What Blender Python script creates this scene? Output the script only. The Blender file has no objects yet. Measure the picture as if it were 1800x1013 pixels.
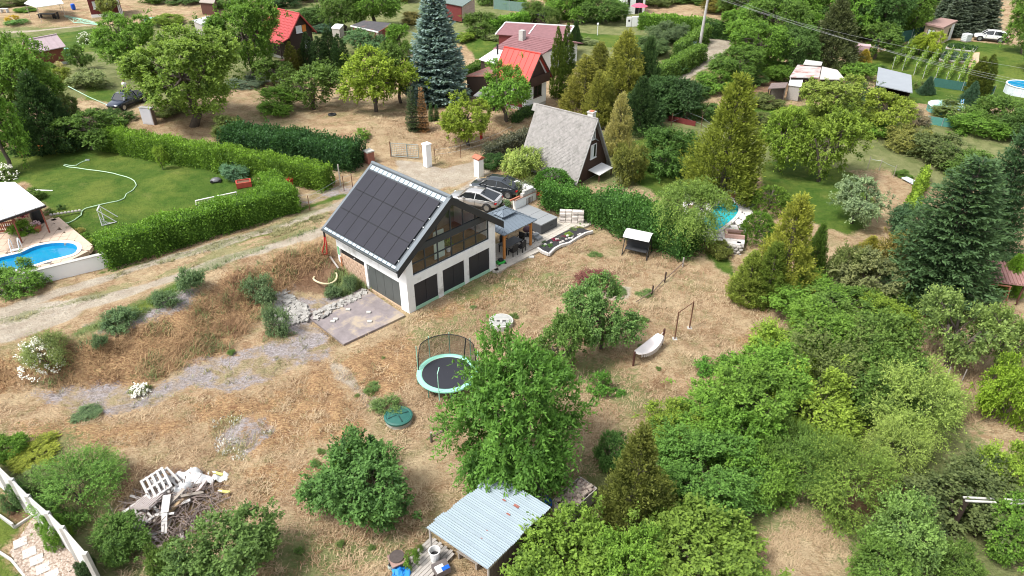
import bpy, math, random
import numpy as np
from mathutils import Vector, Matrix
R = math.radians
random.seed(7)
SC = bpy.context.scene
COL = SC.collection
# ------------------------------------------------------------------ camera, sky, sun, exposure
FPX, TH, CZ = 1237.183, 0.563865, 27.709      # focal length in px of an 1800 px wide frame, pitch, height
cam = bpy.data.cameras.new('camera'); cam.sensor_width = 36; cam.lens = 36 * FPX / 1800
cam.clip_start = 0.5; cam.clip_end = 4000
camo = bpy.data.objects.new('camera', cam); COL.objects.link(camo)
camo.location = (0, 0, CZ); camo.rotation_euler = (math.pi / 2 - TH, 0, 0)
SC.camera = camo
SUN_EL, SUN_ROT = R(58), R(-118)
w = bpy.data.worlds.new('World'); SC.world = w; w.use_nodes = True
nt = w.node_tree; nt.nodes.clear()
sk = nt.nodes.new('ShaderNodeTexSky'); sk.sky_type = 'NISHITA'; sk.sun_disc = False
sk.sun_elevation = SUN_EL; sk.sun_rotation = SUN_ROT % (2 * math.pi); sk.altitude = 200; sk.dust_density = 3.0
hs = nt.nodes.new('ShaderNodeHueSaturation'); hs.inputs['Saturation'].default_value = 0.3
bg = nt.nodes.new('ShaderNodeBackground'); bg.inputs['Strength'].default_value = 0.15
wo = nt.nodes.new('ShaderNodeOutputWorld')
nt.links.new(sk.outputs[0], hs.inputs['Color']); nt.links.new(hs.outputs[0], bg.inputs[0]); nt.links.new(bg.outputs[0], wo.inputs[0])
sl = bpy.data.lights.new('sun', 'SUN'); sl.energy = 2.2; sl.angle = R(14); sl.color = (1.0, 0.97, 0.92)
so = bpy.data.objects.new('sun', sl); COL.objects.link(so)
so.rotation_euler = Vector((math.sin(SUN_ROT) * math.cos(SUN_EL), math.cos(SUN_ROT) * math.cos(SUN_EL), math.sin(SUN_EL))).to_track_quat('Z', 'Y').to_euler()
so.location = (0, 40, 60)
vs = SC.view_settings; vs.view_transform = 'Standard'; vs.look = 'None'; vs.gamma = 1.0; vs.use_curve_mapping = False
vs.exposure = 1.06
SC.cycles.max_bounces = 6; SC.cycles.transparent_max_bounces = 12
SC.cycles.pixel_filter_type = 'BLACKMAN_HARRIS'; SC.cycles.filter_width = 1.05; SC.cycles.use_denoising = True
SC.cycles.caustics_reflective = False; SC.cycles.caustics_refractive = False
# ------------------------------------------------------------------ terrain and picking points on it
CT, ST = math.cos(TH), math.sin(TH)
def ray(px, py):
 a = (px - 900) / FPX; b = (py - 506.5) / FPX
 return (a, CT - b * ST, -ST - b * CT)
def P(px, py, z=0.0):
 d = ray(px, py); t = (z - CZ) / d[2]
 return Vector((d[0] * t, d[1] * t, z))
def depth(p): return p[1] * CT - (p[2] - CZ) * ST
_toe = [(-200, 700), (-60, 695), (60, 690), (200, 690), (300, 665), (400, 625), (460, 585), (500, 540), (560, 520), (640, 508), (720, 552), (800, 511), (872, 474),
  (900, 455), (950, 425), (990, 392), (1040, 395), (1090, 425), (1150, 455), (1215, 480), (1300, 500)]
_crest = [(-200, 630), (-60, 612), (60, 600), (150, 580), (200, 562), (330, 500), (440, 452), (530, 424), (575, 404), (640, 372), (720, 345), (800, 340), (870, 352), (915, 352),
   (960, 330), (1010, 325), (1100, 345), (1170, 350), (1240, 355), (1310, 385)]
_ctl = []
def _dense(pl, z, n=6):
 for (a, b), (c, d) in zip(pl[:-1], pl[1:]):
  for k in range(n):
   t = k / n
   q = P(a + (c - a) * t, b + (d - b) * t, z); _ctl.append((q.x, q.y, z))
_dense(_toe, 0.0); _dense(_crest[:10], 2.0); _dense(_crest[9:], 1.15)
for (a, b, z) in [(350, 800, 0), (150, 880, 0), (600, 900, 0), (900, 700, 0), (1100, 650, 0), (1300, 600, -.1), (1500, 700, -.3), (1700, 800, -.5), (1200, 900, -.2), (1600, 1000, -.5),
     (1400, 480, .3), (1600, 540, .2), (1750, 560, .1), (1450, 350, .8), (1650, 350, .9), (1790, 450, .5), (1150, 280, 1.3), (1000, 250, 1.6), (1250, 260, 1.4), (1000, 150, 2), (1300, 150, 1.8),
     (0, 400, 2), (150, 350, 2), (300, 320, 2), (450, 300, 2), (650, 220, 2), (850, 200, 2), (300, 180, 2), (100, 150, 2), (600, 100, 2), (900, 60, 2), (1200, 60, 2), (1500, 60, 1.8), (1750, 80, 1.8),
     (1750, 200, 1.4), (1550, 200, 1.4), (1380, 200, 1.5), (0, 20, 2), (500, 20, 2), (1800, 0, 2), (0, 800, 0), (0, 1000, 0), (300, 1000, 0), (900, 1000, -.1)]:
 q = P(a, b, z); _ctl.append((q.x, q.y, z))
_ctl = np.array(_ctl)
def _idw(x, y):
 out = np.zeros(len(x))
 for i in range(0, len(x), 4000):
  d2 = (x[i:i + 4000, None] - _ctl[None, :, 0]) ** 2 + (y[i:i + 4000, None] - _ctl[None, :, 1]) ** 2 + 0.4
  k = d2 ** -1.6; out[i:i + 4000] = (k * _ctl[None, :, 2]).sum(1) / k.sum(1)
 return out
GX0, GY0, GNX, GNY = -140., 0., 281, 241
_gx, _gy = np.meshgrid(np.arange(GNX) + GX0, np.arange(GNY) + GY0)
_G = _idw(_gx.ravel(), _gy.ravel()).reshape(GNY, GNX)
def Hn(x, y):
 u = np.clip(np.asarray(x, float) - GX0, 0, GNX - 1.001); v = np.clip(np.asarray(y, float) - GY0, 0, GNY - 1.001)
 i = u.astype(int); j = v.astype(int); fu = u - i; fv = v - j
 return (_G[j, i] * (1 - fu) + _G[j, i + 1] * fu) * (1 - fv) + (_G[j + 1, i] * (1 - fu) + _G[j + 1, i + 1] * fu) * fv
def H(x, y): return float(Hn(np.array([x]), np.array([y]))[0])
def at(px, py, dz=0.0):
 z = 1.0
 for _ in range(14):
  q = P(px, py, z); z = z * .4 + .6 * (H(q.x, q.y) + dz)
 q = P(px, py, z); q.z = H(q.x, q.y) + dz
 return q
def mpp(p): return depth(p) / FPX
def height_to(p, toppy):
 v = (toppy - 506.5) / FPX
 q = -p[1] * (ST + v * CT) / (CT - v * ST)
 return q + CZ - p[2]
# the house's own frame, used by what stands round it
HO = Vector((-7.133, 40.44, 0)); HY = 0.806
HU = Vector((math.cos(HY), math.sin(HY), 0)); HV = Vector((-math.sin(HY), math.cos(HY), 0))
def hl(px, py, z=0.0):
 q = P(px, py, z) - HO
 return (q.dot(HU), q.dot(HV))
def hw(u, v, z=0.0): return HO + HU * u + HV * v + Vector((0, 0, z))
# ------------------------------------------------------------------ materials
MATS = {}
def node(nt, t, **kw):
 n = nt.nodes.new(t)
 for k, v in kw.items():
  if k.startswith('i_'):
   n.inputs[k[2:].replace('_', ' ')].default_value = v
  else: setattr(n, k, v)
 return n
def newmat(name):
 m = bpy.data.materials.new(name); m.use_nodes = True
 nt = m.node_tree; b = nt.nodes['Principled BSDF']
 return m, nt, b
def mat(name, col, rough=0.7, metal=0.0, var=0.18, scale=3.0, bump=0.0, bscale=None, spec=0.4, col2=None, thr=None, stretch=None):
 """base colour broken up by two noises (wear, grain); col2 = a second real colour (rust, dirt) in patches"""
 if name in MATS: return MATS[name]
 m, nt, b = newmat(name); L = nt.links.new
 tc = node(nt, 'ShaderNodeTexCoord'); src = tc.outputs['Object']
 if stretch:
  mp = node(nt, 'ShaderNodeMapping'); mp.inputs['Scale'].default_value = stretch; L(src, mp.inputs[0]); src = mp.outputs[0]
 n1 = node(nt, 'ShaderNodeTexNoise', i_Scale=scale, i_Detail=6.0, i_Roughness=0.65); L(src, n1.inputs['Vector'])
 mr = node(nt, 'ShaderNodeMapRange'); mr.inputs[1].default_value = .25; mr.inputs[2].default_value = .75
 mr.inputs[3].default_value = 1 - var; mr.inputs[4].default_value = 1 + var; L(n1.outputs[0], mr.inputs[0])
 mx = node(nt, 'ShaderNodeMix', data_type='RGBA', blend_type='MULTIPLY'); mx.inputs[0].default_value = 1
 mx.inputs[6].default_value = (*col, 1)
 L(mr.outputs[0], mx.inputs[7]); out = mx.outputs[2]
 if col2:
  n2 = node(nt, 'ShaderNodeTexNoise', i_Scale=scale * .45, i_Detail=5.0, i_Roughness=0.7); L(src, n2.inputs['Vector'])
  r2 = node(nt, 'ShaderNodeMapRange'); r2.inputs[1].default_value = thr or .55; r2.inputs[2].default_value = (thr or .55) + .12; L(n2.outputs[0], r2.inputs[0])
  m2 = node(nt, 'ShaderNodeMix', data_type='RGBA'); L(r2.outputs[0], m2.inputs[0]); L(out, m2.inputs[6]); m2.inputs[7].default_value = (*col2, 1); out = m2.outputs[2]
 L(out, b.inputs['Base Color'])
 b.inputs['Roughness'].default_value = rough; b.inputs['Metallic'].default_value = metal
 b.inputs['Specular IOR Level'].default_value = spec
 if bump:
  nb = node(nt, 'ShaderNodeTexNoise', i_Scale=bscale or scale * 6, i_Detail=4.0); L(src, nb.inputs['Vector'])
  bp = node(nt, 'ShaderNodeBump'); bp.inputs['Strength'].default_value = bump; bp.inputs['Distance'].default_value = .02
  L(nb.outputs[0], bp.inputs['Height']); L(bp.outputs[0], b.inputs['Normal'])
 MATS[name] = m; return m
def foliage_mat():
 m, nt, b = newmat('foliage'); L = nt.links.new
 oi = node(nt, 'ShaderNodeObjectInfo'); at_ = node(nt, 'ShaderNodeAttribute', attribute_name='tint')
 # tint 0 = old dull leaf, 1 = young pale leaf, plus painted light and shade
 dk = node(nt, 'ShaderNodeMix', data_type='RGBA', blend_type='MULTIPLY'); dk.inputs[0].default_value = 1; L(oi.outputs['Color'], dk.inputs[6]); dk.inputs[7].default_value = (.42, .49, .5, 1)
 lt = node(nt, 'ShaderNodeMix', data_type='RGBA', blend_type='MULTIPLY'); lt.inputs[0].default_value = 1; L(oi.outputs['Color'], lt.inputs[6]); lt.inputs[7].default_value = (1.62, 1.54, 1.35, 1)
 mx = node(nt, 'ShaderNodeMix', data_type='RGBA'); L(at_.outputs['Fac'], mx.inputs[0]); L(dk.outputs[2], mx.inputs[6]); L(lt.outputs[2], mx.inputs[7])
 L(mx.outputs[2], b.inputs['Base Color']); b.inputs['Roughness'].default_value = .6; b.inputs['Specular IOR Level'].default_value = .2
 tr = node(nt, 'ShaderNodeBsdfTranslucent')
 t2 = node(nt, 'ShaderNodeMix', data_type='RGBA', blend_type='MULTIPLY'); t2.inputs[0].default_value = 1; L(mx.outputs[2], t2.inputs[6]); t2.inputs[7].default_value = (1.25, 1.3, .8, 1)
 L(t2.outputs[2], tr.inputs[0])
 ms = node(nt, 'ShaderNodeMixShader'); ms.inputs[0].default_value = .36
 out = nt.nodes['Material Output']; L(b.outputs[0], ms.inputs[1]); L(tr.outputs[0], ms.inputs[2]); L(ms.outputs[0], out.inputs[0])
 return m
M_FOL = foliage_mat()
def simple_tint_mat(name, ca, cb, rough=.8, trans=0.0):
 m, nt, b = newmat(name); L = nt.links.new
 a = node(nt, 'ShaderNodeAttribute', attribute_name='tint')
 mx = node(nt, 'ShaderNodeMix', data_type='RGBA'); L(a.outputs['Fac'], mx.inputs[0]); mx.inputs[6].default_value = (*ca, 1); mx.inputs[7].default_value = (*cb, 1)
 L(mx.outputs[2], b.inputs['Base Color']); b.inputs['Roughness'].default_value = rough
 MATS[name] = m; return m
def glass_mat(name, tint=(.75, .8, .8), refl=.25):
 m, nt, b = newmat(name); L = nt.links.new
 nt.nodes.remove(b)
 tr = node(nt, 'ShaderNodeBsdfTransparent'); tr.inputs[0].default_value = (*tint, 1)
 gl = node(nt, 'ShaderNodeBsdfGlossy'); gl.inputs['Roughness'].default_value = .03
 lw = node(nt, 'ShaderNodeLayerWeight'); pw = node(nt, 'ShaderNodeMath', operation='POWER'); pw.inputs[1].default_value = 4.0; L(lw.outputs['Facing'], pw.inputs[0])
 mr = node(nt, 'ShaderNodeMath', operation='MULTIPLY_ADD'); mr.inputs[1].default_value = .8; mr.inputs[2].default_value = .03 + refl * .3; L(pw.outputs[0], mr.inputs[0])
 ms = node(nt, 'ShaderNodeMixShader'); L(mr.outputs[0], ms.inputs[0]); L(tr.outputs[0], ms.inputs[1]); L(gl.outputs[0], ms.inputs[2])
 L(ms.outputs[0], nt.nodes['Material Output'].inputs[0]); MATS[name] = m; return m
WHITE = mat('white_render', (.80, .80, .785), .85, var=.07, scale=1.2, bump=.25, bscale=25, col2=(.54, .53, .50), thr=.56)
WHITEP = mat('white_paint', (.70, .70, .69), .5, var=.04)
CONC = mat('concrete', (.42, .41, .38), .9, var=.2, scale=2, bump=.4, bscale=30)
LCONC = mat('pale_concrete', (.43, .42, .39), .9, var=.16, scale=1.5, bump=.3, bscale=30, col2=(.38, .36, .32), thr=.6)
ANTH = mat('anthracite_metal', (.03, .039, .046), .45, var=.1, scale=1.5)
BLACK = mat('black_plastic', (.015, .015, .016), .5, var=.2)
DARKIN = mat('dark_timber', (.035, .022, .016), .8, var=.3, scale=2, stretch=(8, 8, .6))
BROWN = mat('brown_boards', (.085, .035, .024), .75, var=.25, scale=2, stretch=(9, 9, .7), bump=.3)
DBROWN = mat('dark_brown_boards', (.055, .028, .020), .75, var=.3, scale=2, stretch=(9, 9, .7), bump=.3)
MAROON = mat('maroon_boards', (.14, .025, .024), .7, var=.2, scale=2, stretch=(7, 7, .8))
RAWWOOD = mat('weathered_wood', (.30, .26, .22), .85, var=.3, scale=3, stretch=(1, 12, 12), bump=.3)
GREYWOOD = mat('grey_wood', (.36, .33, .30), .9, var=.28, scale=3, stretch=(1, 10, 10), bump=.3)
ORWOOD = mat('stained_orange_wood', (.50, .20, .05), .6, var=.2, scale=3, stretch=(8, 8, .8))
BARK = mat('bark', (.105, .085, .068), .95, var=.4, scale=6, stretch=(1, 1, .25), bump=.8, bscale=20)
REDROOF = mat('red_sheet_roof', (.52, .055, .042), .5, var=.1, scale=1.2, col2=(.42, .07, .06), thr=.6)
REDTILE = mat('red_pressed_tile', (.40, .055, .055), .5, var=.12, scale=2)
STEEL = mat('galvanised_steel', (.40, .44, .46), .42, .55, var=.12, scale=1.5)
RUST = mat('rusty_steel', (.13, .06, .035), .9, var=.4, scale=6)
TERRA = mat('terracotta', (.38, .13, .075), .8, var=.2)
REDBRICK = mat('red_brick', (.26, .105, .075), .9, var=.3, scale=4, bump=.4)
SOILM = mat('bare_soil', (.14, .075, .045), .95, var=.35, scale=3, bump=.6)
BLUEP = mat('blue_plastic', (.01, .10, .55), .4, var=.12)
GREENP = mat('green_plastic', (.012, .13, .085), .45, var=.12)
TURQ = mat('turquoise_plastic', (.10, .45, .38), .45, var=.1)
REDP = mat('red_paint', (.42, .03, .025), .5, var=.15)
RUBBER = mat('rubber', (.02, .02, .02), .8, var=.2)
STONE = mat('field_stone', (.36, .34, .31), .9, var=.3, scale=4, bump=.5)
PANE = glass_mat('window_glass', (.96, .98, .98), .06)
DKPANE = mat('dark_window_pane', (.012, .014, .016), .08, var=.1, spec=.6)
CURTAIN = mat('net_curtain', (.62, .65, .66), .8, var=.15, scale=6, stretch=(6, 6, .5))
# ------------------------------------------------------------------ mesh helpers
def mesh_np(name, V, F, tint=None, mat_=None, smooth=False):
 me = bpy.data.meshes.new(name); V = np.asarray(V, np.float32); F = np.asarray(F, np.int32)
 k = F.shape[1]
 me.vertices.add(len(V)); me.vertices.foreach_set('co', V.ravel())
 me.loops.add(F.size); me.loops.foreach_set('vertex_index', F.ravel())
 me.polygons.add(len(F)); me.polygons.foreach_set('loop_start', np.arange(0, F.size, k, dtype=np.int32))
 if smooth: me.polygons.foreach_set('use_smooth', np.ones(len(F), bool))
 if tint is not None:
  a = me.attributes.new('tint', 'FLOAT', 'FACE'); a.data.foreach_set('value', np.clip(tint, 0, 1).astype(np.float32))
 me.update(calc_edges=True); me.validate()
 if mat_: me.materials.append(mat_)
 return me
def put(name, me, parent=None, loc=(0, 0, 0), rz=0, color=None):
 o = bpy.data.objects.new(name, me); COL.objects.link(o)
 o.parent = parent; o.location = loc; o.rotation_euler = (0, 0, rz)
 if color: o.color = (*color, 1)
 return o
def tag(o, label=None, cat=None, group=None, kind=None):
 if label: o['label'] = label
 if cat: o['category'] = cat
 if group: o['group'] = group
 if kind: o['kind'] = kind
 return o
def thing(name, label, cat, loc=(0, 0, 0), rz=0, group=None):
 o = bpy.data.objects.new(name, None); COL.objects.link(o); o.empty_display_size = .2
 o.location = loc; o.rotation_euler = (0, 0, rz)
 return tag(o, label, cat, group)
class MB:
 def __init__(s): s.v = []; s.f = []
 def add(s, vs, fs):
  n = len(s.v); s.v += [tuple(p) for p in vs]; s.f += [tuple(i + n for i in f) for f in fs]; return s
 def box(s, x0, y0, z0, x1, y1, z1, M=None):
  vs = [Vector(p) for p in ((x0, y0, z0), (x1, y0, z0), (x1, y1, z0), (x0, y1, z0), (x0, y0, z1), (x1, y0, z1), (x1, y1, z1), (x0, y1, z1))]
  if M is not None: vs = [M @ p for p in vs]
  return s.add(vs, [(0, 3, 2, 1), (4, 5, 6, 7), (0, 1, 5, 4), (1, 2, 6, 5), (2, 3, 7, 6), (3, 0, 4, 7)])
 def bar(s, p0, p1, w, h=None, up=(0, 0, 1)):
  p0 = Vector(p0); p1 = Vector(p1); d = (p1 - p0).normalized(); u = Vector(up)
  if abs(d.dot(u)) > .98: u = Vector((1, 0, 0))
  a = d.cross(u).normalized(); b = a.cross(d).normalized(); h = h or w
  vs = []
  for p in (p0, p1):
   for i, j in ((-1, -1), (1, -1), (1, 1), (-1, 1)): vs.append(p + a * (i * w / 2) + b * (j * h / 2))
  return s.add(vs, [(3, 2, 1, 0), (4, 5, 6, 7), (0, 1, 5, 4), (1, 2, 6, 5), (2, 3, 7, 6), (3, 0, 4, 7)])
 def tube(s, pts, rad, n=6, caps=True):
  pts = [Vector(p) for p in pts]; m = len(pts)
  if not hasattr(rad, '__len__'): rad = [rad] * m
  base = len(s.v); ref = None
  for i, p in enumerate(pts):
   d = (pts[min(i + 1, m - 1)] - pts[max(i - 1, 0)]).normalized()
   if ref is None: ref = Vector((0, 0, 1)) if abs(d.z) < .9 else Vector((1, 0, 0))
   a = (ref - d * ref.dot(d)).normalized(); ref = a; b = d.cross(a)
   for k in range(n):
    t = 2 * math.pi * k / n
    s.v.append(tuple(p + (a * math.cos(t) + b * math.sin(t)) * rad[i]))
  for i in range(m - 1):
   for k in range(n):
    q = base + i * n; k2 = (k + 1) % n
    s.f.append((q + k, q + k2, q + n + k2, q + n + k))
  if caps:
   s.f.append(tuple(base + k for k in range(n - 1, -1, -1))); s.f.append(tuple(base + (m - 1) * n + k for k in range(n)))
  return s
 def prism(s, poly, z0, z1, M=None):
  n = len(poly)
  z0f = z0 if callable(z0) else (lambda x, y: z0); z1f = z1 if callable(z1) else (lambda x, y: z1)
  vs = [Vector((x, y, z0f(x, y))) for x, y in poly] + [Vector((x, y, z1f(x, y))) for x, y in poly]
  if M is not None: vs = [M @ p for p in vs]
  return s.add(vs, [tuple(range(n - 1, -1, -1)), tuple(range(n, 2 * n))] + [(i, (i + 1) % n, n + (i + 1) % n, n + i) for i in range(n)])
 def xz(s, poly, y0, y1):          # polygon in the x-z plane pushed along y
  n = len(poly)
  vs = [(x, y0, z) for x, z in poly] + [(x, y1, z) for x, z in poly]
  return s.add(vs, [tuple(range(n)), tuple(range(2 * n - 1, n - 1, -1))] + [(i, n + i, n + (i + 1) % n, (i + 1) % n) for i in range(n)])
 def yz(s, poly, x0, x1):
  n = len(poly)
  vs = [(x0, y, z) for y, z in poly] + [(x1, y, z) for y, z in poly]
  return s.add(vs, [tuple(range(n)), tuple(range(2 * n - 1, n - 1, -1))] + [(i, n + i, n + (i + 1) % n, (i + 1) % n) for i in range(n)])
 def lathe(s, prof, n=20, c=(0, 0, 0), sx=1, sy=1, caps=True):
  base = len(s.v)
  for r, z in prof:
   for k in range(n):
    t = 2 * math.pi * k / n; s.v.append((c[0] + r * sx * math.cos(t), c[1] + r * sy * math.sin(t), c[2] + z))
  for i in range(len(prof) - 1):
   for k in range(n):
    k2 = (k + 1) % n; q = base + i * n
    s.f.append((q + k, q + k2, q + n + k2, q + n + k))
  if not caps: return s
  if prof[0][0] > 1e-4 and prof[0][1] != prof[1][1]: s.f.append(tuple(base + k for k in range(n - 1, -1, -1)))
  if prof[-1][0] > 1e-4 and prof[-1][1] != prof[-2][1]: s.f.append(tuple(base + (len(prof) - 1) * n + k for k in range(n)))
  return s
 def ball(s, c, r, n=8, sc=(1, 1, 1)):
  prof = [(max(1e-5, r * math.sin(math.pi * i / n)), -r * math.cos(math.pi * i / n) * sc[2]) for i in range(n + 1)]
  return s.lathe(prof, n + 2, c, sc[0], sc[1])
 def mesh(s, name, m, smooth=False):
  me = bpy.data.meshes.new(name); me.from_pydata(s.v, [], s.f); me.validate()
  import bmesh
  bm = bmesh.new(); bm.from_mesh(me); bmesh.ops.recalc_face_normals(bm, faces=bm.faces); bm.to_mesh(me); bm.free()
  if m: me.materials.append(m)
  if smooth:
   for p in me.polygons: p.use_smooth = True
  return me
 def build(s, name, m, parent=None, loc=(0, 0, 0), rz=0, smooth=False, bevel=0, sub=0):
  o = put(name, s.mesh(name, m, smooth), parent, loc, rz)
  if bevel:
   b = o.modifiers.new('bevel', 'BEVEL'); b.width = bevel; b.segments = 2; b.limit_method = 'ANGLE'
  if sub:
   b = o.modifiers.new('sub', 'SUBSURF'); b.levels = sub; b.render_levels = sub
  return o
# ------------------------------------------------------------------ ground: one terrain sheet cut into ground, road, lawn, gravel, soil
def wpoly(pl, closed=True):
 return np.array([[*at(a, b).xy] for a, b in pl])
def poly_sd(X, Y, pg):                 # signed distance, inside positive
 n = len(pg); dm = np.full(X.shape, 1e9); ins = np.zeros(X.shape, bool)
 for i in range(n):
  ax, ay = pg[i]; bx, by = pg[(i + 1) % n]
  ex, ey = bx - ax, by - ay; l2 = ex * ex + ey * ey + 1e-9
  t = np.clip(((X - ax) * ex + (Y - ay) * ey) / l2, 0, 1)
  dm = np.minimum(dm, np.hypot(X - ax - t * ex, Y - ay - t * ey))
  c = ((ay > Y) != (by > Y)) & (X < (bx - ax) * (Y - ay) / (by - ay + 1e-12) + ax); ins ^= c
 return np.where(ins, dm, -dm)
def line_sd(X, Y, pl, w):
 dm = np.full(X.shape, 1e9)
 for (ax, ay), (bx, by) in zip(pl[:-1], pl[1:]):
  ex, ey = bx - ax, by - ay; l2 = ex * ex + ey * ey + 1e-9
  t = np.clip(((X - ax) * ex + (Y - ay) * ey) / l2, 0, 1)
  dm = np.minimum(dm, np.hypot(X - ax - t * ex, Y - ay - t * ey))
 return w / 2 - dm
def vnoise(X, Y, s, seed):
 rg = np.random.default_rng(seed); T = rg.random((256, 256))
 x = X / s + 1000; y = Y / s + 1000; i = np.floor(x).astype(int); j = np.floor(y).astype(int); fx = x - i; fy = y - j
 fx = fx * fx * (3 - 2 * fx); fy = fy * fy * (3 - 2 * fy)
 g = lambda a, b: T[a % 256, b % 256]
 return (g(i, j) * (1 - fx) + g(i + 1, j) * fx) * (1 - fy) + (g(i, j + 1) * (1 - fx) + g(i + 1, j + 1) * fx) * fy
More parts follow.
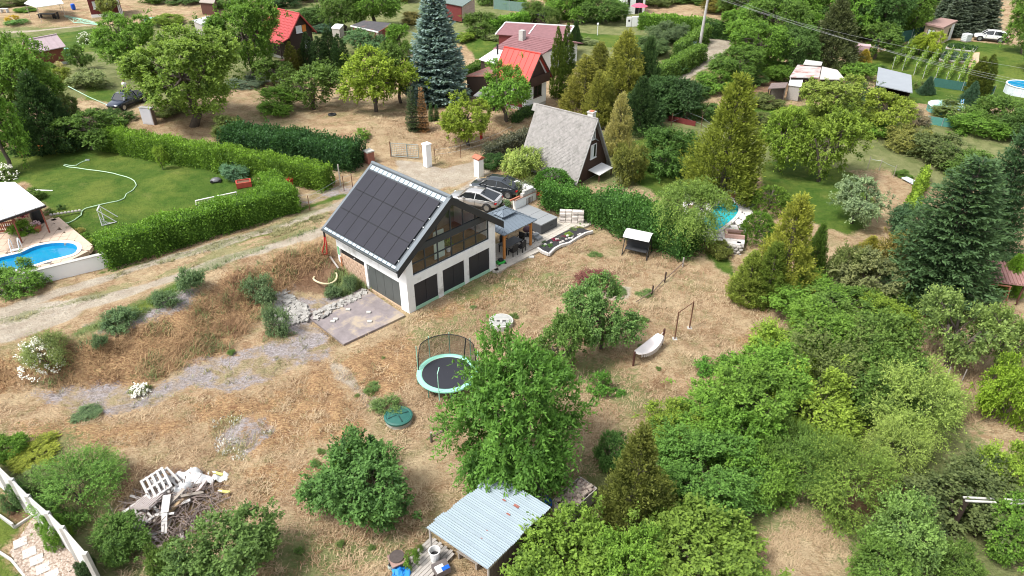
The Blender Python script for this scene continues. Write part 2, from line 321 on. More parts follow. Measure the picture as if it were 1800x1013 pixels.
ZONES = {
 'road': [('L', 1.25, [(-200, 590), (-80, 568), (0, 548), (120, 510), (250, 468), (400, 425), (500, 397), (580, 368), (640, 340), (760, 308), (850, 283), (900, 262), (925, 248)]),
   ('L', 1.3, [(-200, 625), (-80, 600), (0, 580), (150, 535), (300, 490), (400, 455), (500, 428), (575, 402), (660, 365), (780, 325), (852, 302)]),
   ('P', [(-200, 600), (-80, 565), (0, 548), (90, 528), (175, 518), (130, 558), (60, 588), (0, 604), (-90, 628), (-200, 655)]),
   ('P', [(690, 305), (698, 282), (735, 285), (790, 300), (850, 282), (858, 300), (800, 328), (735, 332)]),
   ('P', [(772, 352), (840, 312), (905, 345), (915, 362), (862, 380), (800, 372)]),
   ('P', [(1040, 505), (1075, 497), (1110, 505), (1100, 525), (1060, 530)]),
   ('L', .55, [(582, 630), (600, 655), (630, 685), (656, 708)]),
   ('P', [(1000, 395), (1040, 402), (1030, 412), (1003, 408)]),
   ('L', 2.3, [(1185, 145), (1215, 127), (1240, 108), (1260, 90), (1266, 78), (1258, 70), (1240, 64)]),
   ('P', [(1225, 108), (1245, 76), (1280, 66), (1290, 76), (1262, 98), (1240, 118), (1215, 138), (1190, 146), (1205, 128)]),
   ('L', .5, [(520, 345), (560, 340), (600, 330)]), ('L', .9, [(-20, 58), (60, 55), (130, 47), (185, 41)])],
 'lawn': [('P', [(-200, 320), (-60, 285), (0, 268), (60, 250), (190, 228), (300, 262), (460, 322), (466, 342), (350, 374), (190, 418), (188, 440), (150, 440), (96, 386), (70, 350), (40, 320), (-200, 400)]),
   ('P', [(1335, 300), (1345, 285), (1420, 280), (1500, 305), (1528, 335), (1545, 370), (1500, 415), (1440, 400), (1400, 375), (1345, 335)]),
   ('P', [(1110, 250), (1180, 228), (1235, 250), (1240, 330), (1160, 345), (1115, 320)]),
   ('P', [(1530, 95), (1640, 68), (1760, 78), (1900, 95), (1900, 200), (1780, 190), (1690, 190), (1600, 180), (1535, 125)]),
   ('P', [(815, 75), (890, 52), (960, 50), (1130, 62), (1135, 85), (1000, 78), (900, 92), (835, 105)]),
   ('P', [(-200, 880), (0, 902), (30, 932), (0, 960), (-200, 1000)]), ('P', [(-200, 960), (0, 972), (44, 1016), (60, 1060), (-200, 1060)]),
   ('P', [(-60, 70), (60, 64), (185, 48), (190, 88), (120, 96), (-60, 102)]), ('P', [(150, 150), (200, 160), (205, 180), (150, 175)]),
   ('P', [(1240, 440), (1285, 455), (1300, 490), (1262, 480)]),
   ('P', [(230, 535), (345, 475), (350, 490), (240, 560), (190, 575), (130, 585)]), ('L', .7, [(180, 478), (330, 445), (470, 412), (560, 380)]), ('L', .6, [(520, 372), (600, 345)]),
   ('P', [(1320, 190), (1420, 185), (1560, 200), (1560, 240), (1400, 250), (1330, 215)])],
 'grav': [('P', [(40, 690), (70, 675), (130, 680), (200, 686), (262, 690), (340, 640), (420, 622), (470, 600), (505, 572), (560, 575), (582, 605), (585, 632), (520, 642), (460, 672), (400, 690), (340, 680), (270, 712), (200, 728), (130, 722), (70, 712)]),
   ('P', [(150, 572), (235, 542), (305, 508), (345, 508), (330, 530), (260, 560), (190, 590)]), ('P', [(380, 745), (440, 730), (465, 760), (430, 800), (385, 780)]), ('P', [(465, 520), (520, 510), (560, 530), (640, 510), (650, 520), (560, 555), (540, 585), (490, 575), (470, 550)]),
   ('L', 1.1, [(505, 362), (560, 348), (610, 332)])],
 'rust': [('P', [(-60, 640), (30, 635), (120, 605), (200, 598), (330, 535), (420, 475), (540, 428), (575, 430), (570, 470), (500, 520), (440, 570), (400, 612), (330, 640), (260, 672), (150, 676), (60, 675), (-60, 690)]),
   ('P', [(320, 700), (480, 690), (560, 650), (600, 690), (640, 760), (560, 780), (440, 800), (340, 740)]), ('P', [(1300, 600), (1370, 560), (1380, 590), (1340, 640)]), ('P', [(820, 505), (900, 470), (960, 490), (860, 540), (740, 560)]), ('P', [(560, 640), (720, 590), (740, 640), (690, 700), (620, 690)]), ('P', [(430, 830), (560, 800), (560, 860), (470, 880)]), ('P', [(30, 740), (200, 745), (330, 730), (340, 760), (180, 790), (40, 780)])],
 'green': [('P', [(-60, -60), (-60, 50), (190, 45), (330, 40), (460, 20), (900, -60), (900, 60), (720, 90), (600, 110), (430, 150), (300, 190), (150, 170), (-60, 190)]), ('P', [(960, 240), (1240, 200), (1340, 190), (1600, 200), (1800, 230), (1800, 330), (1640, 330), (1560, 300), (1330, 300), (1250, 350), (1000, 320)]), ('P', [(1000, 10), (1300, 40), (1240, 140), (1000, 120)]), ('P', [(1180, 760), (1330, 650), (1400, 560), (1560, 560), (1640, 700), (1760, 800), (1800, 900), (1800, 1060), (1540, 1060), (1460, 920), (1380, 900), (1250, 1010), (1000, 1060), (1000, 820)]), ('P', [(-60, 760), (120, 770), (240, 900), (420, 960), (420, 1060), (150, 1060), (40, 860), (-60, 830)]), ('L', 2.2, [(820, 520), (900, 485), (980, 500)]), ('L', 1.6, [(760, 590), (860, 560)]), ('L', 2.5, [(960, 640), (1060, 660), (1120, 700)]), ('P', [(450, 950), (620, 940), (740, 960), (700, 1000), (500, 1010)])],
 'verge': [('L', .55, [(0, 564), (150, 523), (300, 479), (400, 440), (500, 412.5), (575, 386), (650, 353)]), ('L', .8, [(195, 482), (330, 446), (420, 419), (520, 385), (575, 362)]), ('L', .9, [(540, 400), (420, 448), (330, 482), (230, 540), (140, 588)])],
 'soil': [('P', [(490, 462), (560, 430), (592, 440), (600, 478), (575, 512), (520, 515), (480, 500)]), ('P', [(1555, 545), (1600, 520), (1690, 530), (1745, 555), (1720, 580), (1640, 575)]),
   ('P', [(1310, 150), (1365, 130), (1420, 120), (1430, 135), (1350, 185), (1320, 195)]), ('P', [(1015, 500), (1060, 478), (1085, 492), (1050, 510)]), ('P', [(200, 840), (290, 815), (400, 830), (400, 890), (300, 930), (210, 910)]),
   ('P', [(1420, 870), (1500, 820), (1640, 850), (1600, 900), (1480, 920)]), ('P', [(1545, 125), (1640, 90), (1720, 95), (1720, 150), (1660, 165), (1580, 150)]), ('P', [(-60, 870), (0, 880), (50, 905), (10, 925), (-60, 900)])],
}
SOFT = dict(road=.45, lawn=.8, grav=.6, rust=1.2, soil=.8, green=2.2, verge=.7)
def zone_fields(X, Y):
 out = {}
 wx = (vnoise(X, Y, 2.2, 1) - .5) * 1.1 + (vnoise(X, Y, .7, 2) - .5) * .5
 for k, items in ZONES.items():
  f = np.full(X.shape, -9.0)
  for it in items:
   pl = wpoly(it[-1]); w_ = it[1] if it[0] == 'L' else 0
   x0, y0 = pl.min(0) - 4; x1, y1 = pl.max(0) + 4
   m = (X > x0) & (X < x1) & (Y > y0) & (Y < y1)
   if not m.any(): continue
   d = line_sd(X[m], Y[m], pl, w_) if it[0] == 'L' else poly_sd(X[m], Y[m], pl)
   f[m] = np.maximum(f[m], d)
  f = f + wx * (.45 if k in ('road', 'lawn') else .9)
  out[k] = np.clip(.5 + f / SOFT[k] * .5, 0, 1)
 return out
def ground_mat():
 m, nt, b = newmat('dry_ground'); L = nt.links.new
 g = node(nt, 'ShaderNodeNewGeometry'); pos = g.outputs['Position']
 def noise(s, d=6., r=.6, dist=0., vec=pos):
  n = node(nt, 'ShaderNodeTexNoise', i_Scale=s, i_Detail=d, i_Roughness=r, i_Distortion=dist); L(vec, n.inputs['Vector']); return n.outputs[0]
 def rmp(x, a, b_, lo=0., hi=1.):
  n = node(nt, 'ShaderNodeMapRange'); L(x, n.inputs[0])
  for i, v in enumerate((a, b_, lo, hi)): n.inputs[i + 1].default_value = v
  return n.outputs[0]
 def mix(f, a, c, mode='MIX'):
  n = node(nt, 'ShaderNodeMix', data_type='RGBA', blend_type=mode)
  for s_, v in ((0, f), (6, a), (7, c)):
   if isinstance(v, tuple): n.inputs[s_].default_value = (*v, 1)
   elif isinstance(v, (int, float)): n.inputs[s_].default_value = v
   else: L(v, n.inputs[s_])
  return n.outputs[2]
 def math_(op, a, c):
  n = node(nt, 'ShaderNodeMath', operation=op)
  for i, v in enumerate((a, c)):
   if isinstance(v, (int, float)): n.inputs[i].default_value = v
   else: L(v, n.inputs[i])
  return n.outputs[0]
 mp = node(nt, 'ShaderNodeMapping'); mp.inputs['Rotation'].default_value = (0, 0, .9); mp.inputs['Scale'].default_value = (1, 3.2, 1); L(pos, mp.inputs[0])
 nA = noise(.17, 6, .7); nB = noise(.75, 6, .65, .6); nC = noise(3.2, 4, .65, 1.2); nF = noise(4.5, 3, .65, .8, mp.outputs[0]); nD = noise(6., 3, .7, 1.)
 nG = noise(.42, 6, .7, .4)
 # dry straw
 c = mix(rmp(nB, .36, .62), (0.289, 0.191, 0.108), (0.447, 0.345, 0.212))
 c = mix(rmp(nA, .44, .60, 0, .85), c, mix(rmp(nB, .42, .58), (0.218, 0.124, 0.069), (0.372, 0.247, 0.145)))
 c = mix(rmp(nG, .51, .64, 0, .8), c, (0.187, 0.173, 0.073))
 c = mix(rmp(nF, .50, .62, 0, .6), c, (0.503, 0.399, 0.249))
 c = mix(rmp(nC, .54, .68, 0, .6), c, (0.167, 0.098, 0.046))
 c = mix(rmp(nD, .56, .68, 0, .35), c, (0.120, 0.080, 0.042)); c = mix(rmp(nD, .30, .42, .4, 0), c, (0.559, 0.442, 0.268))
 def zone(k):
  a = node(nt, 'ShaderNodeAttribute', attribute_name='z_' + k); return a.outputs['Fac']
 def zf(k, amt=.7):
  e = math_('ADD', zone(k), math_('MULTIPLY', math_('SUBTRACT', math_('ADD', math_('MULTIPLY', nC, .6), math_('MULTIPLY', nB, .4)), .5), amt * 2))
  return rmp(e, .36, .64)
 rust = mix(rmp(nF, .4, .62), mix(rmp(nB, .35, .65), (0.156, 0.077, 0.041), (0.274, 0.151, 0.077)), (0.438, 0.292, 0.146))
 rust = mix(rmp(nC, .55, .7, 0, .8), rust, (0.082, 0.041, 0.027))
 c = mix(math_('MULTIPLY', zf('rust', 1.1), .92), c, rust)
 grn = mix(rmp(nB, .35, .65), (0.099, 0.135, 0.041), (0.199, 0.216, 0.088)); c = mix(math_('MULTIPLY', zf('green', 1.2), .9), c, grn)
 soil = mix(rmp(nB, .35, .65), (0.118, 0.060, 0.036), (0.201, 0.118, 0.073)); soil = mix(rmp(nC, .5, .7, 0, .7), soil, (0.274, 0.183, 0.110))
 c = mix(math_('MULTIPLY', zf('soil', .9), .85), c, soil)
 grav = mix(rmp(nD, .35, .65), (0.183, 0.159, 0.159), (0.401, 0.374, 0.384)); grav = mix(rmp(nB, .52, .68, 0, .75), grav, (0.219, 0.156, 0.082))
 c = mix(math_('MULTIPLY', math_('MULTIPLY', zf('grav', 1.2), rmp(nG, .58, .48, .1, 1.)), .9), c, grav)
 lawn = mix(rmp(nB, .35, .65), (0.045, 0.098, 0.011), (0.084, 0.138, 0.021)); lawn = mix(rmp(nA, .47, .6, 0, .7), lawn, (0.150, 0.186, 0.034)); lawn = mix(rmp(nC, .5, .66, 0, .45), lawn, (0.030, 0.066, 0.010)); lawn = mix(rmp(nG, .58, .70, 0, .6), lawn, (0.181, 0.190, 0.055))
 c = mix(zf('lawn', .55), c, lawn)
 road = mix(rmp(nB, .35, .65), (0.341, 0.283, 0.217), (0.454, 0.397, 0.316)); road = mix(rmp(nC, .5, .68, 0, .6), road, (0.268, 0.220, 0.158)); road = mix(rmp(nG, .56, .68, 0, .5), road, (0.341, 0.307, 0.276))
 c = mix(zf('road', .5), c, road)
 c = mix(math_('MULTIPLY', zf('verge', 1.2), .6), c, grn)
 L(c, b.inputs['Base Color']); b.inputs['Roughness'].default_value = .95; b.inputs['Specular IOR Level'].default_value = .15
 bp = node(nt, 'ShaderNodeBump'); bp.inputs['Strength'].default_value = 1.0; bp.inputs['Distance'].default_value = .2
 L(math_('ADD', math_('MULTIPLY', nC, .8), math_('MULTIPLY', nF, .6)), bp.inputs['Height']); L(bp.outputs[0], b.inputs['Normal'])
 return m
M_GR = ground_mat()
def axis(segs):
 a = []
 for lo, hi, st in segs: a.append(np.arange(lo, hi - 1e-6, st))
 a.append(np.array([segs[-1][1]])); return np.concatenate(a)
gx = axis([(-1500, -300, 150), (-300, -140, 16), (-140, -75, 1.25), (-75, -42, .5), (-42, 42, .25), (42, 75, .5), (75, 140, 1.25), (140, 300, 16), (300, 1500, 150)])
gy = axis([(-600, -60, 60), (-60, 6, 6), (6, 62, .25), (62, 112, .5), (112, 180, 1.0), (180, 400, 20), (400, 2400, 200)])
GX, GY = np.meshgrid(gx, gy); NX, NY = len(gx), len(gy)
zf_ = zone_fields(GX, GY)
HOLES = []                          # pools: (world polygon)
def kidney(pxs, z):
 return np.array([[*P(a, b, z).xy] for a, b in pxs])
POOL_A = kidney([(-40, 482), (-25, 462), (5, 452), (35, 445), (60, 434), (90, 428), (115, 427), (131, 430), (136, 437), (130, 446), (110, 452), (85, 458), (60, 466), (30, 474), (0, 483), (-25, 492)], 2.05)
POOL_B = kidney([(1246, 376), (1258, 362), (1275, 353), (1290, 356), (1298, 366), (1295, 377), (1285, 388), (1272, 398), (1262, 405), (1248, 404), (1240, 396), (1236, 386)], 1.1)
HOLES = [POOL_A, POOL_B]
GZ = Hn(GX.ravel(), GY.ravel()).reshape(GX.shape)
bump_ = (vnoise(GX, GY, 1.3, 5) - .5) * .10 + (vnoise(GX, GY, .5, 6) - .5) * .06 + zf_['rust'] * ((vnoise(GX, GY, .9, 8) - .4) * .45 + (vnoise(GX, GY, .35, 9) - .5) * .16)
GZ = GZ + bump_ * (1 - zf_['road'] * .7) - .02
for hp in HOLES:
 sd = poly_sd(GX, GY, hp); GZ = np.where(sd > -.9, GZ - .35 - np.clip((sd + .25) * 5, 0, 1) * 1.6, GZ)
_pd = np.array([[*P(a, b, .06).xy] for a, b in [(604, 606), (545, 560), (560, 543), (640, 506), (712, 555), (690, 566)]])
GZ = np.where(poly_sd(GX, GY, _pd) > -.25, np.minimum(GZ, -.06), GZ)
_v = np.stack([GX.ravel(), GY.ravel(), GZ.ravel()], 1)
_i = (np.arange(NY - 1)[:, None] * NX + np.arange(NX - 1)[None, :]).ravel()
_f = np.stack([_i, _i + 1, _i + NX + 1, _i + NX], 1)
fz = {k: v.ravel()[_f].mean(1) for k, v in zf_.items()}
zone_id = np.zeros(len(_f), int)
for n_, k in ((1, 'soil'), (2, 'grav'), (3, 'lawn'), (4, 'road')): zone_id[fz[k] > .5] = n_
for n_, nm in enumerate(['ground', 'bare_soil_patch', 'gravel_patch', 'lawn', 'dirt_road']):
 ff = _f[zone_id == n_]; u_, inv = np.unique(ff, return_inverse=True)
 me = mesh_np(nm, _v[u_], inv.reshape(-1, 4), None, M_GR, True)
 for k, v in zf_.items():
  a = me.attributes.new('z_' + k, 'FLOAT', 'POINT'); a.data.foreach_set('value', v.ravel()[u_].astype(np.float32))
 tag(put(nm, me), {'ground': 'dry straw coloured garden ground with worn brown patches', 'bare_soil_patch': 'bare reddish brown soil patches', 'gravel_patch': 'grey gravel laid in a curved path across the dry plot',
   'lawn': 'green mown lawns of the gardens', 'dirt_road': 'pale sandy two-track road past the white house'}[nm], None, None, 'structure')
# ------------------------------------------------------------------ foliage generators (leaf-sized faces on twigs on limbs)
def nrm(a): return a / (np.linalg.norm(a, axis=-1, keepdims=True) + 1e-9)
def rdir(rg, n): return nrm(rg.normal(size=(n, 3)))
def leaves(pos, d, n, l, w):
 s = nrm(np.cross(d, n)); l = np.asarray(l).reshape(-1, 1) * np.ones((len(pos), 1)); w = np.asarray(w).reshape(-1, 1) * np.ones((len(pos), 1))
 V = np.stack([pos, pos + d * l * .45 + s * w * .5, pos + d * l, pos + d * l * .45 - s * w * .5], 1).reshape(-1, 3)
 return V, np.arange(len(V)).reshape(-1, 4)
def shoots(rg, base, dirs, length, per, ll, lw, droop, tip=.5, tvar=.35, flat=0.0, grp=1):
 """leaves along short twigs: base (S,3), dirs (S,3), length (S,)"""
 S = len(base); t = (np.arange(per) + .3) / per
 t = np.clip(t[None] + rg.normal(0, .04, (S, per)), 0, 1)
 p = base[:, None] + dirs[:, None] * (t * length[:, None])[..., None]
 p[..., 2] -= droop * (t ** 2) * length[:, None]
 out = rdir(rg, S * per).reshape(S, per, 3)
 if flat: out[..., 2] *= 1 - flat
 d = nrm(dirs[:, None] * .7 + out + np.array([0, 0, -.25 * (droop > 0)]))
 n = nrm(np.array([0, 0, .7]) + rdir(rg, S * per).reshape(S, per, 3) * .55 + dirs[:, None] * .75)
 sz = rg.uniform(.75, 1.25, (S, per))
 tint = np.clip(.34 + tip * t ** 1.5 + np.repeat(rg.normal(0, .17, S // grp + 1), grp)[:S, None] + rg.normal(0, .07, (S, 1)) + rg.normal(0, .06, (S, per)), 0, 1)  # tone per clump paints light and dark clumps into the crown
 V, F = leaves(p.reshape(-1, 3), d.reshape(-1, 3), n.reshape(-1, 3), (ll * sz).ravel(), (lw * sz).ravel())
 return V, F, tint.ravel()
def crown_points(rg, Rr, z0, h, nl, nclump, inner=.22, squash=1.0, skew=0):
 cz = (h - z0) / 2; zc = z0 + cz
 nl = int(nl * 1.7); lob = rdir(rg, nl) * rg.uniform(.48, .86, (nl, 1)); lob[:, 2] = lob[:, 2] * .8 + .05
 lr = rg.uniform(.2, .38, nl)
 lob = np.vstack([lob, [[0, 0, 0]]]); lr = np.append(lr, .5)
 pts = []; need = nclump
 for _ in range(60):
  k = rg.integers(0, nl + 1, nclump * 2); d = rdir(rg, nclump * 2); d[:, 2] += .22; d = nrm(d)
  q = lob[k] + d * (lr[k] * rg.uniform(.85, 1.08, len(k)))[:, None]
  dd = np.linalg.norm(q[:, None] - lob[None], axis=2) / lr[None]; dd[np.arange(len(k)), k] = 9
  q = q[dd.min(1) > .84]; pts.append(q)
  if sum(map(len, pts)) > nclump * 3: break
 q = np.vstack(pts); q = q[rg.permutation(len(q))[:nclump]]
 ni = int(nclump * inner); qi = lob[rg.integers(0, nl + 1, ni)] + rg.normal(0, .22, (ni, 3));
 q = np.vstack([q, qi])
 m = np.percentile(np.abs(q), 97, axis=0) + .05
 q = q / m
 cen = np.zeros(3)
 out = nrm(q * np.array([1, 1, .9]) + 1e-6)
 return q * np.array([Rr, Rr, cz * squash]) + np.array([0, 0, zc]), out, lob * np.array([Rr, Rr, cz]) / m + np.array([0, 0, zc])
def limbs(rg, z0, h, Rr, lobs, clumps, tr, nb=45, forks=1):
 b = MB(); top = z0 + (h - z0) * .55
 nt_ = forks
 roots = []
 if forks == 1:
  wob = [(0, 0, -.25)] + [(rg.normal(0, .03) * h, rg.normal(0, .03) * h, z) for z in np.linspace(0, top, 6)[1:]]
  b.tube(wob, list(np.linspace(tr * 1.25, tr * .35, len(wob))), 7); roots = [Vector(wob[2]), Vector(wob[3]), Vector(wob[4])]
 else:
  for k in range(forks):
   a = 2 * math.pi * k / forks + rg.uniform(0, 1)
   wob = [(0, 0, -.2)] + [(math.cos(a) * Rr * .38 * t ** 1.1, math.sin(a) * Rr * .38 * t ** 1.1, .12 * h + (top - .12 * h) * t) for t in (0.02, .35, .7, 1)]
   b.tube(wob, list(np.linspace(tr, tr * .4, len(wob))), 6); roots += [Vector(wob[2]), Vector(wob[3])]
 for q in lobs:
  q = Vector(q); r = min(roots, key=lambda p: (p - q).length + max(0, p.z - q.z) * 2)
  mid = (r + q) / 2 + Vector(rg.normal(0, .08 * Rr, 3)); mid.z -= .05 * h
  b.tube([r, mid, q], [tr * .45, tr * .3, tr * .14], 5, False); roots.append(q) if False else None
 lv = [Vector(q) for q in lobs]
 for q in clumps[rg.permutation(len(clumps))[:nb]]:
  q = Vector(q); r = min(lv, key=lambda p: (p - q).length)
  mid = (r + q) / 2 + Vector(rg.normal(0, .05 * Rr, 3))
  b.tube([r, mid, q], [tr * .14, tr * .1, tr * .04], 4, False)
 return b
def broad(seed, Rr, h, z0, nclump, per=9, nsh=6, ll=.13, lw=.085, slen=.45, droop=.25, nl=8, forks=1, tr=None, inner=.22, tip=.5, outw=1.0):
 rg = np.random.default_rng(seed)
 q, out, lob = crown_points(rg, Rr * .93, z0, h, nl, nclump, inner)
 base = np.repeat(q, nsh, 0); o = np.repeat(out, nsh, 0)
 d = nrm(o * outw + rdir(rg, len(base)) * .85 + np.array([0, 0, .25]))
 base = base + rdir(rg, len(base)) * slen * .35
 V, F, t = shoots(rg, base, d, slen * rg.uniform(.6, 1.3, len(base)), per, ll, lw, droop, tip, grp=nsh)
 tr = tr or .035 * h
 return mesh_np('crown', V, F, t, M_FOL), limbs(rg, z0, h, Rr, lob, q, tr, 50, forks).mesh('trunk', BARK, True)
def prof_cone(t): return (1 - t) ** .85 * np.minimum(1, .55 + t * 6)
def prof_flame(t): return np.minimum(1, .66 + t * 2.2) * (1 - t) ** .72 * 1.08
def prof_col(t): return np.minimum(1, (1 - t) * 2.4) ** .7 * np.minimum(1, .72 + t * 2)
def prof_dome(t): return np.sqrt(np.clip(1 - t ** 2.4, 0, 1))
def cypress(seed, Rr, h, prof, ntuft, per=16, ts=.45, ll=.14, lw=.05, up=.8, jit=.16, tip=.6, lumps=9, lumpamp=.16, z0=.0):
 rg = np.random.default_rng(seed)
 t = rg.random(ntuft * 3); pr = prof(t); keep = rg.random(len(t)) < (pr / pr.max() + .1); t = t[keep][:ntuft]; pr = prof(t)
 a = rg.random(len(t)) * 2 * math.pi
 ph = rg.random(lumps) * 6.28; fr = rg.integers(1, 6, lumps); fz_ = rg.uniform(3, 14, lumps)
 lump = sum(np.sin(fr[i] * a + fz_[i] * t + ph[i]) for i in range(lumps)) / lumps ** .5
 r = Rr * pr * (1 + lumpamp * lump + rg.normal(0, jit * .5, len(t))) * rg.choice([1, 1, 1, .8], len(t))
 base = np.stack([np.cos(a) * r, np.sin(a) * r, z0 + t * (h - z0 - ts * .6)], 1)
 o = np.stack([np.cos(a), np.sin(a), np.zeros(len(a))], 1)
 ax = nrm(o * (1 - .3 * t[:, None]) + np.array([0, 0, up]) + rdir(rg, len(a)) * .35)
 base = base - ax * ts * .6
 S = len(base); tt = np.clip(rg.random((S, per)) ** .8, 0, 1)
 spread = rdir(rg, S * per).reshape(S, per, 3)
 p = base[:, None] + ax[:, None] * (tt * ts)[..., None] + spread * (ts * .24 * (1 - tt * .75))[..., None]
 d = nrm(ax[:, None] * 1.1 + spread * .8); n = nrm(o[:, None] + rdir(rg, S * per).reshape(S, per, 3) * .7 + np.array([0, 0, .35]))
 tint = np.clip(.1 + tip * tt + rg.normal(0, .16, (S, 1)) + rg.normal(0, .07, (S, per)), 0, 1)
 sz = rg.uniform(.7, 1.3, S * per)
 V, F = leaves(p.reshape(-1, 3), d.reshape(-1, 3), n.reshape(-1, 3), ll * sz, lw * sz)
 b = MB(); b.tube([(0, 0, -.2), (0, 0, h * .5), (0, 0, h * .93)], [Rr * .11, Rr * .06, .02], 6)
 for k in range(18):                      # inner boughs carry the sprays
  tz = rg.uniform(.08, .8); aa = rg.random() * 6.28; rr = Rr * float(prof(np.array([tz]))[0]) * .8
  b.tube([(0, 0, z0 + tz * h * .9), (math.cos(aa) * rr, math.sin(aa) * rr, z0 + tz * h * .9 + rr * .35)], [Rr * .03, .01], 4, False)
 return mesh_np('crown', V, F, tint.ravel(), M_FOL), b.mesh('trunk', BARK, True)
def spruce(seed, Rr, h, nlev, nbr, per=26, nl=.20, nw=.07, droop=.22, z0=.3, power=.9, tip=.75, tufts=3):
 rg = np.random.default_rng(seed); VV = []; TT = []; b = MB()
 b.tube([(0, 0, -.2), (0, 0, h * .5), (0, 0, h * .98)], [h * .022, h * .013, .02], 7)
 for li in range(nlev):
  t = (li + rg.uniform(-.3, .3)) / nlev; t = min(max(t, 0), .985); z = z0 + t * (h - z0)
  L0 = Rr * (1 - t) ** power * min(1, .75 + t * 3); n_ = max(4, int(nbr * (1 - t * .55)))
  a0 = rg.random() * 6.28
  for k in range(n_):
   a = a0 + 6.283 * k / n_ + rg.normal(0, .12); L_ = L0 * rg.uniform(.72, 1.1) + .15
   o = np.array([math.cos(a), math.sin(a), 0.]); s = np.array([-o[1], o[0], 0.])
   m = max(6, int(per * (L_ / Rr) * tufts))
   u = rg.random(m) ** .65
   zz = z + L_ * (.12 * (1 - t) * 0 + .30 * t * u) - droop * L_ * (u ** 1.0) + droop * .75 * L_ * u ** 3
   side = rg.normal(0, .17, m) * L_ * (1 - .55 * u)
   p = o * (u * L_)[:, None] + s * side[:, None] + np.array([0, 0, 1.]) * zz[:, None]; p[:, 2] -= np.abs(side) * .25
   d = nrm(o * .9 + s * (np.sign(side) * .6)[:, None] + rdir(rg, m) * .55 + np.array([0, 0, .12]))
   n = nrm(np.array([0, 0, 1.]) + rdir(rg, m) * .6)
   sz = rg.uniform(.7, 1.3, m)
   V, _ = leaves(p, d, n, nl * sz, nw * sz); VV.append(V)
   TT.append(np.clip(.08 + tip * u ** 1.6 + rg.normal(0, .12, m) + rg.normal(0, .1), 0, 1))
   if li % 2 == 0 and L_ > .5: b.tube([(0, 0, z), tuple(o * L_ * .5 + np.array([0, 0, z - droop * L_ * .4])), tuple(o * L_ * .9 + np.array([0, 0, z - droop * L_ * .4 + .25 * t * L_]))], [.03, .02, .008], 4, False)
 V = np.vstack(VV); return mesh_np('crown', V, np.arange(len(V)).reshape(-1, 4), np.concatenate(TT), M_FOL), b.mesh('trunk', BARK, True)
def willow(seed, Rr, h, z0, nclump, per=12):
 rg = np.random.default_rng(seed)
 q, out, lob = crown_points(rg, Rr * .9, z0, h, 7, nclump, .2)
 base = np.repeat(q, 5, 0); o = np.repeat(out, 5, 0); base = base + rdir(rg, len(base)) * .25
 d = nrm(o * .6 + np.array([0, 0, -.15]) + rdir(rg, len(base)) * .5)
 V, F, t = shoots(rg, base, d, rg.uniform(.5, 1.1, len(base)), per, .15, .055, .8, .5)
 return mesh_np('crown', V, F, t, M_FOL), limbs(rg, z0, h, Rr, lob, q, .14, 50).mesh('trunk', BARK, True)
PROTO = {}
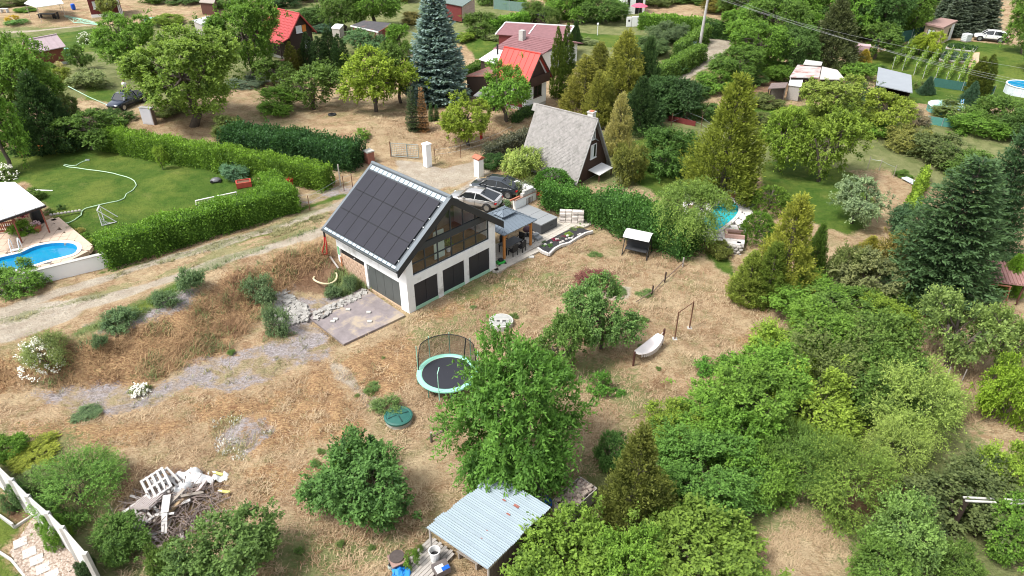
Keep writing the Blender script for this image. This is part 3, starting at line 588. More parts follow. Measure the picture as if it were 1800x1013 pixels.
def protos():
 for i in range(4): PROTO.setdefault('B', []).append((2.4, 5.0, *broad(10 + i, 2.4, 5.0, 1.3, 330, 9, 6, .15, .095, .42, .2, 8)))
 for i in range(3): PROTO['B'].append((4.2, 8.5, *broad(20 + i, 4.2, 8.5, 2.1, 620, 10, 6, .19, .12, .60, .25, 10)))
 for i in range(2): PROTO.setdefault('O', []).append((2.3, 3.9, *broad(30 + i, 2.3, 3.9, .8, 300, 8, 6, .13, .085, .40, .15, 8, 3, .13)))   # open orchard tree, forked
 for i in range(2): PROTO.setdefault('V', []).append((2.3, 3.3, *broad(36 + i, 2.3, 3.3, 1.05, 230, 9, 6, .13, .075, .42, .15, 7, 3, .15, inner=.1)))
 for i in range(4): PROTO.setdefault('L', []).append((2.2, 3.2, *broad(40 + i, 2.2, 3.2, .05, 330, 9, 6, .14, .085, .48, .12, 8, 4, .05)))   # shrub down to the ground
 for i in range(2): PROTO['L'].append((3.6, 5.0, *broad(50 + i, 3.6, 5.0, .1, 620, 10, 6, .16, .10, .6, .15, 10, 4, .08)))
 for i in range(2): PROTO.setdefault('A', []).append((2.4, 3.4, *broad(60 + i, 2.4, 3.4, .05, 300, 11, 6, .12, .05, .75, .05, 8, 5, .05, tip=.6)))   # airy shrub of long shoots
 for i in range(3): PROTO.setdefault('S', []).append((.8, 1.1, *broad(70 + i, .8, 1.1, .03, 70, 8, 5, .10, .055, .28, .1, 5, 3, .02)))
 for i in range(2): PROTO.setdefault('G', []).append((.8, .9, *broad(75 + i, .8, .9, .0, 110, 9, 6, .10, .034, .30, .05, 6, 5, .012, tip=.6)))
 PROTO['Y'] = [(3.5, 6.6, *broad(80, 3.5, 6.6, .5, 430, 15, 5, .24, .095, 1.05, .55, 11, 1, .17, .2, .55, 1.5))]
 for i in range(2): PROTO.setdefault('C', []).append((2.0, 8.0, *cypress(90 + i, 2.0, 8.0, prof_flame, 1250, 22, .85, .19, .07, 1.0, .24, .85, 9, .22)))
 PROTO['M'] = [(2.3, 6.0, *cypress(94, 2.3, 6.0, prof_cone, 1400, 18, .66, .18, .075, .8, .26, .65, 9, .2))]
 for i in range(2): PROTO.setdefault('T', []).append((.75, 6.0, *cypress(96 + i, .75, 6.0, prof_col, 900, 14, .34, .15, .055, 1.5, .12, .5, 9, .10)))
 PROTO['D'] = [(1.3, 1.9, *cypress(98, 1.3, 1.9, prof_dome, 800, 12, .26, .10, .055, .5, .06, .5, 6, .05))]
 for i in range(1): PROTO['P'] = [(3.2, 11.0, *spruce(100, 3.2, 11.0, 40, 19, 34, .34, .16, .30, .3, .72, .8, 4))]
 PROTO['F'] = [(5.0, 10.5, *spruce(104, 5.0, 10.5, 30, 17, 44, .34, .12, .06, .8, .62, .7, 4))]
 PROTO['N'] = [(.7, 2.6, *spruce(106, .7, 2.6, 20, 11, 16, .12, .04, .05, .03, .9, .6, 4))]
 PROTO['W'] = [(2.6, 5.0, *willow(108, 2.6, 5.0, .8, 420))]
protos()
TREES = []
_rt = random.Random(3)
NAMES = dict(B='broadleaf_tree', O='orchard_tree', V='orchard_tree', L='shrub', A='feathery_shrub', S='small_shrub', Y='cherry_tree', C='golden_cypress', M='conifer', T='thuja', D='clipped_shrub', P='spruce_tree', F='cypress_tree', N='young_conifer', W='willow', G='weed_clump')
CATS = dict(B='tree', O='tree', V='tree', L='shrub', A='shrub', S='shrub', Y='tree', C='conifer', M='conifer', T='conifer', D='shrub', P='spruce', F='conifer', N='conifer', W='tree', G='weed')
LOW = 'LASDG'; FK = 1.36
def tree(kind, cx, base, top, wpx, col, label, group=None, name=None, cat=None, rot=None, depthfac=1.0):
 by = base - (.30 * wpx if kind in LOW else 0)
 if kind == 'C': wpx *= .96
 p = at(cx, by); m = mpp(p); Rr = wpx * m / 2
 h = height_to(p, top + (.18 * wpx / 2 if kind in 'BOLASWYDG' else 0))
 h = max(h, Rr * .35)
 q = p + Vector((0, 0, h * .6)); bx = 900 + (cx - 900) * depth(q) / depth(p)
 p = at(bx, by);
 opts = PROTO[kind]
 r0, h0, cme, tme = min(opts, key=lambda o: abs(math.log(o[0] / Rr)) + _rt.random() * .35)
 t = thing(name or NAMES[kind], label, cat or CATS[kind], (p.x, p.y, p.z - .04), _rt.random() * 6.28 if rot is None else rot, group)
 s = (Rr / r0, Rr / r0, h / h0)
 for nm, me in (('trunk', tme), ('crown', cme)):
  o = put(nm, me, t); o.scale = s
  if nm == 'crown':
   k = FK * (1 + _rt.uniform(-.1, .1)); o.color = (col[0] * k * (.95 if name == 'young_conifer' or col[0] > col[1] * 1.1 else 1.05), col[1] * k * (1 + _rt.uniform(-.05, .05)), col[2] * k * (1. if col[2] < col[1] * .5 else 1), 1)
 TREES.append((p.x, p.y, Rr)); return t
def hedge(label, pts, wd, ht, col, dens=230, ls=.10, group=None, name='hedge', base=None, taper=.9, rough=.12, seed=1):
 """clipped hedge along ground pixels pts"""
 rg = np.random.default_rng(seed); W_ = [at(a, b) for a, b in pts]
 o0 = W_[0]; t = thing(name, label, 'hedge', o0, 0, group)
 V = []; T = []; core = MB(); tw = MB()
 for a, b in zip(W_[:-1], W_[1:]):
  d = np.array(b - a); Ln = np.linalg.norm(d[:2]); d = d / Ln; s = np.array([-d[1], d[0], 0]); up = np.array([0, 0, 1.])
  a_ = np.array(a - o0)
  nt_ = int(Ln * (wd + ht * 2) * dens); e = .25
  u = rg.uniform(-wd * .35, Ln + wd * .35, nt_); k = rg.random(nt_) * (wd + 2 * ht)
  tp = k < wd; left = (~tp) & (k < wd + ht)
  lat = np.where(tp, k - wd / 2, np.where(left, wd / 2, -wd / 2)); zz = np.where(tp, ht, np.where(left, k - wd, k - wd - ht))
  lat = lat * np.where(zz > ht * .8, taper, 1)
  n = np.where(tp[:, None], up, np.where(left[:, None], s, -s))
  wob = .12 * np.sin(u * 1.7 + zz * 2 + seed) + .08 * np.sin(u * 4.1 + lat * 3) + rg.normal(0, rough, nt_)
  pos = a_ + d * u[:, None] + s * lat[:, None] + up * zz[:, None] + n * wob[:, None]
  # ends
  ne = int(wd * ht * dens)
  for ue, nd in ((-wd * .3, -d), (Ln + wd * .3, d)):
   pe = a_ + d * ue + s * rg.uniform(-wd / 2, wd / 2, (ne, 1)) + up * rg.uniform(0, ht, (ne, 1)) + nd * rg.normal(0, rough, (ne, 1))
   pos = np.vstack([pos, pe]); n = np.vstack([n, np.repeat(nd[None], ne, 0)])
  m_ = len(pos); dd = nrm(rdir(rg, m_) * .9 + n * .5 + up * .5); nn = nrm(n + rdir(rg, m_) * .8)
  sz = rg.uniform(.7, 1.4, m_); v, _ = leaves(pos, dd, nn, ls * 1.2 * sz, ls * .8 * sz); V.append(v)
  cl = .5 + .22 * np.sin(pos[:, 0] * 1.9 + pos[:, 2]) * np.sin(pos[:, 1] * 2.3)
  T.append(np.clip(cl - .05 + np.where(n[:, 2] > .5, .18, -.1) + rg.normal(0, .22, m_), 0, 1))  # paler tops and darker sides paint daylight into the leaf tint
  M = Matrix(((d[0], s[0], 0, a_[0]), (d[1], s[1], 0, a_[1]), (d[2], 0, 1, a_[2]), (0, 0, 0, 1)))
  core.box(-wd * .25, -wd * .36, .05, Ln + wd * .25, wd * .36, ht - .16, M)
  for j in range(max(2, int(Ln / .8))):
   q = a_ + d * (j * .8); tw.tube([tuple(q + np.array([0, 0, -.1])), tuple(q + np.array([0, 0, ht * .7]))], [.035, .02], 5)
 v = np.vstack(V)
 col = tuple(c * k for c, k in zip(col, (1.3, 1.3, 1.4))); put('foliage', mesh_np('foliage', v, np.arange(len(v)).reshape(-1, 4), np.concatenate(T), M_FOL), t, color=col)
 cm = core.mesh('inner_core', M_FOL); a = cm.attributes.new('tint', 'FLOAT', 'FACE'); a.data.foreach_set('value', np.full(len(cm.polygons), .15, np.float32))  # darker solid core added to stop the view through the hedge
 put('inner_core', cm, t, color=col)
 tw.build('stems', BARK, t)
 return t
# ------------------------------------------------------------------ planting
YG = (.135, .205, .032); BR = (.092, .180, .030); MD = (.075, .135, .030); GR = (.06, .115, .032); DK = (.032, .066, .024); OL = (.10, .135, .045)
GOLD = (.135, .15, .034); DGOLD = (.075, .09, .022); SPR = (.125, .185, .20); BLUEG = (.05, .10, .065); PALE = (.15, .20, .09); FIRC = (.050, .098, .042); LAUR = (.032, .080, .024)
ORD4 = ['leftmost ', 'second from left ', 'third from left ', 'rightmost ']
def t_(*a, **k): return tree(*a, **k)
# upper left gardens
t_('B', 22, 238, 66, 130, BR, 'broad bright green tree at the left edge in front of the brown shed')
t_('M', 62, 262, 118, 105, DK, 'dark broad conifer behind the left end of the mown lawn')
t_('B', -16, 300, 150, 84, BR, 'leafy green tree at the left edge beside the orange bench')
t_('B', 150, 262, 188, 105, MD, 'leafy mid green tree over the far end of the long clipped hedge')
t_('L', 205, 232, 190, 55, GR, 'dark green bush in front of the front wheel of the dark pickup')
t_('B', 115, 235, 165, 60, OL, 'thin grey green young tree beside the tow line of the pickup')
t_('L', 155, 172, 121, 64, PALE, 'pale green rounded bush left of the dark pickup')
t_('O', 138, 122, 78, 46, MD, 'small gnarled tree right of the brown shed')
t_('L', 152, 82, 62, 24, (.09, .15, .04), 'small bush covered in white blossom right of the brown shed', name='flowering_bush')
t_('L', 172, 88, 70, 26, MD, 'low green bush beside the white blossom bush')
t_('B', 222, 132, 22, 95, BR, 'dense green tree right of the white blossom bush')
t_('B', 315, 222, 38, 195, (.115, .175, .036), 'large spreading yellow green walnut tree with a leaning grey trunk behind the lawn')
t_('B', 425, 140, -12, 125, BR, 'tall bright green tree left of the red tiled cottage')
t_('L', 100, 160, 118, 40, (.13, .17, .03), 'yellowish low shrub in front of the brown shed')
t_('L', 70, 138, 108, 40, BR, 'green shrub at the front wall of the brown shed')
t_('S', 105, 126, 108, 13, (.40, .38, .22), 'little shrub of cream blossom at the corner of the brown shed', name='flowering_shrub')
t_('S', 20, 42, 26, 20, (.35, .25, .02), 'clump of yellow flowers in the far left garden bed', name='flower_clump', cat='flowers')
t_('S', 33, 54, 38, 38, (.09, .19, .05), 'bright green row of leafy vegetables in the far left bed', name='vegetable_clump', cat='vegetables')
t_('L', 45, 30, 18, 34, BR, 'low green bush beside the white canopy')
t_('L', 20, 28, -6, 60, OL, 'olive shrub at the top left corner behind the white canopy')
t_('L', 60, 20, -10, 50, MD, 'green shrub at the top left behind the white canopy')
t_('B', 190, 32, -8, 34, (.14, .16, .05), 'slender yellowish young tree before the maroon cottage windows')
t_('L', 325, 26, -8, 70, GR, 'round dark green bush at the top edge left of the walnut tree')
t_('L', 268, 20, -18, 50, MD, 'green bush at the top edge beside the maroon cottage')
t_('L', 295, 60, 22, 60, YG, 'yellow green bush beside the grey flat shed roof')
t_('L', 400, 30, -14, 60, MD, 'green bush at the top edge behind the tall bright tree')
t_('L', 500, 30, -14, 60, DK, 'dark green bush at the top edge behind the red tiled cottage')
t_('L', 548, 60, 8, 70, GR, 'grey green bush right behind the red tiled cottage')
t_('B', 598, 55, -20, 75, MD, 'green tree at the top edge left of the dark roofed garden shed')
t_('B', 655, 50, -35, 90, BR, 'bright green tree at the top edge behind the dark roofed garden shed')
t_('L', 575, 70, 40, 50, BLUEG, 'bluish shrub between the red tiled cottage and the small white panel')
t_('O', 642, 92, 46, 82, (.075, .145, .065), 'grey green spreading tree in front of the dark roofed garden shed')
t_('B', 703, 95, 40, 45, BR, 'green young tree between the dark roofed shed and the blue spruce')
t_('T', 511, 132, 72, 20, GOLD, 'golden green thuja column nearest the red tiled cottage')
t_('T', 528, 128, 84, 15, DGOLD, 'narrow bronze green thuja second from the red tiled cottage')
for i, (x, y, tp, w_) in enumerate(((540, 126, 55, 22), (560, 130, 62, 28), (577, 128, 46, 26), (596, 132, 58, 24))):
 t_('T', x, y, tp, w_, DK, ORD4[i] + 'tall dark thuja in the row beside the red tiled cottage', 'dark thujas beside the red tiled cottage')
t_('S', 595, 140, 90, 46, BR, 'bright green shrub at the right end of the dark thuja row')
t_('O', 545, 192, 106, 112, MD, 'large mid green fruit tree with grey stems left of the black tyre')
t_('L', 487, 222, 155, 82, BR, 'yellow green bush in front of the fruit tree left of the tyre')
t_('B', 480, 150, 100, 60, MD, 'green leafy shrub before the terrace of the red tiled cottage')
t_('O', 655, 196, 82, 128, (.155, .225, .030), 'yellow green tree with a forked trunk on the straw lawn')
t_('B', 700, 181, 72, 68, MD, 'darker green tree with a single straight trunk right of the forked yellow green tree')
t_('L', 430, 168, 145, 60, (.10, .14, .10), 'grey green lavender like bush right of the walnut tree')
t_('L', 372, 175, 148, 50, MD, 'low green bush beneath the walnut tree')
t_('L', 395, 260, 205, 55, OL, 'loose grey green bush at the left end of the dark laurel hedge')
t_('L', 300, 218, 180, 55, OL, 'low olive bush beside the leaning trunk of the walnut tree')
t_('P', 765, 178, -32, 112, SPR, 'tall blue grey spruce towering over the straw lawn')
t_('N', 723, 229, 150, 24, (.055, .09, .04), 'small dark green conifer beside the dead brown one')
t_('N', 741, 230, 151, 21, (.24, .13, .07), 'small dead conifer turned rusty brown')
for x, y, tp, l in ((757, 213, 180, 'left one of two '), (767, 211, 183, 'right one of two ')):
 t_('N', x, y, tp, 11, (.05, .12, .03), l + 'tiny green conifers right of the dead brown conifer', 'pair of tiny conifers on the straw lawn')
t_('B', 822, 256, 163, 84, (.145, .21, .03), 'young yellow green tree beside the drive to the cottage')
t_('B', 889, 213, 110, 84, BR, 'green tree with orange tinted shoots in front of the red sheet roof')
t_('S', 635, 252, 228, 26, BR, 'bright little shrub at the end of the dark laurel hedge')
t_('L', 845, 82, 22, 62, MD, 'green shrub behind the white low roof with the stove pipe')
t_('L', 882, 84, 52, 60, PALE, 'pale green shrub left behind the red sheet roof')
t_('L', 815, 84, 56, 38, YG, 'yellow green shrub right behind the blue spruce')
t_('L', 905, 30, -12, 50, BR, 'green bush at the top edge right of the green mesh fence')
t_('T', 980, 172, 44, 20, (.07, .115, .018), 'left of the two tall narrow thuja columns beside the red sheet roof')
t_('T', 997, 174, 38, 22, (.062, .105, .018), 'right of the two tall narrow thuja columns beside the red sheet roof')
t_('L', 950, 62, 0, 66, MD, 'round green bush on the far lawn left of the dark garden hut')
t_('L', 1000, 62, -22, 84, BR, 'broad green tree on the far lawn at the top edge')
t_('L', 1058, 66, -18, 92, (.065, .13, .03), 'rounded dark leaved tree at the top edge left of the white house')
t_('M', 1012, 78, 34, 24, DK, 'small dark conifer on the far lawn')
t_('T', 937, 72, 40, 12, BLUEG, 'narrow bluish conifer beside the far lawn')
t_('S', 955, 72, 44, 26, (.13, .11, .10), 'greyish brown bare shrub beside the far lawn')
t_('S', 968, 70, 32, 22, OL, 'yellow green shrub beside the bare shrub on the far lawn')
t_('L', 1035, 86, 66, 34, PALE, 'pale green low bush behind the maroon tiled roof')
t_('L', 985, 30, -25, 50, (.14, .15, .03), 'yellowish bush at the top edge above the far lawn')
# golden cypress group and the dark conifers behind it
t_('C', 1100, 196, 44, 84, GOLD, 'tallest golden cypress in the group behind the pointed grey roof')
t_('C', 1030, 196, 92, 78, (.15, .155, .04), 'broad golden cypress left in the group behind the pointed grey roof')
t_('C', 1052, 222, 120, 52, (.135, .15, .035), 'slim olive golden cypress at the chimney of the pointed grey roof')
t_('C', 1092, 272, 156, 50, (.24, .245, .10), 'pale cream tipped golden cypress right of the pointed grey roof')
t_('C', 1068, 212, 134, 40, (.12, .14, .035), 'narrow olive cypress between the two front golden cypresses')
t_('C', 1055, 150, 70, 60, (.12, .14, .035), 'olive cypress at the back of the golden cypress group')
t_('L', 1106, 340, 256, 58, (.125, .15, .035), 'rounded olive green clipped bush against the pointed cottage gable', name='clipped_bush')
t_('M', 1140, 192, 56, 62, (.04, .08, .028), 'dark green conifer right of the tallest golden cypress')
t_('M', 1128, 232, 128, 70, DK, 'dark conifer at the right foot of the golden cypress group')
t_('L', 1165, 232, 128, 105, (.04, .085, .028), 'wide dark green shrub in front of the far dirt lane')
t_('L', 1195, 228, 136, 84, (.036, .078, .028), 'dark green shrub between the wide dark shrub and the great golden conifer')
t_('L', 1130, 245, 160, 76, (.034, .07, .026), 'dark evergreen bush right of the front golden cypress')
t_('L', 1215, 188, 140, 66, (.055, .11, .03), 'dark green bush at the near end of the far dirt lane')
t_('L', 1242, 222, 176, 46, GR, 'green bush left of the great golden conifer')
t_('L', 1262, 178, 122, 66, BR, 'bright green bush right of the far dirt lane')
t_('L', 1140, 118, 62, 70, (.075, .12, .05), 'grey green shrub behind the white gate boxes')
t_('L', 1175, 95, 36, 70, (.09, .14, .07), 'grey green loose bush left of the concrete pole')
t_('L', 1200, 30, -14, 90, MD, 'green shrub at the top edge left of the concrete pole')
t_('L', 1150, 28, -18, 60, OL, 'olive shrub at the top edge behind the pink parasol')
t_('L', 1262, 40, -12, 60, (.13, .13, .03), 'yellow brown shrub at the top edge right of the concrete pole')
t_('C', 1290, 345, 118, 118, (.115, .155, .026), 'great golden green conifer standing alone behind the turquoise pool')
t_('L', 1174, 332, 230, 100, (.062, .135, .03), 'big round green bush in the garden beyond the clipped hedge')
t_('L', 1172, 205, 178, 40, DK, 'dark low bush at the back of the round bush garden')
t_('S', 1055, 234, 214, 26, (.20, .17, .13), 'bare greyish shrub behind the chimney of the pointed grey roof')
# wood, upper right
for x, y, tp, w_, c in ((1300, 148, 78, 90, MD), (1335, 130, 30, 100, BR), (1310, 78, 2, 90, BR), (1365, 98, -18, 100, MD), (1395, 130, 40, 80, GR), (1405, 66, -38, 90, BR), (1440, 52, -45, 80, MD), (1505, 70, -40, 90, BR),
      (1530, 58, -50, 90, MD), (1560, 76, -30, 90, (.05, .11, .03)), (1590, 66, -45, 90, BR), (1620, 40, -60, 80, GR), (1340, 20, -60, 80, MD), (1545, 104, 40, 70, MD), (1580, 20, -70, 80, MD), (1480, 20, -70, 80, BR), (1300, 30, -30, 70, MD)):
 t_('B', x, y, tp, w_, c, 'broadleaf tree in the dense green wood behind the vineyard', 'trees of the dense wood at the upper right')
for x, y, tp, w_, c in ((1310, 165, 120, 70, GR), (1345, 150, 95, 80, MD), (1385, 105, 60, 80, GR), (1420, 100, 20, 80, BR), (1510, 92, 20, 80, GR), (1550, 84, 10, 80, BR), (1585, 72, 5, 80, MD), (1610, 60, -15, 80, BR), (1640, 30, -50, 70, MD), (1380, 45, -20, 90, MD), (1330, 60, 10, 80, BR), (1450, 90, 10, 70, GR)):
 t_('L', x, y, tp, w_, c, 'leafy undergrowth tree low at the front of the dense green wood', 'undergrowth of the dense wood at the upper right')
for x, y, tp, w_, c in ((20, 12, -22, 60, OL), (100, 4, -25, 50, MD), (235, 8, -24, 50, BR), (360, 60, 30, 44, OL), (440, 14, -30, 70, GR), (470, 22, -22, 60, MD), (530, 22, -30, 70, BR), (610, 18, -30, 70, GR), (700, 20, -25, 60, (.17, .17, .06)), (725, 55, 20, 46, (.17, .17, .06)), (860, 20, -20, 40, MD), (1100, -2, -40, 60, GR), (1170, 12, -30, 80, BR), (1230, 25, -25, 70, MD), (1290, 14, -40, 80, OL)):
 t_('L', x, y, tp, w_, c, 'green bush in the hedgerow along the top edge of the view', 'bushes of the hedgerow along the top edge')
t_('M', 1472, 122, -14, 98, (.060, .080, .035), 'big dark olive spruce rising before the wood at the rusty shed')
t_('C', 1520, 122, 84, 30, (.24, .18, .035), 'small orange golden conifer left of the grey roofed shed')
t_('L', 1500, 158, 106, 70, BR, 'bright green bush left of the grey roofed shed')
t_('L', 1535, 140, 112, 40, GR, 'dark green bush touching the grey roofed shed')
t_('L', 1365, 155, 112, 50, BR, 'green bush left of the rusty roofed shed')
t_('B', 1462, 212, 128, 95, (.165, .22, .05), 'yellow green tree in front of the rusty roofed shed')
t_('L', 1515, 205, 146, 66, (.06, .11, .045), 'blue green bush left in front of the grey roofed shed')
t_('B', 1562, 232, 156, 78, (.17, .215, .04), 'yellow leaning tree in front of the grey roofed shed')
t_('L', 1612, 232, 192, 46, (.17, .16, .11), 'grey twiggy bush left of the covered round pool')
t_('M', 1634, 166, 132, 26, BLUEG, 'small blue green conifer before the vine rows')
t_('S', 1616, 164, 142, 20, OL, 'small olive shrub beside the grey roofed shed')
t_('O', 1620, 96, 58, 34, (.18, .24, .03), 'left of the two yellow leaved little trees in front of the flat roofed cabin')
t_('O', 1645, 100, 54, 40, (.19, .245, .03), 'right of the two yellow leaved little trees in front of the flat roofed cabin')
for i, (x, y, tp, w_) in enumerate(((1668, 50, -30, 40), (1690, 62, -30, 52), (1715, 60, -40, 56), (1742, 55, -44, 58))):
 t_('P', x, y, tp, w_, (.09, .125, .10), ORD4[i] + 'grey green spruce in the row behind the white car', 'row of spruces behind the white car')
t_('B', 1822, 95, -15, 80, BR, 'green tree at the right edge beside the white car')
t_('B', 1818, 126, 50, 56, MD, 'small green tree at the right edge right of the white car')
t_('T', 1722, 172, 97, 24, (.085, .115, .02), 'left half of the twin thuja before the vineyard')
t_('T', 1738, 172, 94, 24, (.075, .11, .02), 'right half of the twin thuja before the vineyard')
t_('M', 1712, 182, 140, 30, BLUEG, 'blue green young conifer at the foot of the twin thuja')
# right gardens
t_('L', 1690, 232, 178, 88, OL, 'pale olive bush right of the covered round pool')
t_('L', 1760, 250, 168, 90, MD, 'green bush below the blue round pool at the right edge')
t_('L', 1722, 262, 200, 90, BR, 'green leafy bush between the covered pool and the tall dark cypress')
t_('L', 1800, 262, 192, 70, GR, 'dark green bush at the right edge below the blue round pool')
t_('O', 1384, 300, 190, 95, YG, 'left yellow green orchard tree on the shady lawn')
t_('O', 1456, 318, 186, 130, (.125, .19, .03), 'right yellow green orchard tree with a stout forked trunk on the shady lawn')
t_('L', 1405, 238, 190, 90, YG, 'yellow green shrub at the back of the shady orchard lawn')
t_('L', 1480, 244, 190, 100, YG, 'spreading yellow green shrub behind the right orchard tree')
t_('L', 1545, 262, 212, 90, BR, 'green shrub right behind the right orchard tree')
t_('L', 1350, 205, 165, 60, OL, 'loose olive shrub right of the great golden conifer')
t_('L', 1340, 232, 196, 45, OL, 'pale weedy bush right of the great golden conifer')
t_('L', 1600, 282, 222, 70, (.15, .165, .05), 'yellowish bush at the head of the straw plot')
t_('L', 1650, 312, 236, 96, (.085, .115, .045), 'grey green round bush at the head of the ivy screen')
t_('L', 1700, 330, 258, 90, MD, 'green bush behind the tall dark cypress')
t_('L', 1590, 320, 300, 30, MD, 'tiny weed bush beside the lying blue white panel')
t_('O', 1509, 393, 312, 90, (.16, .23, .13), 'small silvery green apple tree at the edge of the shady lawn')
t_('D', 1357, 388, 320, 66, (.10, .18, .028), 'rounded clipped bush right of the turquoise pool', name='clipped_bush')
t_('D', 1335, 436, 366, 56, (.085, .17, .026), 'dome shaped clipped bush with grey twigs right of the pool paving', name='clipped_bush')
t_('C', 1395, 516, 332, 96, (.155, .18, .034), 'golden cypress in front of the shady orchard lawn')
t_('M', 1440, 486, 386, 48, (.07, .125, .025), 'slim green cypress right beside the golden cypress of the orchard lawn')
t_('C', 1322, 528, 436, 64, (.135, .175, .04), 'low yellow tipped cypress at the corner of the straw plot')
t_('C', 1360, 532, 420, 70, (.085, .13, .025), 'green cypress between the low yellow tipped one and the golden one')
t_('W', 1212, 432, 320, 116, (.13, .20, .05), 'light feathery willow hanging over the turquoise pool')
t_('L', 1262, 462, 424, 44, (.11, .14, .035), 'olive green shrub at the foot of the willow')
t_('D', 972, 352, 290, 66, (.062, .155, .026), 'ball of a clipped green bush at the head of the hedge', name='clipped_bush')
t_('L', 914, 330, 258, 66, (.20, .265, .08), 'yellow variegated bush beside the dark parked car')
t_('L', 868, 308, 270, 44, (.035, .085, .024), 'dark green bush beside the red capped white post')
t_('S', 905, 352, 318, 24, (.13, .17, .09), 'tall grey green grass clump behind the dark parked car')
t_('S', 884, 372, 350, 26, (.10, .17, .08), 'low grey green tuft behind the silver parked car')
t_('S', 928, 352, 322, 22, (.12, .15, .10), 'silvery tuft on the terrace wall')
t_('S', 945, 340, 312, 40, OL, 'olive shrub on the terrace above the white wall')
t_('L', 1530, 548, 440, 116, (.14, .17, .075), 'grey green bush left of the dark garden hut')
t_('L', 1585, 520, 416, 72, (.15, .14, .042), 'bronze gold bush left of the dark garden hut')
t_('C', 1530, 470, 412, 52, (.19, .17, .035), 'small golden conifer behind the grey green bush')
t_('L', 1488, 520, 432, 60, OL, 'olive bush right of the slim green cypress')
t_('F', 1690, 528, 275, 205, FIRC, 'huge dark green feathery cypress over the garden hut')
t_('F', 1778, 470, 205, 120, (.042, .085, .040), 'tall dark cypress at the right edge behind the huge feathery one')
t_('L', 1610, 440, 362, 76, (.05, .105, .05), 'blue green bush at the left of the huge feathery cypress')
t_('M', 1785, 512, 442, 52, (.10, .20, .025), 'bright green young conifer at the right edge beside the tiled shelter')
t_('L', 1575, 560, 505, 60, MD, 'green bush at the foot of the dark garden hut')
# bottom right thicket
for x, y, tp, w_, c, k in ((1430, 590, 490, 140, BR, 'L'), (1490, 600, 505, 130, MD, 'B'), (1545, 615, 530, 110, YG, 'L'), (1450, 660, 525, 150, BR, 'O'), (1530, 680, 545, 140, MD, 'L'), (1385, 675, 575, 120, YG, 'L'), (1470, 730, 590, 160, OL, 'A'), (1355, 740, 610, 150, BR, 'O'),
      (1550, 760, 625, 140, MD, 'L'), (1260, 790, 690, 140, BR, 'L'), (1340, 810, 660, 150, BR, 'B'), (1430, 800, 665, 150, YG, 'L'), (1190, 800, 720, 100, YG, 'L'), (1300, 860, 735, 140, BR, 'L'), (1560, 700, 600, 120, BR, 'O'), (1410, 880, 760, 120, MD, 'A')):
 t_(k, x, y - (.25 * w_ if k in 'OB' else 0), tp, w_, c, 'wild green bush in the dense thicket on the lower right', 'wild bushes of the lower right thicket')
for x, y, tp, w_, l in ((1610, 800, 650, 150, 'largest '), (1655, 750, 680, 90, 'rightmost '), (1585, 850, 745, 105, 'lowest ')):
 t_('A', x, y, tp, w_, (.16, .23, .06), l + 'pale yellow green feathery shrub on the right side of the thicket', 'pale feathery shrubs right of the thicket')
t_('L', 1250, 920, 775, 190, (.07, .15, .032), 'large rounded green tree right of the dark gold cypress near the bottom')
t_('L', 1345, 900, 800, 110, BR, 'bright green shrub right of the large rounded tree near the bottom')
t_('A', 1480, 930, 800, 150, (.105, .165, .035), 'feathery green shrub above the bare straw patch at the bottom')
t_('L', 1690, 965, 832, 190, (.075, .105, .04), 'dull dark green shrub around the weathered white bench')
t_('L', 1600, 1010, 880, 120, (.11, .185, .055), 'light green leafy young tree at the bottom right of the straw patch')
t_('L', 1560, 1050, 950, 110, MD, 'green shrub at the bottom edge right of the straw patch')
t_('L', 1780, 900, 795, 110, YG, 'yellow green shrub at the right edge above the white bench')
t_('L', 1790, 1000, 890, 110, BR, 'green shrub at the right edge near the bottom')
t_('L', 1690, 1040, 960, 70, MD, 'small green bush at the bottom edge near the right corner')
t_('V', 1690, 645, 532, 150, (.12, .175, .055), 'grey green orchard tree with dark forked limbs on the right slope')
t_('V', 1772, 668, 556, 104, (.12, .18, .05), 'green orchard tree at the right edge beside the forked one')
t_('L', 1785, 770, 640, 92, (.15, .24, .028), 'bright yellow green bush at the right edge below the orchard trees')
t_('S', 1655, 700, 672, 40, (.18, .17, .05), 'yellowish weed clump below the forked orchard tree')
# lawn trees and shrubs of the main plot
t_('Y', 900, 838, 630, 206, (.062, .135, .026), 'big fresh green cherry tree hiding the right side of the trampoline')
t_('O', 1062, 612, 488, 132, (.085, .165, .05), 'green apple tree right of the trampoline with a red ball in it')
t_('O', 985, 660, 556, 100, (.085, .16, .04), 'smaller apple tree between the cherry tree and the bigger apple tree')
t_('L', 632, 952, 796, 178, (.068, .14, .042), 'round apple tree alone in the dry grass at the bottom')
for x, y, tp, w_, c, l in ((602, 822, 780, 44, (.20, .27, .03), 'yellow green upright bush behind the round apple tree'), (625, 812, 764, 46, (.075, .20, .04), 'bright green upright bush behind the round apple tree'), (655, 826, 762, 48, (.05, .11, .05), 'dark green upright bush behind the round apple tree')):
 t_('M', x, y, tp, w_, c, l, name='upright_bush', cat='shrub')
t_('C', 1124, 925, 740, 112, (.082, .105, .026), 'dark gold cypress behind the crate of firewood')
t_('L', 1078, 835, 764, 56, (.06, .13, .035), 'green bush between the cherry tree and the dark gold cypress')
t_('L', 992, 1075, 932, 190, (.105, .175, .03), 'wide bright green tree hiding the corner of the metal roofed shed')
t_('L', 1230, 1080, 930, 220, (.10, .17, .03), 'wide bright green tree at the bottom edge right of the shed')
t_('L', 1105, 1070, 945, 130, (.10, .19, .03), 'bright green bush at the bottom edge between the two wide trees')
t_('L', 398, 1065, 925, 172, (.085, .15, .045), 'large rounded green tree at the bottom edge below the pallet heap')
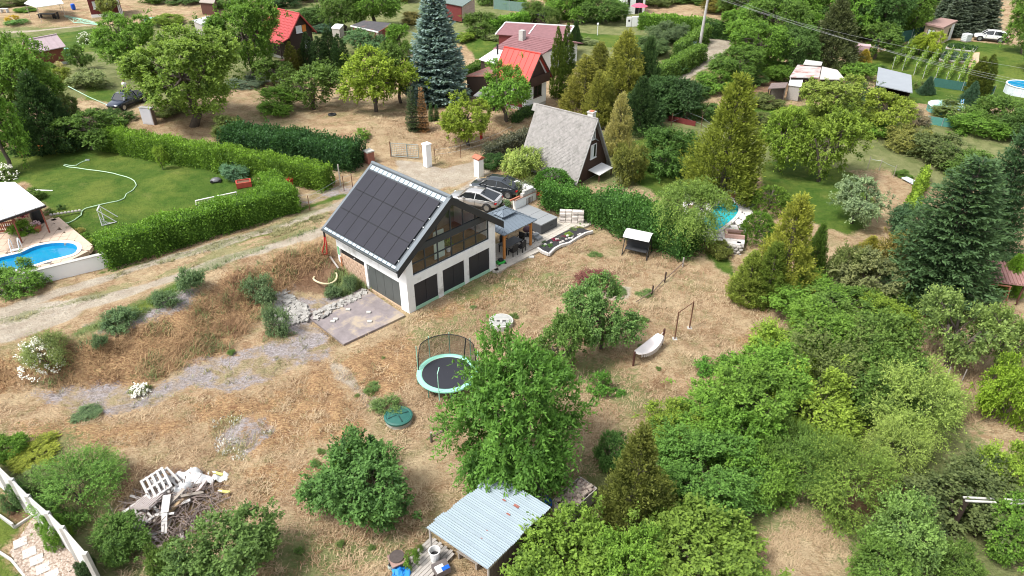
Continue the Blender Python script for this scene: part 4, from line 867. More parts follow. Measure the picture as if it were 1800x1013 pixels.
t_('A', 132, 926, 822, 136, (.085, .165, .038), 'soft feathery green tree beside the concrete panel fence')
t_('L', 205, 992, 918, 92, (.075, .15, .035), 'green rowan bush with reddish berries beside the concrete panel fence')
t_('L', 62, 832, 785, 90, (.15, .18, .03), 'yellow green bush at the left edge behind the concrete panel fence')
t_('L', 10, 820, 765, 60, BR, 'green bush at the left edge at the end of the concrete panel fence')
t_('L', 62, 880, 830, 60, PALE, 'pale grey green bush against the concrete panel fence')
t_('L', 290, 1040, 960, 60, MD, 'small green bush at the bottom edge right of the concrete panel fence')
t_('L', 92, 968, 912, 40, BR, 'green climber hanging over the concrete panel fence')
t_('L', 20, 905, 855, 40, (.08, .14, .06), 'green plants in the soil bed before the concrete panel fence')
t_('L', 110, 955, 925, 30, YG, 'yellow green plant on the gravel before the concrete panel fence')
t_('L', 150, 1025, 985, 34, DK, 'dark green plant at the bottom edge before the concrete panel fence')
t_('L', 28, 532, 462, 78, (.10, .19, .04), 'feathery green bush in front of the white wall of the pool garden')
t_('A', 75, 668, 592, 72, (.12, .16, .06), 'bush full of white elder blossom on the dry bank', name='flowering_bush')
t_('S', 246, 700, 678, 32, (.12, .16, .06), 'low round clump of white flowers on the gravel path', name='flower_clump', cat='flowers')
for x, y, tp, w_, l in ((1236, 664, 634, 38, 'single round green shoot bush left of the shrub pair on the dry lawn'), (1281, 668, 626, 36, 'larger of the paired green bushes on the dry lawn'), (1298, 640, 620, 26, 'smaller of the paired green bushes on the dry lawn'),
      (1053, 700, 658, 42, 'upright green shoot bush below the hammock'), (1085, 698, 682, 24, 'low green shoots right of the upright shoot bush')):
 t_('S', x, y, tp, w_, (.07, .17, .03), l, name='shoot_bush')
# bank vegetation
for x, y, tp, w_ in ((330, 520, 472, 46), (288, 545, 512, 40), (208, 588, 548, 56), (172, 616, 588, 26), (150, 740, 722, 46), (485, 598, 540, 44), (455, 545, 488, 50), (612, 518, 486, 26), (585, 528, 500, 28)):
 t_('G', x, y, tp + (y - tp) * .05, w_, (.085, .14, .07), 'grey green wild weed clump on the dry bank', 'wild weed clumps on the dry bank')
for x, y, tp, w_ in ((680, 735, 695, 48), (655, 690, 672, 26), (1135, 525, 508, 26), (1085, 520, 500, 30), (1045, 455, 442, 20), (545, 1035, 1015, 20), (830, 545, 535, 12)):
 t_('G', x, y, tp + (y - tp) * .2, w_, (.085, .15, .05), 'green weed clump in the dry lawn', 'weed clumps in the dry lawn')
# lawn garden plants
t_('L', 412, 324, 285, 46, (.10, .19, .12), 'blue green round shrub beside the red planter', name='shrub')
t_('O', 280, 298, 255, 26, (.15, .23, .035), 'slender yellow green sapling on the mown lawn', name='sapling')
t_('L', 8, 325, 298, 42, (.10, .16, .045), 'white hydrangea bush behind the white canopy roof', name='flowering_bush')
t_('L', 58, 360, 330, 34, MD, 'green bush at the right edge of the white canopy roof')
t_('L', 42, 425, 388, 42, (.11, .21, .03), 'bright green bush before the terrace railing')
for x, y, w_, c in ((124, 412, 18, MD), (136, 418, 20, (.20, .19, .06)), (148, 428, 20, BR), (160, 436, 18, YG), (108, 372, 14, GR), (84, 380, 14, MD)):
 t_('S', x, y, y - w_ * .9, w_, c, 'little border plant along the edge of the pool terrace', 'border plants along the pool terrace', name='border_plant', cat='plant')
# hedges
hedge('long bright clipped hedge along the back of the mown lawn', [(200, 262), (300, 282), (400, 298), (570, 330)], 1.7, 2.1, (.115, .20, .026), 190, .13, seed=2)
hedge('thick clipped hedge between the mown lawn and the sandy road', [(204, 462), (300, 432), (400, 402), (505, 372)], 2.0, 2.2, (.10, .19, .026), 210, .12, seed=3)
hedge('short return of the clipped hedge at the lawn corner', [(505, 372), (478, 345)], 1.8, 2.0, (.105, .195, .026), 210, .12, seed=4)
hedge('dark laurel hedge behind the long clipped hedge', [(425, 262), (520, 275), (612, 290)], 3.4, 2.1, LAUR, 150, .17, seed=5, rough=.2)
hedge('leafy green hedge between the dry lawn and the pointed cottage', [(968, 362), (1020, 374), (1066, 392)], 2.0, 1.85, (.068, .155, .030), 190, .14, seed=6, rough=.2)
hedge('taller loose green hedge behind the garden swing', [(1072, 392), (1110, 408), (1160, 426), (1196, 444)], 2.6, 2.7, (.064, .145, .032), 170, .15, seed=16, rough=.28)
hedge('near clipped hedge along the far dirt lane', [(1158, 148), (1195, 128), (1228, 108)], 1.6, 2.2, (.10, .17, .035), 90, .18, seed=7)
hedge('far clipped hedge along the far dirt lane', [(1192, 105), (1215, 88), (1236, 74)], 1.6, 2.2, (.10, .17, .035), 90, .18, seed=8)
hedge('dark hedge across the end of the far dirt lane', [(1242, 66), (1292, 70)], 1.6, 2.4, (.06, .12, .03), 90, .18, seed=9)
hedge('bright hedge running behind the concrete pole', [(1130, 52), (1180, 55), (1235, 60)], 1.8, 2.2, (.115, .21, .03), 80, .2, seed=10)
hedge('bright hedge right of the blue spruce', [(862, 62), (920, 46)], 1.8, 2.0, (.11, .22, .03), 90, .2, seed=11)
hedge('low dark hedge left of the red sheet roof', [(815, 138), (850, 124)], 1.3, 1.2, (.075, .14, .028), 110, .16, seed=12)
hedge('grey brown hedge along the drive to the cottage', [(862, 278), (925, 250)], 1.3, 1.3, (.10, .105, .07), 150, .13, seed=13)
hedge('narrow bright ivy screen on a wire fence in the straw plot', [(1592, 395), (1606, 358), (1622, 318)], .45, 1.3, (.16, .24, .03), 160, .15, name='ivy_screen', seed=14)
hedge('low green hedge at the foot of the red sheet roofed cottage', [(905, 215), (935, 198)], .9, .8, (.055, .105, .03), 130, .14, seed=15)
_rw = random.Random(5)
for k in range(46):
 x, y = _rw.uniform(330, 1280), _rw.uniform(560, 1000)
 if (y - 560) > (x - 330) * 1.25 and x < 480 or (x > 560 and x < 900 and y < 600) or (690 < x < 1100 and y > 640): continue
 w_ = _rw.uniform(7, 17); t_('G', x, y, y - w_ * .75, w_, (.09, .15, .045), 'green weed clump in the dry lawn', 'weed clumps in the dry lawn')
# ------------------------------------------------------------------ the white house with the solar roof
def white_house():
 W, L, ZT, RP = 8.488, 8.811, 4.383, 0.6335
 tr = math.tan(RP); OU, OV = .749, .123
 H_ = thing('white_house', 'modern white house with a solar panel roof and a glazed gable', 'house', HO, HY)
 zr = lambda x: ZT + (x if x <= W / 2 else W - x) * tr          # roof plane
 T = .24
 # facade: pillars, beams and sloping shoulders
 f = MB()
 x0, x1 = .60, W - .62
 sh = [(x0, x0 + 2.13), (x0 + 2.60, x0 + 4.69), (x0 + 5.14, x1)]
 f.xz([(0, 0), (x0, 0), (x0, zr(x0) - T - .05), (0, zr(0) - T - .05)], 0, .3)
 f.xz([(x1, 0), (W, 0), (W, zr(W) - T - .05), (x1, zr(x1) - T - .05)], 0, .3)
 f.box(x0, 0, 2.13, x1, .3, 2.80)
 f.box(sh[0][1], 0, 0, sh[1][0], .3, 2.13); f.box(sh[1][1], 0, 0, sh[2][0], .3, 2.13)
 f.build('front_wall', WHITE, H_)
 p = MB()
 for a, b in sh: p.box(a, .02, 0, b, .28, .245)
 p.build('plinth_insulation', mat('mint_insulation_board', (.34, .56, .40), .8, var=.08), H_)
 for a, b in sh:
  m = (a + b) / 2
  for u, v in ((a + .01, m - .012), (m + .012, b - .01)):
   g = MB(); g.box(u, .06, .26, v, .12, 2.12); g.build('shutter_panel', mat('dark_shutter_sheet', (.024, .026, .034), .45, var=.12, scale=1), H_, bevel=.008)
  MB().box(a + .005, .125, .25, b - .005, .2, 2.125).build('shutter_backing', BLACK, H_)
 # side wall towards the road: lintel, pillars, panel door, raw brick bay with a dark slot
 s = MB()
 s.yz([(.302, 2.2), (8.3, 2.2), (8.3, ZT - T - .05), (.302, ZT - T - .05)], 0, .3)
 s.box(0, .302, 0, .3, .85, 2.2); s.box(0, 4.62, 0, .3, 4.9, 2.2); s.box(0, 7.95, 0, .3, 8.3, 2.2)
 s.build('side_wall', WHITE, H_)
 for k in range(4):
  a = .86 + k * .94; g = MB(); g.box(.08, a + .01, .12, .14, a + .93, 2.19)
  d = g.build('door_panel', mat('grey_door_sheet', (.085, .092, .088), .5, var=.1, scale=1), H_, bevel=.008)
  if k == 3: MB().box(.06, a + .75, 1.75, .078, a + .86, 2.0).build('handle', STEEL, d)
 MB().box(.145, .86, .05, .25, 4.61, 2.19).build('door_backing', BLACK, H_)
 s = MB(); s.box(.0, .86, 0, .3, 4.61, .11); s.build('door_sill', mat('sand_mortar', (.46, .33, .22), .9, var=.2), H_)
 wall = MB(); wall.box(.07, 4.905, 0, .28, 7.945, 1.72); bw = wall.build('brick_bay', mat('pale_mortar', (.46, .34, .25), .95, var=.25, scale=5, bump=.5), H_)
 bm = MB(); bm.box(0, 0, 0, .03, .46, .225); me = bm.mesh('brick', mat('pale_orange_brick', (.45, .31, .22), .9, var=.3, scale=2.5, bump=.6, col2=(.50, .40, .31), thr=.5))
 for r in range(7):
  y = 4.91 - (.25 if r % 2 else 0)
  while y < 7.90:
   a = max(y, 4.907); b = min(y + .46, 7.94)
   if b - a > .1:
    o = put('brick', me, bw, (.045 + random.uniform(-.008, .008), a, .012 + r * .243)); o.scale = (1, (b - a) / .47, 1)
   y += .485
 MB().box(.13, 4.905, 1.725, .27, 7.945, 2.198).build('slot', BLACK, H_)  # black block stands in for the shade inside the open gap
 MB().ball((.06, 6.2, 1.95), .05).build('lamp', WHITEP, H_)
 MB().box(-.012, 7.99, 1.55, 0, 8.26, 2.25).build('insulation_board', mat('green_insulation_board', (.16, .36, .17), .8), H_)
 MB().tube([(-.07, 7.8, 0), (-.07, 7.85, 1.5)], .055, 8).build('drain_pipe', mat('orange_drain_pipe', (.55, .22, .10), .5), H_)
 b = MB(); b.xz([(.3, 0), (W, 0), (W, zr(W) - T - .05), (W / 2, zr(W / 2) - T - .05), (.3, zr(.3) - T - .05)], 8.0, 8.3); b.box(W - .3, .302, 0, W, 7.998, ZT - T - .05)
 b.build('back_wall', WHITE, H_)
 # interior seen through the gable glazing
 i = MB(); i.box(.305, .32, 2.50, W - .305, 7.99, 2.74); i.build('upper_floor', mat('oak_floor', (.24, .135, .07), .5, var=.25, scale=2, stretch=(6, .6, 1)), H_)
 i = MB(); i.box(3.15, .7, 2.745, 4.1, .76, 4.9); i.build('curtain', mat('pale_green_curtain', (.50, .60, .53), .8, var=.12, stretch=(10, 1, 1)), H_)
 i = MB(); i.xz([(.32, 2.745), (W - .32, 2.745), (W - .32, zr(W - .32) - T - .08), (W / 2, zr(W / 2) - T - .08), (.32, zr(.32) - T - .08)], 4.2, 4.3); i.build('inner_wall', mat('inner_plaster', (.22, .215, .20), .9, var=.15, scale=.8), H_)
 i = MB(); i.box(5.2, 1.4, 3.45, 6.9, 2.4, 3.5)
 for x in (5.3, 6.8):
  for y in (1.5, 2.3): i.box(x - .03, y - .03, 2.745, x + .03, y + .03, 3.448)
 i.build('table', mat('table_oak', (.30, .16, .08), .5), H_)
 i = MB(); i.lathe([(.14, 2.746), (.2, 3.2), (0.02, 3.2)], 12, (4.65, .95, 0)); pot = i.build('plant_pot', WHITEP, H_)
 rg = np.random.default_rng(5); n_ = 160; d = rdir(rg, n_); d[:, 2] = abs(d[:, 2]) + .2; d = nrm(d)
 V, F = leaves(np.array([[4.65, .95, 3.2]]) + d * rg.uniform(.05, .4, (n_, 1)), nrm(d + rdir(rg, n_) * .5), rdir(rg, n_), .22, .10)
 put('house_plant_leaves', mesh_np('house_plant_leaves', V, F, rg.random(n_), M_FOL), pot, color=(.17, .34, .05))
 i = MB(); i.box(.9, 2.2, 2.745, 2.6, 3.0, 3.2); i.box(.9, 2.95, 3.201, 2.6, 3.15, 3.6); i.build('sofa', mat('beige_sofa', (.55, .45, .32), .9), H_)
 # glazed gable: frame bars and panes
 zb = 2.80; zi = lambda x: zr(x) - T - .16
 xs = [x0, 1.80, 2.98, W / 2, 5.44, 6.62, x1]
 fr = MB(); y0, y1 = .10, .17
 for x in xs: fr.box(x - .045, y0, zb, x + .045, y1, zi(min(max(x, x0 + .05), x1 - .05)) - .03)
 fr.box(x0, y0 + .003, zb - .0, x1, y1 - .003, zb + .09); fr.box(x0, y0 + .003, 3.62, x1, y1 - .003, 3.70)
 for a, b_ in ((x0, W / 2), (x1, W / 2)): fr.bar((a, .135, zi(a) - .05), (b_, .135, zi(b_) - .05), .075, .10)
 xa = (4.95 + T + .16 - ZT) / tr
 fr.xz([(xa - .55, 4.44), (W - xa + .55, 4.44), (W - xa, 4.92), (xa, 4.92)], .055, .20)
 fr.build('gable_frame', ANTH, H_)
 for a, b_ in zip(xs[:-1], xs[1:]):
  for lo, hi in ((zb + .09, 3.62), (3.70, 9)):
   pl = [(a + .045, lo), (b_ - .045, lo)]
   za, zb_ = min(hi, zi(a + .045) - .06), min(hi, zi(b_ - .045) - .06)
   mid = [(W / 2, zi(W / 2) - .1)] if a + .1 < W / 2 < b_ - .1 else []
   if max(za, zb_) <= lo + .05: continue
   pl += [(b_ - .045, max(zb_, lo + .01))] + mid + [(a + .045, max(za, lo + .01))]
   MB().xz(pl, .13, .142).build('pane', PANE, H_)
 # roof
 r = MB(); e = W / 2
 for sg in (0, 1):
  X = (lambda x: x) if sg == 0 else (lambda x: W - x)
  pr = [(X(-OU), ZT - OU * tr), (X(e), zr(e)), (X(e), zr(e) - T), (X(-OU), ZT - OU * tr - T)]
  r.xz(pr, -OV + .05, L - OV)
 rf = r.build('roof', mat('dark_blue_grey_tile', (.060, .070, .080), .5, var=.12, scale=1), H_)
 for sg in (0, 1):
  X = (lambda x: x) if sg == 0 else (lambda x: W - x)
  g = MB(); g.xz([(X(-OU), ZT - OU * tr + .02), (X(e), zr(e) + .04), (X(e), zr(e) - .55), (X(-OU), ZT - OU * tr - .52)], -OV - .06, -OV + .048)
  g.build('barge_board', mat('anthracite_fascia', (.024, .028, .032), .5, var=.1, scale=1.2), H_)
  g = MB(); d = .012
  g.xz([(X(-OU), ZT - OU * tr + .025), (X(e - .03), zr(e - .03) + .025), (X(e - .03), zr(e - .03) + .06), (X(-OU), ZT - OU * tr + .06)], -OV - .06, -OV + .28)
  g.build('verge_flashing', mat('pale_zinc', (.13, .15, .165), .55, .0, var=.08), H_); g = MB()
  g.xz([(X(-OU), ZT - OU * tr + .005), (X(e - .03), zr(e - .03) + .005), (X(e - .03), zr(e - .03) + .05), (X(-OU), ZT - OU * tr + .05)], L - OV - .2, L - OV + .02)
  g.build('verge_flashing', mat('pale_zinc', (.13, .15, .165), .55, .0, var=.08), H_)
 c_, s_ = math.cos(RP), math.sin(RP)
 g = MB(); g.tube([(e, -OV - .02, zr(e) + .02), (e, L - OV, zr(e) + .02)], .13, 8); g.build('ridge_cap', MATS['pale_zinc'], H_)
 g = MB(); g.tube([(-OU - .06, -OV, ZT - OU * tr - .06), (-OU - .06, L - OV, ZT - OU * tr - .06)], .065, 8); g.build('gutter', mat('dark_gutter', (.08, .09, .09), .4, .3), H_)
 # slope frame: a along the slope from the eave, b along the ridge
 def slope(a, b, n=0.0): return Vector((-OU + a * c_ - n * s_, -OV + b, ZT - OU * tr + a * s_ + n * c_))
 SL = (e + OU) / c_
 def slab(a0, b0, a1, b1, n0, n1):
  m = MB(); vs = [slope(a, b, n) for n in (n0, n1) for a, b in ((a0, b0), (a1, b0), (a1, b1), (a0, b1))]
  return m.add(vs, [(0, 3, 2, 1), (4, 5, 6, 7), (0, 1, 5, 4), (1, 2, 6, 5), (2, 3, 7, 6), (3, 0, 4, 7)])
 PWd, PLn, gp = 1.134, 1.74, .02
 a0 = .229 / c_ ; b0 = .466
 pm = mat('solar_glass', (.027, .027, .035), .45, var=.12, scale=.45, spec=.18)
 pf = mat('solar_frame', (.014, .014, .016), .4, .3)
 def face_panel(i, j):
  A = a0 + j * (PLn + gp); B = b0 + i * (PWd + gp)
  o = slab(A, B, A + PLn, B + PWd, .09, .115).build('solar_panel', pf, H_)
  slab(A + .022, B + .022, A + PLn - .022, B + PWd - .022, .1151, .119).build('cell_glass', pm, o)
 for i in range(7):
  for j in range(3): face_panel(i, j)
 for j in range(3):
  for q in (.35, 1.4):
   A = a0 + j * (PLn + gp) + q
   m = slab(A - .02, b0 - .12, A + .02, b0 + 8.1, .045, .088); m.build('mounting_rail', STEEL, H_)
   sp = slope(A, b0 - .11, .08); MB().ball((sp.x, sp.y, sp.z), .045).build('rail_end', WHITEP, H_)
 tm = mat('sky_toned_tile', (.33, .39, .43), .38, .1, var=.10, scale=.8, spec=.6)  # pale blue-grey colour stands in for sky reflected in the tiles
 nT = 17; wT = (L - .46) / nT
 for k in range(nT):
  b = .22 + .28 * 0 + k * wT
  slab(.03, b + .035, .03 + a0 - .10, b + wT - .03, .03, .06).build('roof_tile', tm, H_)
  slab(a0 + 3 * PLn + .16, b + .035, SL - .20, b + wT - .03, .03, .06).build('roof_tile', tm, H_)
 return H_
white_house()
# ------------------------------------------------------------------ gabled cottages and sheds
def gable(name, label, cat, x, y, yaw, W, L, ze, zr, z0, wallm, roofm, trim, ins=.3, ribs='sheet', rib=.55, th=.09, front=(), side=(), plinth=None, chim=None, barge=None, eave_white=False, group=None):
 t = thing(name, label, cat, (x, y, z0), yaw, group)
 w2 = W / 2 - ins; s = (zr - ze) / (W / 2); zi = lambda xx: zr - abs(xx) * s - th * 1.3
 b = MB(); b.xz([(-w2, 0), (w2, 0), (w2, zi(w2)), (0, zi(0)), (-w2, zi(w2))], ins, L - ins); wall = b.build('wall', wallm, t)
 if plinth: MB().box(-w2 - .03, ins - .03, -.3, w2 + .03, L - ins + .03, plinth[0]).build('plinth', plinth[1], t)
 else: MB().box(-w2 + .02, ins + .02, -.4, w2 - .02, L - ins - .02, .05).build('plinth', CONC, t)
 c = math.hypot(W / 2, zr - ze)
 for sg in (-1, 1):
  r = MB(); r.xz([(sg * W / 2, ze), (0, zr), (0, zr - th), (sg * W / 2, ze - th)], 0, L); ro = r.build('roof_slope', roofm, t)
  nx, nz = sg * (zr - ze) / c, (W / 2) / c
  def sp(a, yv, n): return (sg * (W / 2 - a * (W / 2) / c) + nx * n, yv, ze + a * (zr - ze) / c + nz * n)
  if ribs == 'sheet':
   k = int(L / rib);
   for i in range(k + 1):
    yv = min(max(i * L / k, .03), L - .03); q = MB(); q.bar(sp(0, yv, .02), sp(c, yv, .02), .05, .05); q.build('roof_seam', roofm, ro)
  elif ribs == 'tile':
   for i in range(1, int(c / rib) + 1):
    a = i * rib
    if a < c - .05: q = MB(); q.bar(sp(a, .02, .012), sp(a, L - .02, .012), .07, .035); q.build('tile_course', roofm, ro)
   for i in range(int(L / (rib * .8))):
    q = MB(); q.bar(sp(.02, .1 + i * rib * .8, .008), sp(c - .02, .1 + i * rib * .8, .008), .06, .022); q.build('tile_ridge', roofm, ro)
 q = MB(); q.tube([(0, -.02, zr + .02), (0, L + .02, zr + .02)], .09, 6); q.build('ridge_cap', roofm, t)
 if barge:
  for sg in (-1, 1):
   q = MB(); q.xz([(sg * W / 2, ze + .03), (0, zr + .04), (0, zr - .22), (sg * W / 2, ze - .2)], -.05, -.002); q.build('barge_board', barge, t)
   q = MB(); q.box(sg * W / 2 - .03, 0, ze - .17, sg * W / 2 + .03, L, ze - .01); q.build('gutter', barge, t)
 for (xx, zz, ww, hh, kind) in front:
  y_ = ins
  if kind == 'panel':
   MB().box(xx - ww / 2, y_ - .03, zz, xx + ww / 2, y_ - .004, zz + hh).build('gable_panel', WHITEP, t); continue
  if kind == 'shutter':
   MB().box(xx - ww / 2, y_ - .06, zz, xx + ww / 2, y_ - .02, zz + hh).build('shutter', mat('orange_shutter', (.60, .20, .03), .6), t); continue
  if kind == 'balcony':
   q = MB(); q.box(xx - ww / 2, y_ - .55, zz, xx + ww / 2, y_ - .004, zz + .1); bo = q.build('balcony', DBROWN, t)
   n = int(ww / .22)
   for i in range(n): MB().box(xx - ww / 2 + i * ww / n + .01, y_ - .56, zz + .1, xx - ww / 2 + (i + 1) * ww / n - .01, y_ - .52, zz + hh).build('board', DBROWN, bo)
   continue
  window(t, xx, y_, zz, ww, hh, kind, trim)
 for (yy, zz, ww, hh, kind) in side:      # on the +x wall
  fr = MB(); fr.box(w2 + .002, yy - ww / 2, zz, w2 + .05, yy + ww / 2, zz + hh); fo = fr.build('window', trim, t)
  MB().box(w2 + .051, yy - ww / 2 + .06, zz + .06, w2 + .06, yy + ww / 2 - .06, zz + hh - .06).build('pane', CURTAIN if kind == 'white' else DKPANE, fo)
 if chim:
  cx, cy, cw, chh, cm = chim
  zb = zr - abs(cx) * s - .3
  co = MB().box(cx - cw / 2, cy - cw / 2, zb, cx + cw / 2, cy + cw / 2, zr + chh).build('chimney', cm, t)
  MB().box(cx - cw / 2 - .06, cy - cw / 2 - .06, zr + chh + .001, cx + cw / 2 + .06, cy + cw / 2 + .06, zr + chh + .1).build('chimney_cap', LCONC, co)
  MB().box(cx - cw / 2 + .08, cy - cw / 2 + .08, zr + chh + .101, cx + cw / 2 - .08, cy + cw / 2 - .08, zr + chh + .16).build('flue', TERRA, co)
 return t
def window(t, xx, y_, zz, ww, hh, kind, trim):
 fo = MB()
 for a in ((xx - ww / 2, zz, xx + ww / 2, zz + .07), (xx - ww / 2, zz + hh - .07, xx + ww / 2, zz + hh), (xx - ww / 2, zz + .07, xx - ww / 2 + .07, zz + hh - .07), (xx + ww / 2 - .07, zz + .07, xx + ww / 2, zz + hh - .07), (xx - .03, zz + .07, xx + .03, zz + hh - .07)):
  fo.box(a[0], y_ - .07, a[1], a[2], y_ - .003, a[3])
 fo = fo.build('window', trim, t)
 MB().box(xx - ww / 2 + .07, y_ - .03, zz + .07, xx - .03, y_ - .02, zz + hh - .07).build('pane', CURTAIN if kind in ('white', 'half') else DKPANE, fo)
 MB().box(xx + .03, y_ - .03, zz + .07, xx + ww / 2 - .07, y_ - .02, zz + hh - .07).build('pane', CURTAIN if kind == 'white' else DKPANE, fo)
 MB().box(xx - ww / 2 - .05, y_ - .12, zz - .05, xx + ww / 2 + .05, y_ - .003, zz - .001).build('sill', trim, fo)
# pointed cottage with the slate roof
SLATE = mat('grey_fibre_slate', (.255, .24, .225), .85, var=.3, scale=3.2, bump=.3, col2=(.19, .18, .165), thr=.55)
a = gable('pointed_cottage', 'pointed cottage with a pale grey diamond slate roof down to the ground', 'cottage', 7.70, 61.37, R(51.4), 5.85, 6.85, .45, 5.69, 1.1, DBROWN, SLATE, WHITEP, .35, None, front=[(.1, 1.9, .95, 1.35, 'half'), (.0, 3.75, .5, .8, 'half')], barge=mat('pale_edge_trim', (.30, .30, .29), .6), chim=(.35, .9, .55, .35, mat('whitewashed_chimney', (.62, .58, .54), .85)))
def slates(t, W, L, ze, zr):
 """diamond slates laid proud of the visible slope, too small to pick apart: one part"""
 c = math.hypot(W / 2, zr - ze); nx, nz = -(zr - ze) / c, (W / 2) / c; rg = random.Random(4); st = .40
 for sg in (-1, 1):
  m = MB()
  for i in range(int(c / (st / 2)) + 1):
   for j in range(int(L / st) + 1):
    a = i * st / 2; yv = j * st + (st / 2 if i % 2 else 0); n = .012 + rg.random() * .04; h = st * .47
    if a < h * .6 or a > c - h * .8 or yv < .15 or yv > L - .15: continue
    def sp(a_, y_, n_): return (sg * (W / 2 - a_ * (W / 2) / c) + sg * (zr - ze) / c * n_, y_, ze + a_ * (zr - ze) / c + nz * n_)
    m.add([sp(a - h, yv, n + .02), sp(a, yv + h, n), sp(a + h, yv, n - .008), sp(a, yv - h, n)], [(0, 1, 2, 3)])
  o = m.build('slates', SLATE, t); o['kind'] = 'stuff'
  q = MB()
  for yv in np.arange(.1, L, .42): q.add([tuple(Vector((sg * .34, yv, zr - .34 * (zr - ze) / (W / 2) + .06))), (sg * .34, yv + .4, zr - .34 * (zr - ze) / (W / 2) + .06), (0, yv + .4, zr + .1), (0, yv, zr + .12)], [(0, 1, 2, 3)])
  o = q.build('ridge_slates', SLATE, t); o['kind'] = 'stuff'
slates(a, 5.85, 6.85, .45, 5.69)
m = MB(); m.bar((-.1, .25, 3.95), (.75, .25, 3.4), .02);
for k in range(5): m.bar((.0 + k * .16, .05, 3.88 - k * .11), (.0 + k * .16, .55, 3.88 - k * .11), .016)
m.build('aerial', STEEL, a)
MB().prism([(-.6, -.95), (1.7, -.95), (1.7, .3), (-.6, .3)], lambda x, y: .85 + y * .15, lambda x, y: .91 + y * .15).build('porch_roof', WHITEP, a)
for x in (-.5, 1.6): MB().box(x - .04, -.9, 0, x + .04, -.82, .70).build('porch_post', BROWN, a)
# red sheet roof cottage
b = gable('red_roof_cottage', 'white cottage with a bright red sheet roof and dark timber gable', 'cottage', 3.22, 80.29, R(51.8), 4.82, 5.22, 2.83, 5.82, 2, WHITE, REDROOF, DBROWN, .5, 'sheet', .72, front=[(0, 4.0, .95, 1.05, 'panel'), (.15, .9, 1.5, 1.35, 'dark'), (0, 2.5, 3.6, 1.0, 'balcony')], barge=DBROWN)
m = MB(); m.xz([(-2.2, 2.35), (2.2, 2.35), (1.95, 2.8), (0, 5.45), (-1.95, 2.8)], .465, .495); m.build('gable_boards', DBROWN, b)
m = MB(); m.box(-1.925, 1.1, .0, -1.90, 4.6, 1.1); m.build('base_boards', MAROON, b)
# annexes on its left: pent roofs
def pent(name, label, px, z_hi, z_lo, z0, roofm, wallm, posts=True, cat='shed', th=.1, group=None, walls=((1, 0), (2, 1)), rails=None):
 """four roof corners in pixels: back-left, back-right, front-right, front-left with their heights"""
 hs = [z_hi, z_hi, z_lo, z_lo] if not hasattr(z_hi, '__len__') else z_hi
 c4 = [P(a, b, h + z0) for (a, b), h in zip(px, hs)]
 ct = sum(c4, Vector()) / 4; t = thing(name, label, cat, (ct.x, ct.y, z0), 0, group)
 loc = [q - Vector((ct.x, ct.y, z0)) for q in c4]
 m = MB(); m.add([tuple(q) for q in loc] + [tuple(q - Vector((0, 0, th))) for q in loc], [(0, 1, 2, 3), (7, 6, 5, 4)] + [(i, (i + 1) % 4, 4 + (i + 1) % 4, 4 + i) for i in range(4)])
 m.build('roof', roofm, t)
 lc = Vector((sum(q.x for q in loc) / 4, sum(q.y for q in loc) / 4, 0))
 ins = [Vector((q.x, q.y, 0)) * .88 + lc * .12 + Vector((0, 0, q.z - th - .02)) for q in loc]
 if wallm:
  for i in range(4):
   if i in (walls if walls and not isinstance(walls[0], tuple) else range(4)):
    a, b_ = ins[i], ins[(i + 1) % 4]
    d = (b_ - a).copy(); d.z = 0; d.normalize(); n = Vector((-d.y, d.x, 0)) * .05
    m = MB(); m.add([(a.x, a.y, -.3), (b_.x, b_.y, -.3), tuple(b_), tuple(a), (a.x + n.x, a.y + n.y, -.3), (b_.x + n.x, b_.y + n.y, -.3), tuple(b_ + n), tuple(a + n)], [(0, 1, 2, 3), (7, 6, 5, 4), (0, 4, 5, 1), (1, 5, 6, 2), (2, 6, 7, 3), (3, 7, 4, 0)])
    m.build('wall', wallm, t)
 if posts:
  for q in ins: MB().tube([(q.x, q.y, -.2), tuple(q + Vector((0, 0, .04)))], .05, 6).build('post', posts if not isinstance(posts, bool) else DARKIN, t)
 return t, loc, ins
pent('timber_annex', 'dark timber annex with a dull red pent roof beside the red sheet roof', [(862, 116), (885, 124), (872, 134), (816, 134)], 2.6, 2.2, 2, mat('dull_red_felt', (.30, .13, .10), .8, var=.2, col2=(.24, .16, .13), thr=.5), DARKIN, True, walls=(1, 2, 3))
pent('lean_to', 'small dark lean-to with a grey felt roof under the red roof cottage', [(852, 152), (880, 158), (868, 172), (832, 168)], 1.9, 1.5, 2, mat('grey_felt', (.17, .17, .175), .85, var=.2), DARKIN, True, walls=(1, 2, 3))
t, loc, ins = pent('white_roofed_shed', 'low shed with a white sheet roof and black stove pipe behind the red roof', [(870, 86), (900, 92), (880, 116), (842, 104)], 2.5, 2.2, 2, WHITEP, DARKIN, True, walls=(1, 2, 3))
MB().tube([(.1, .8, 2.3), (.1, .8, 3.7)], .13, 8).build('stove_pipe', BLACK, t)
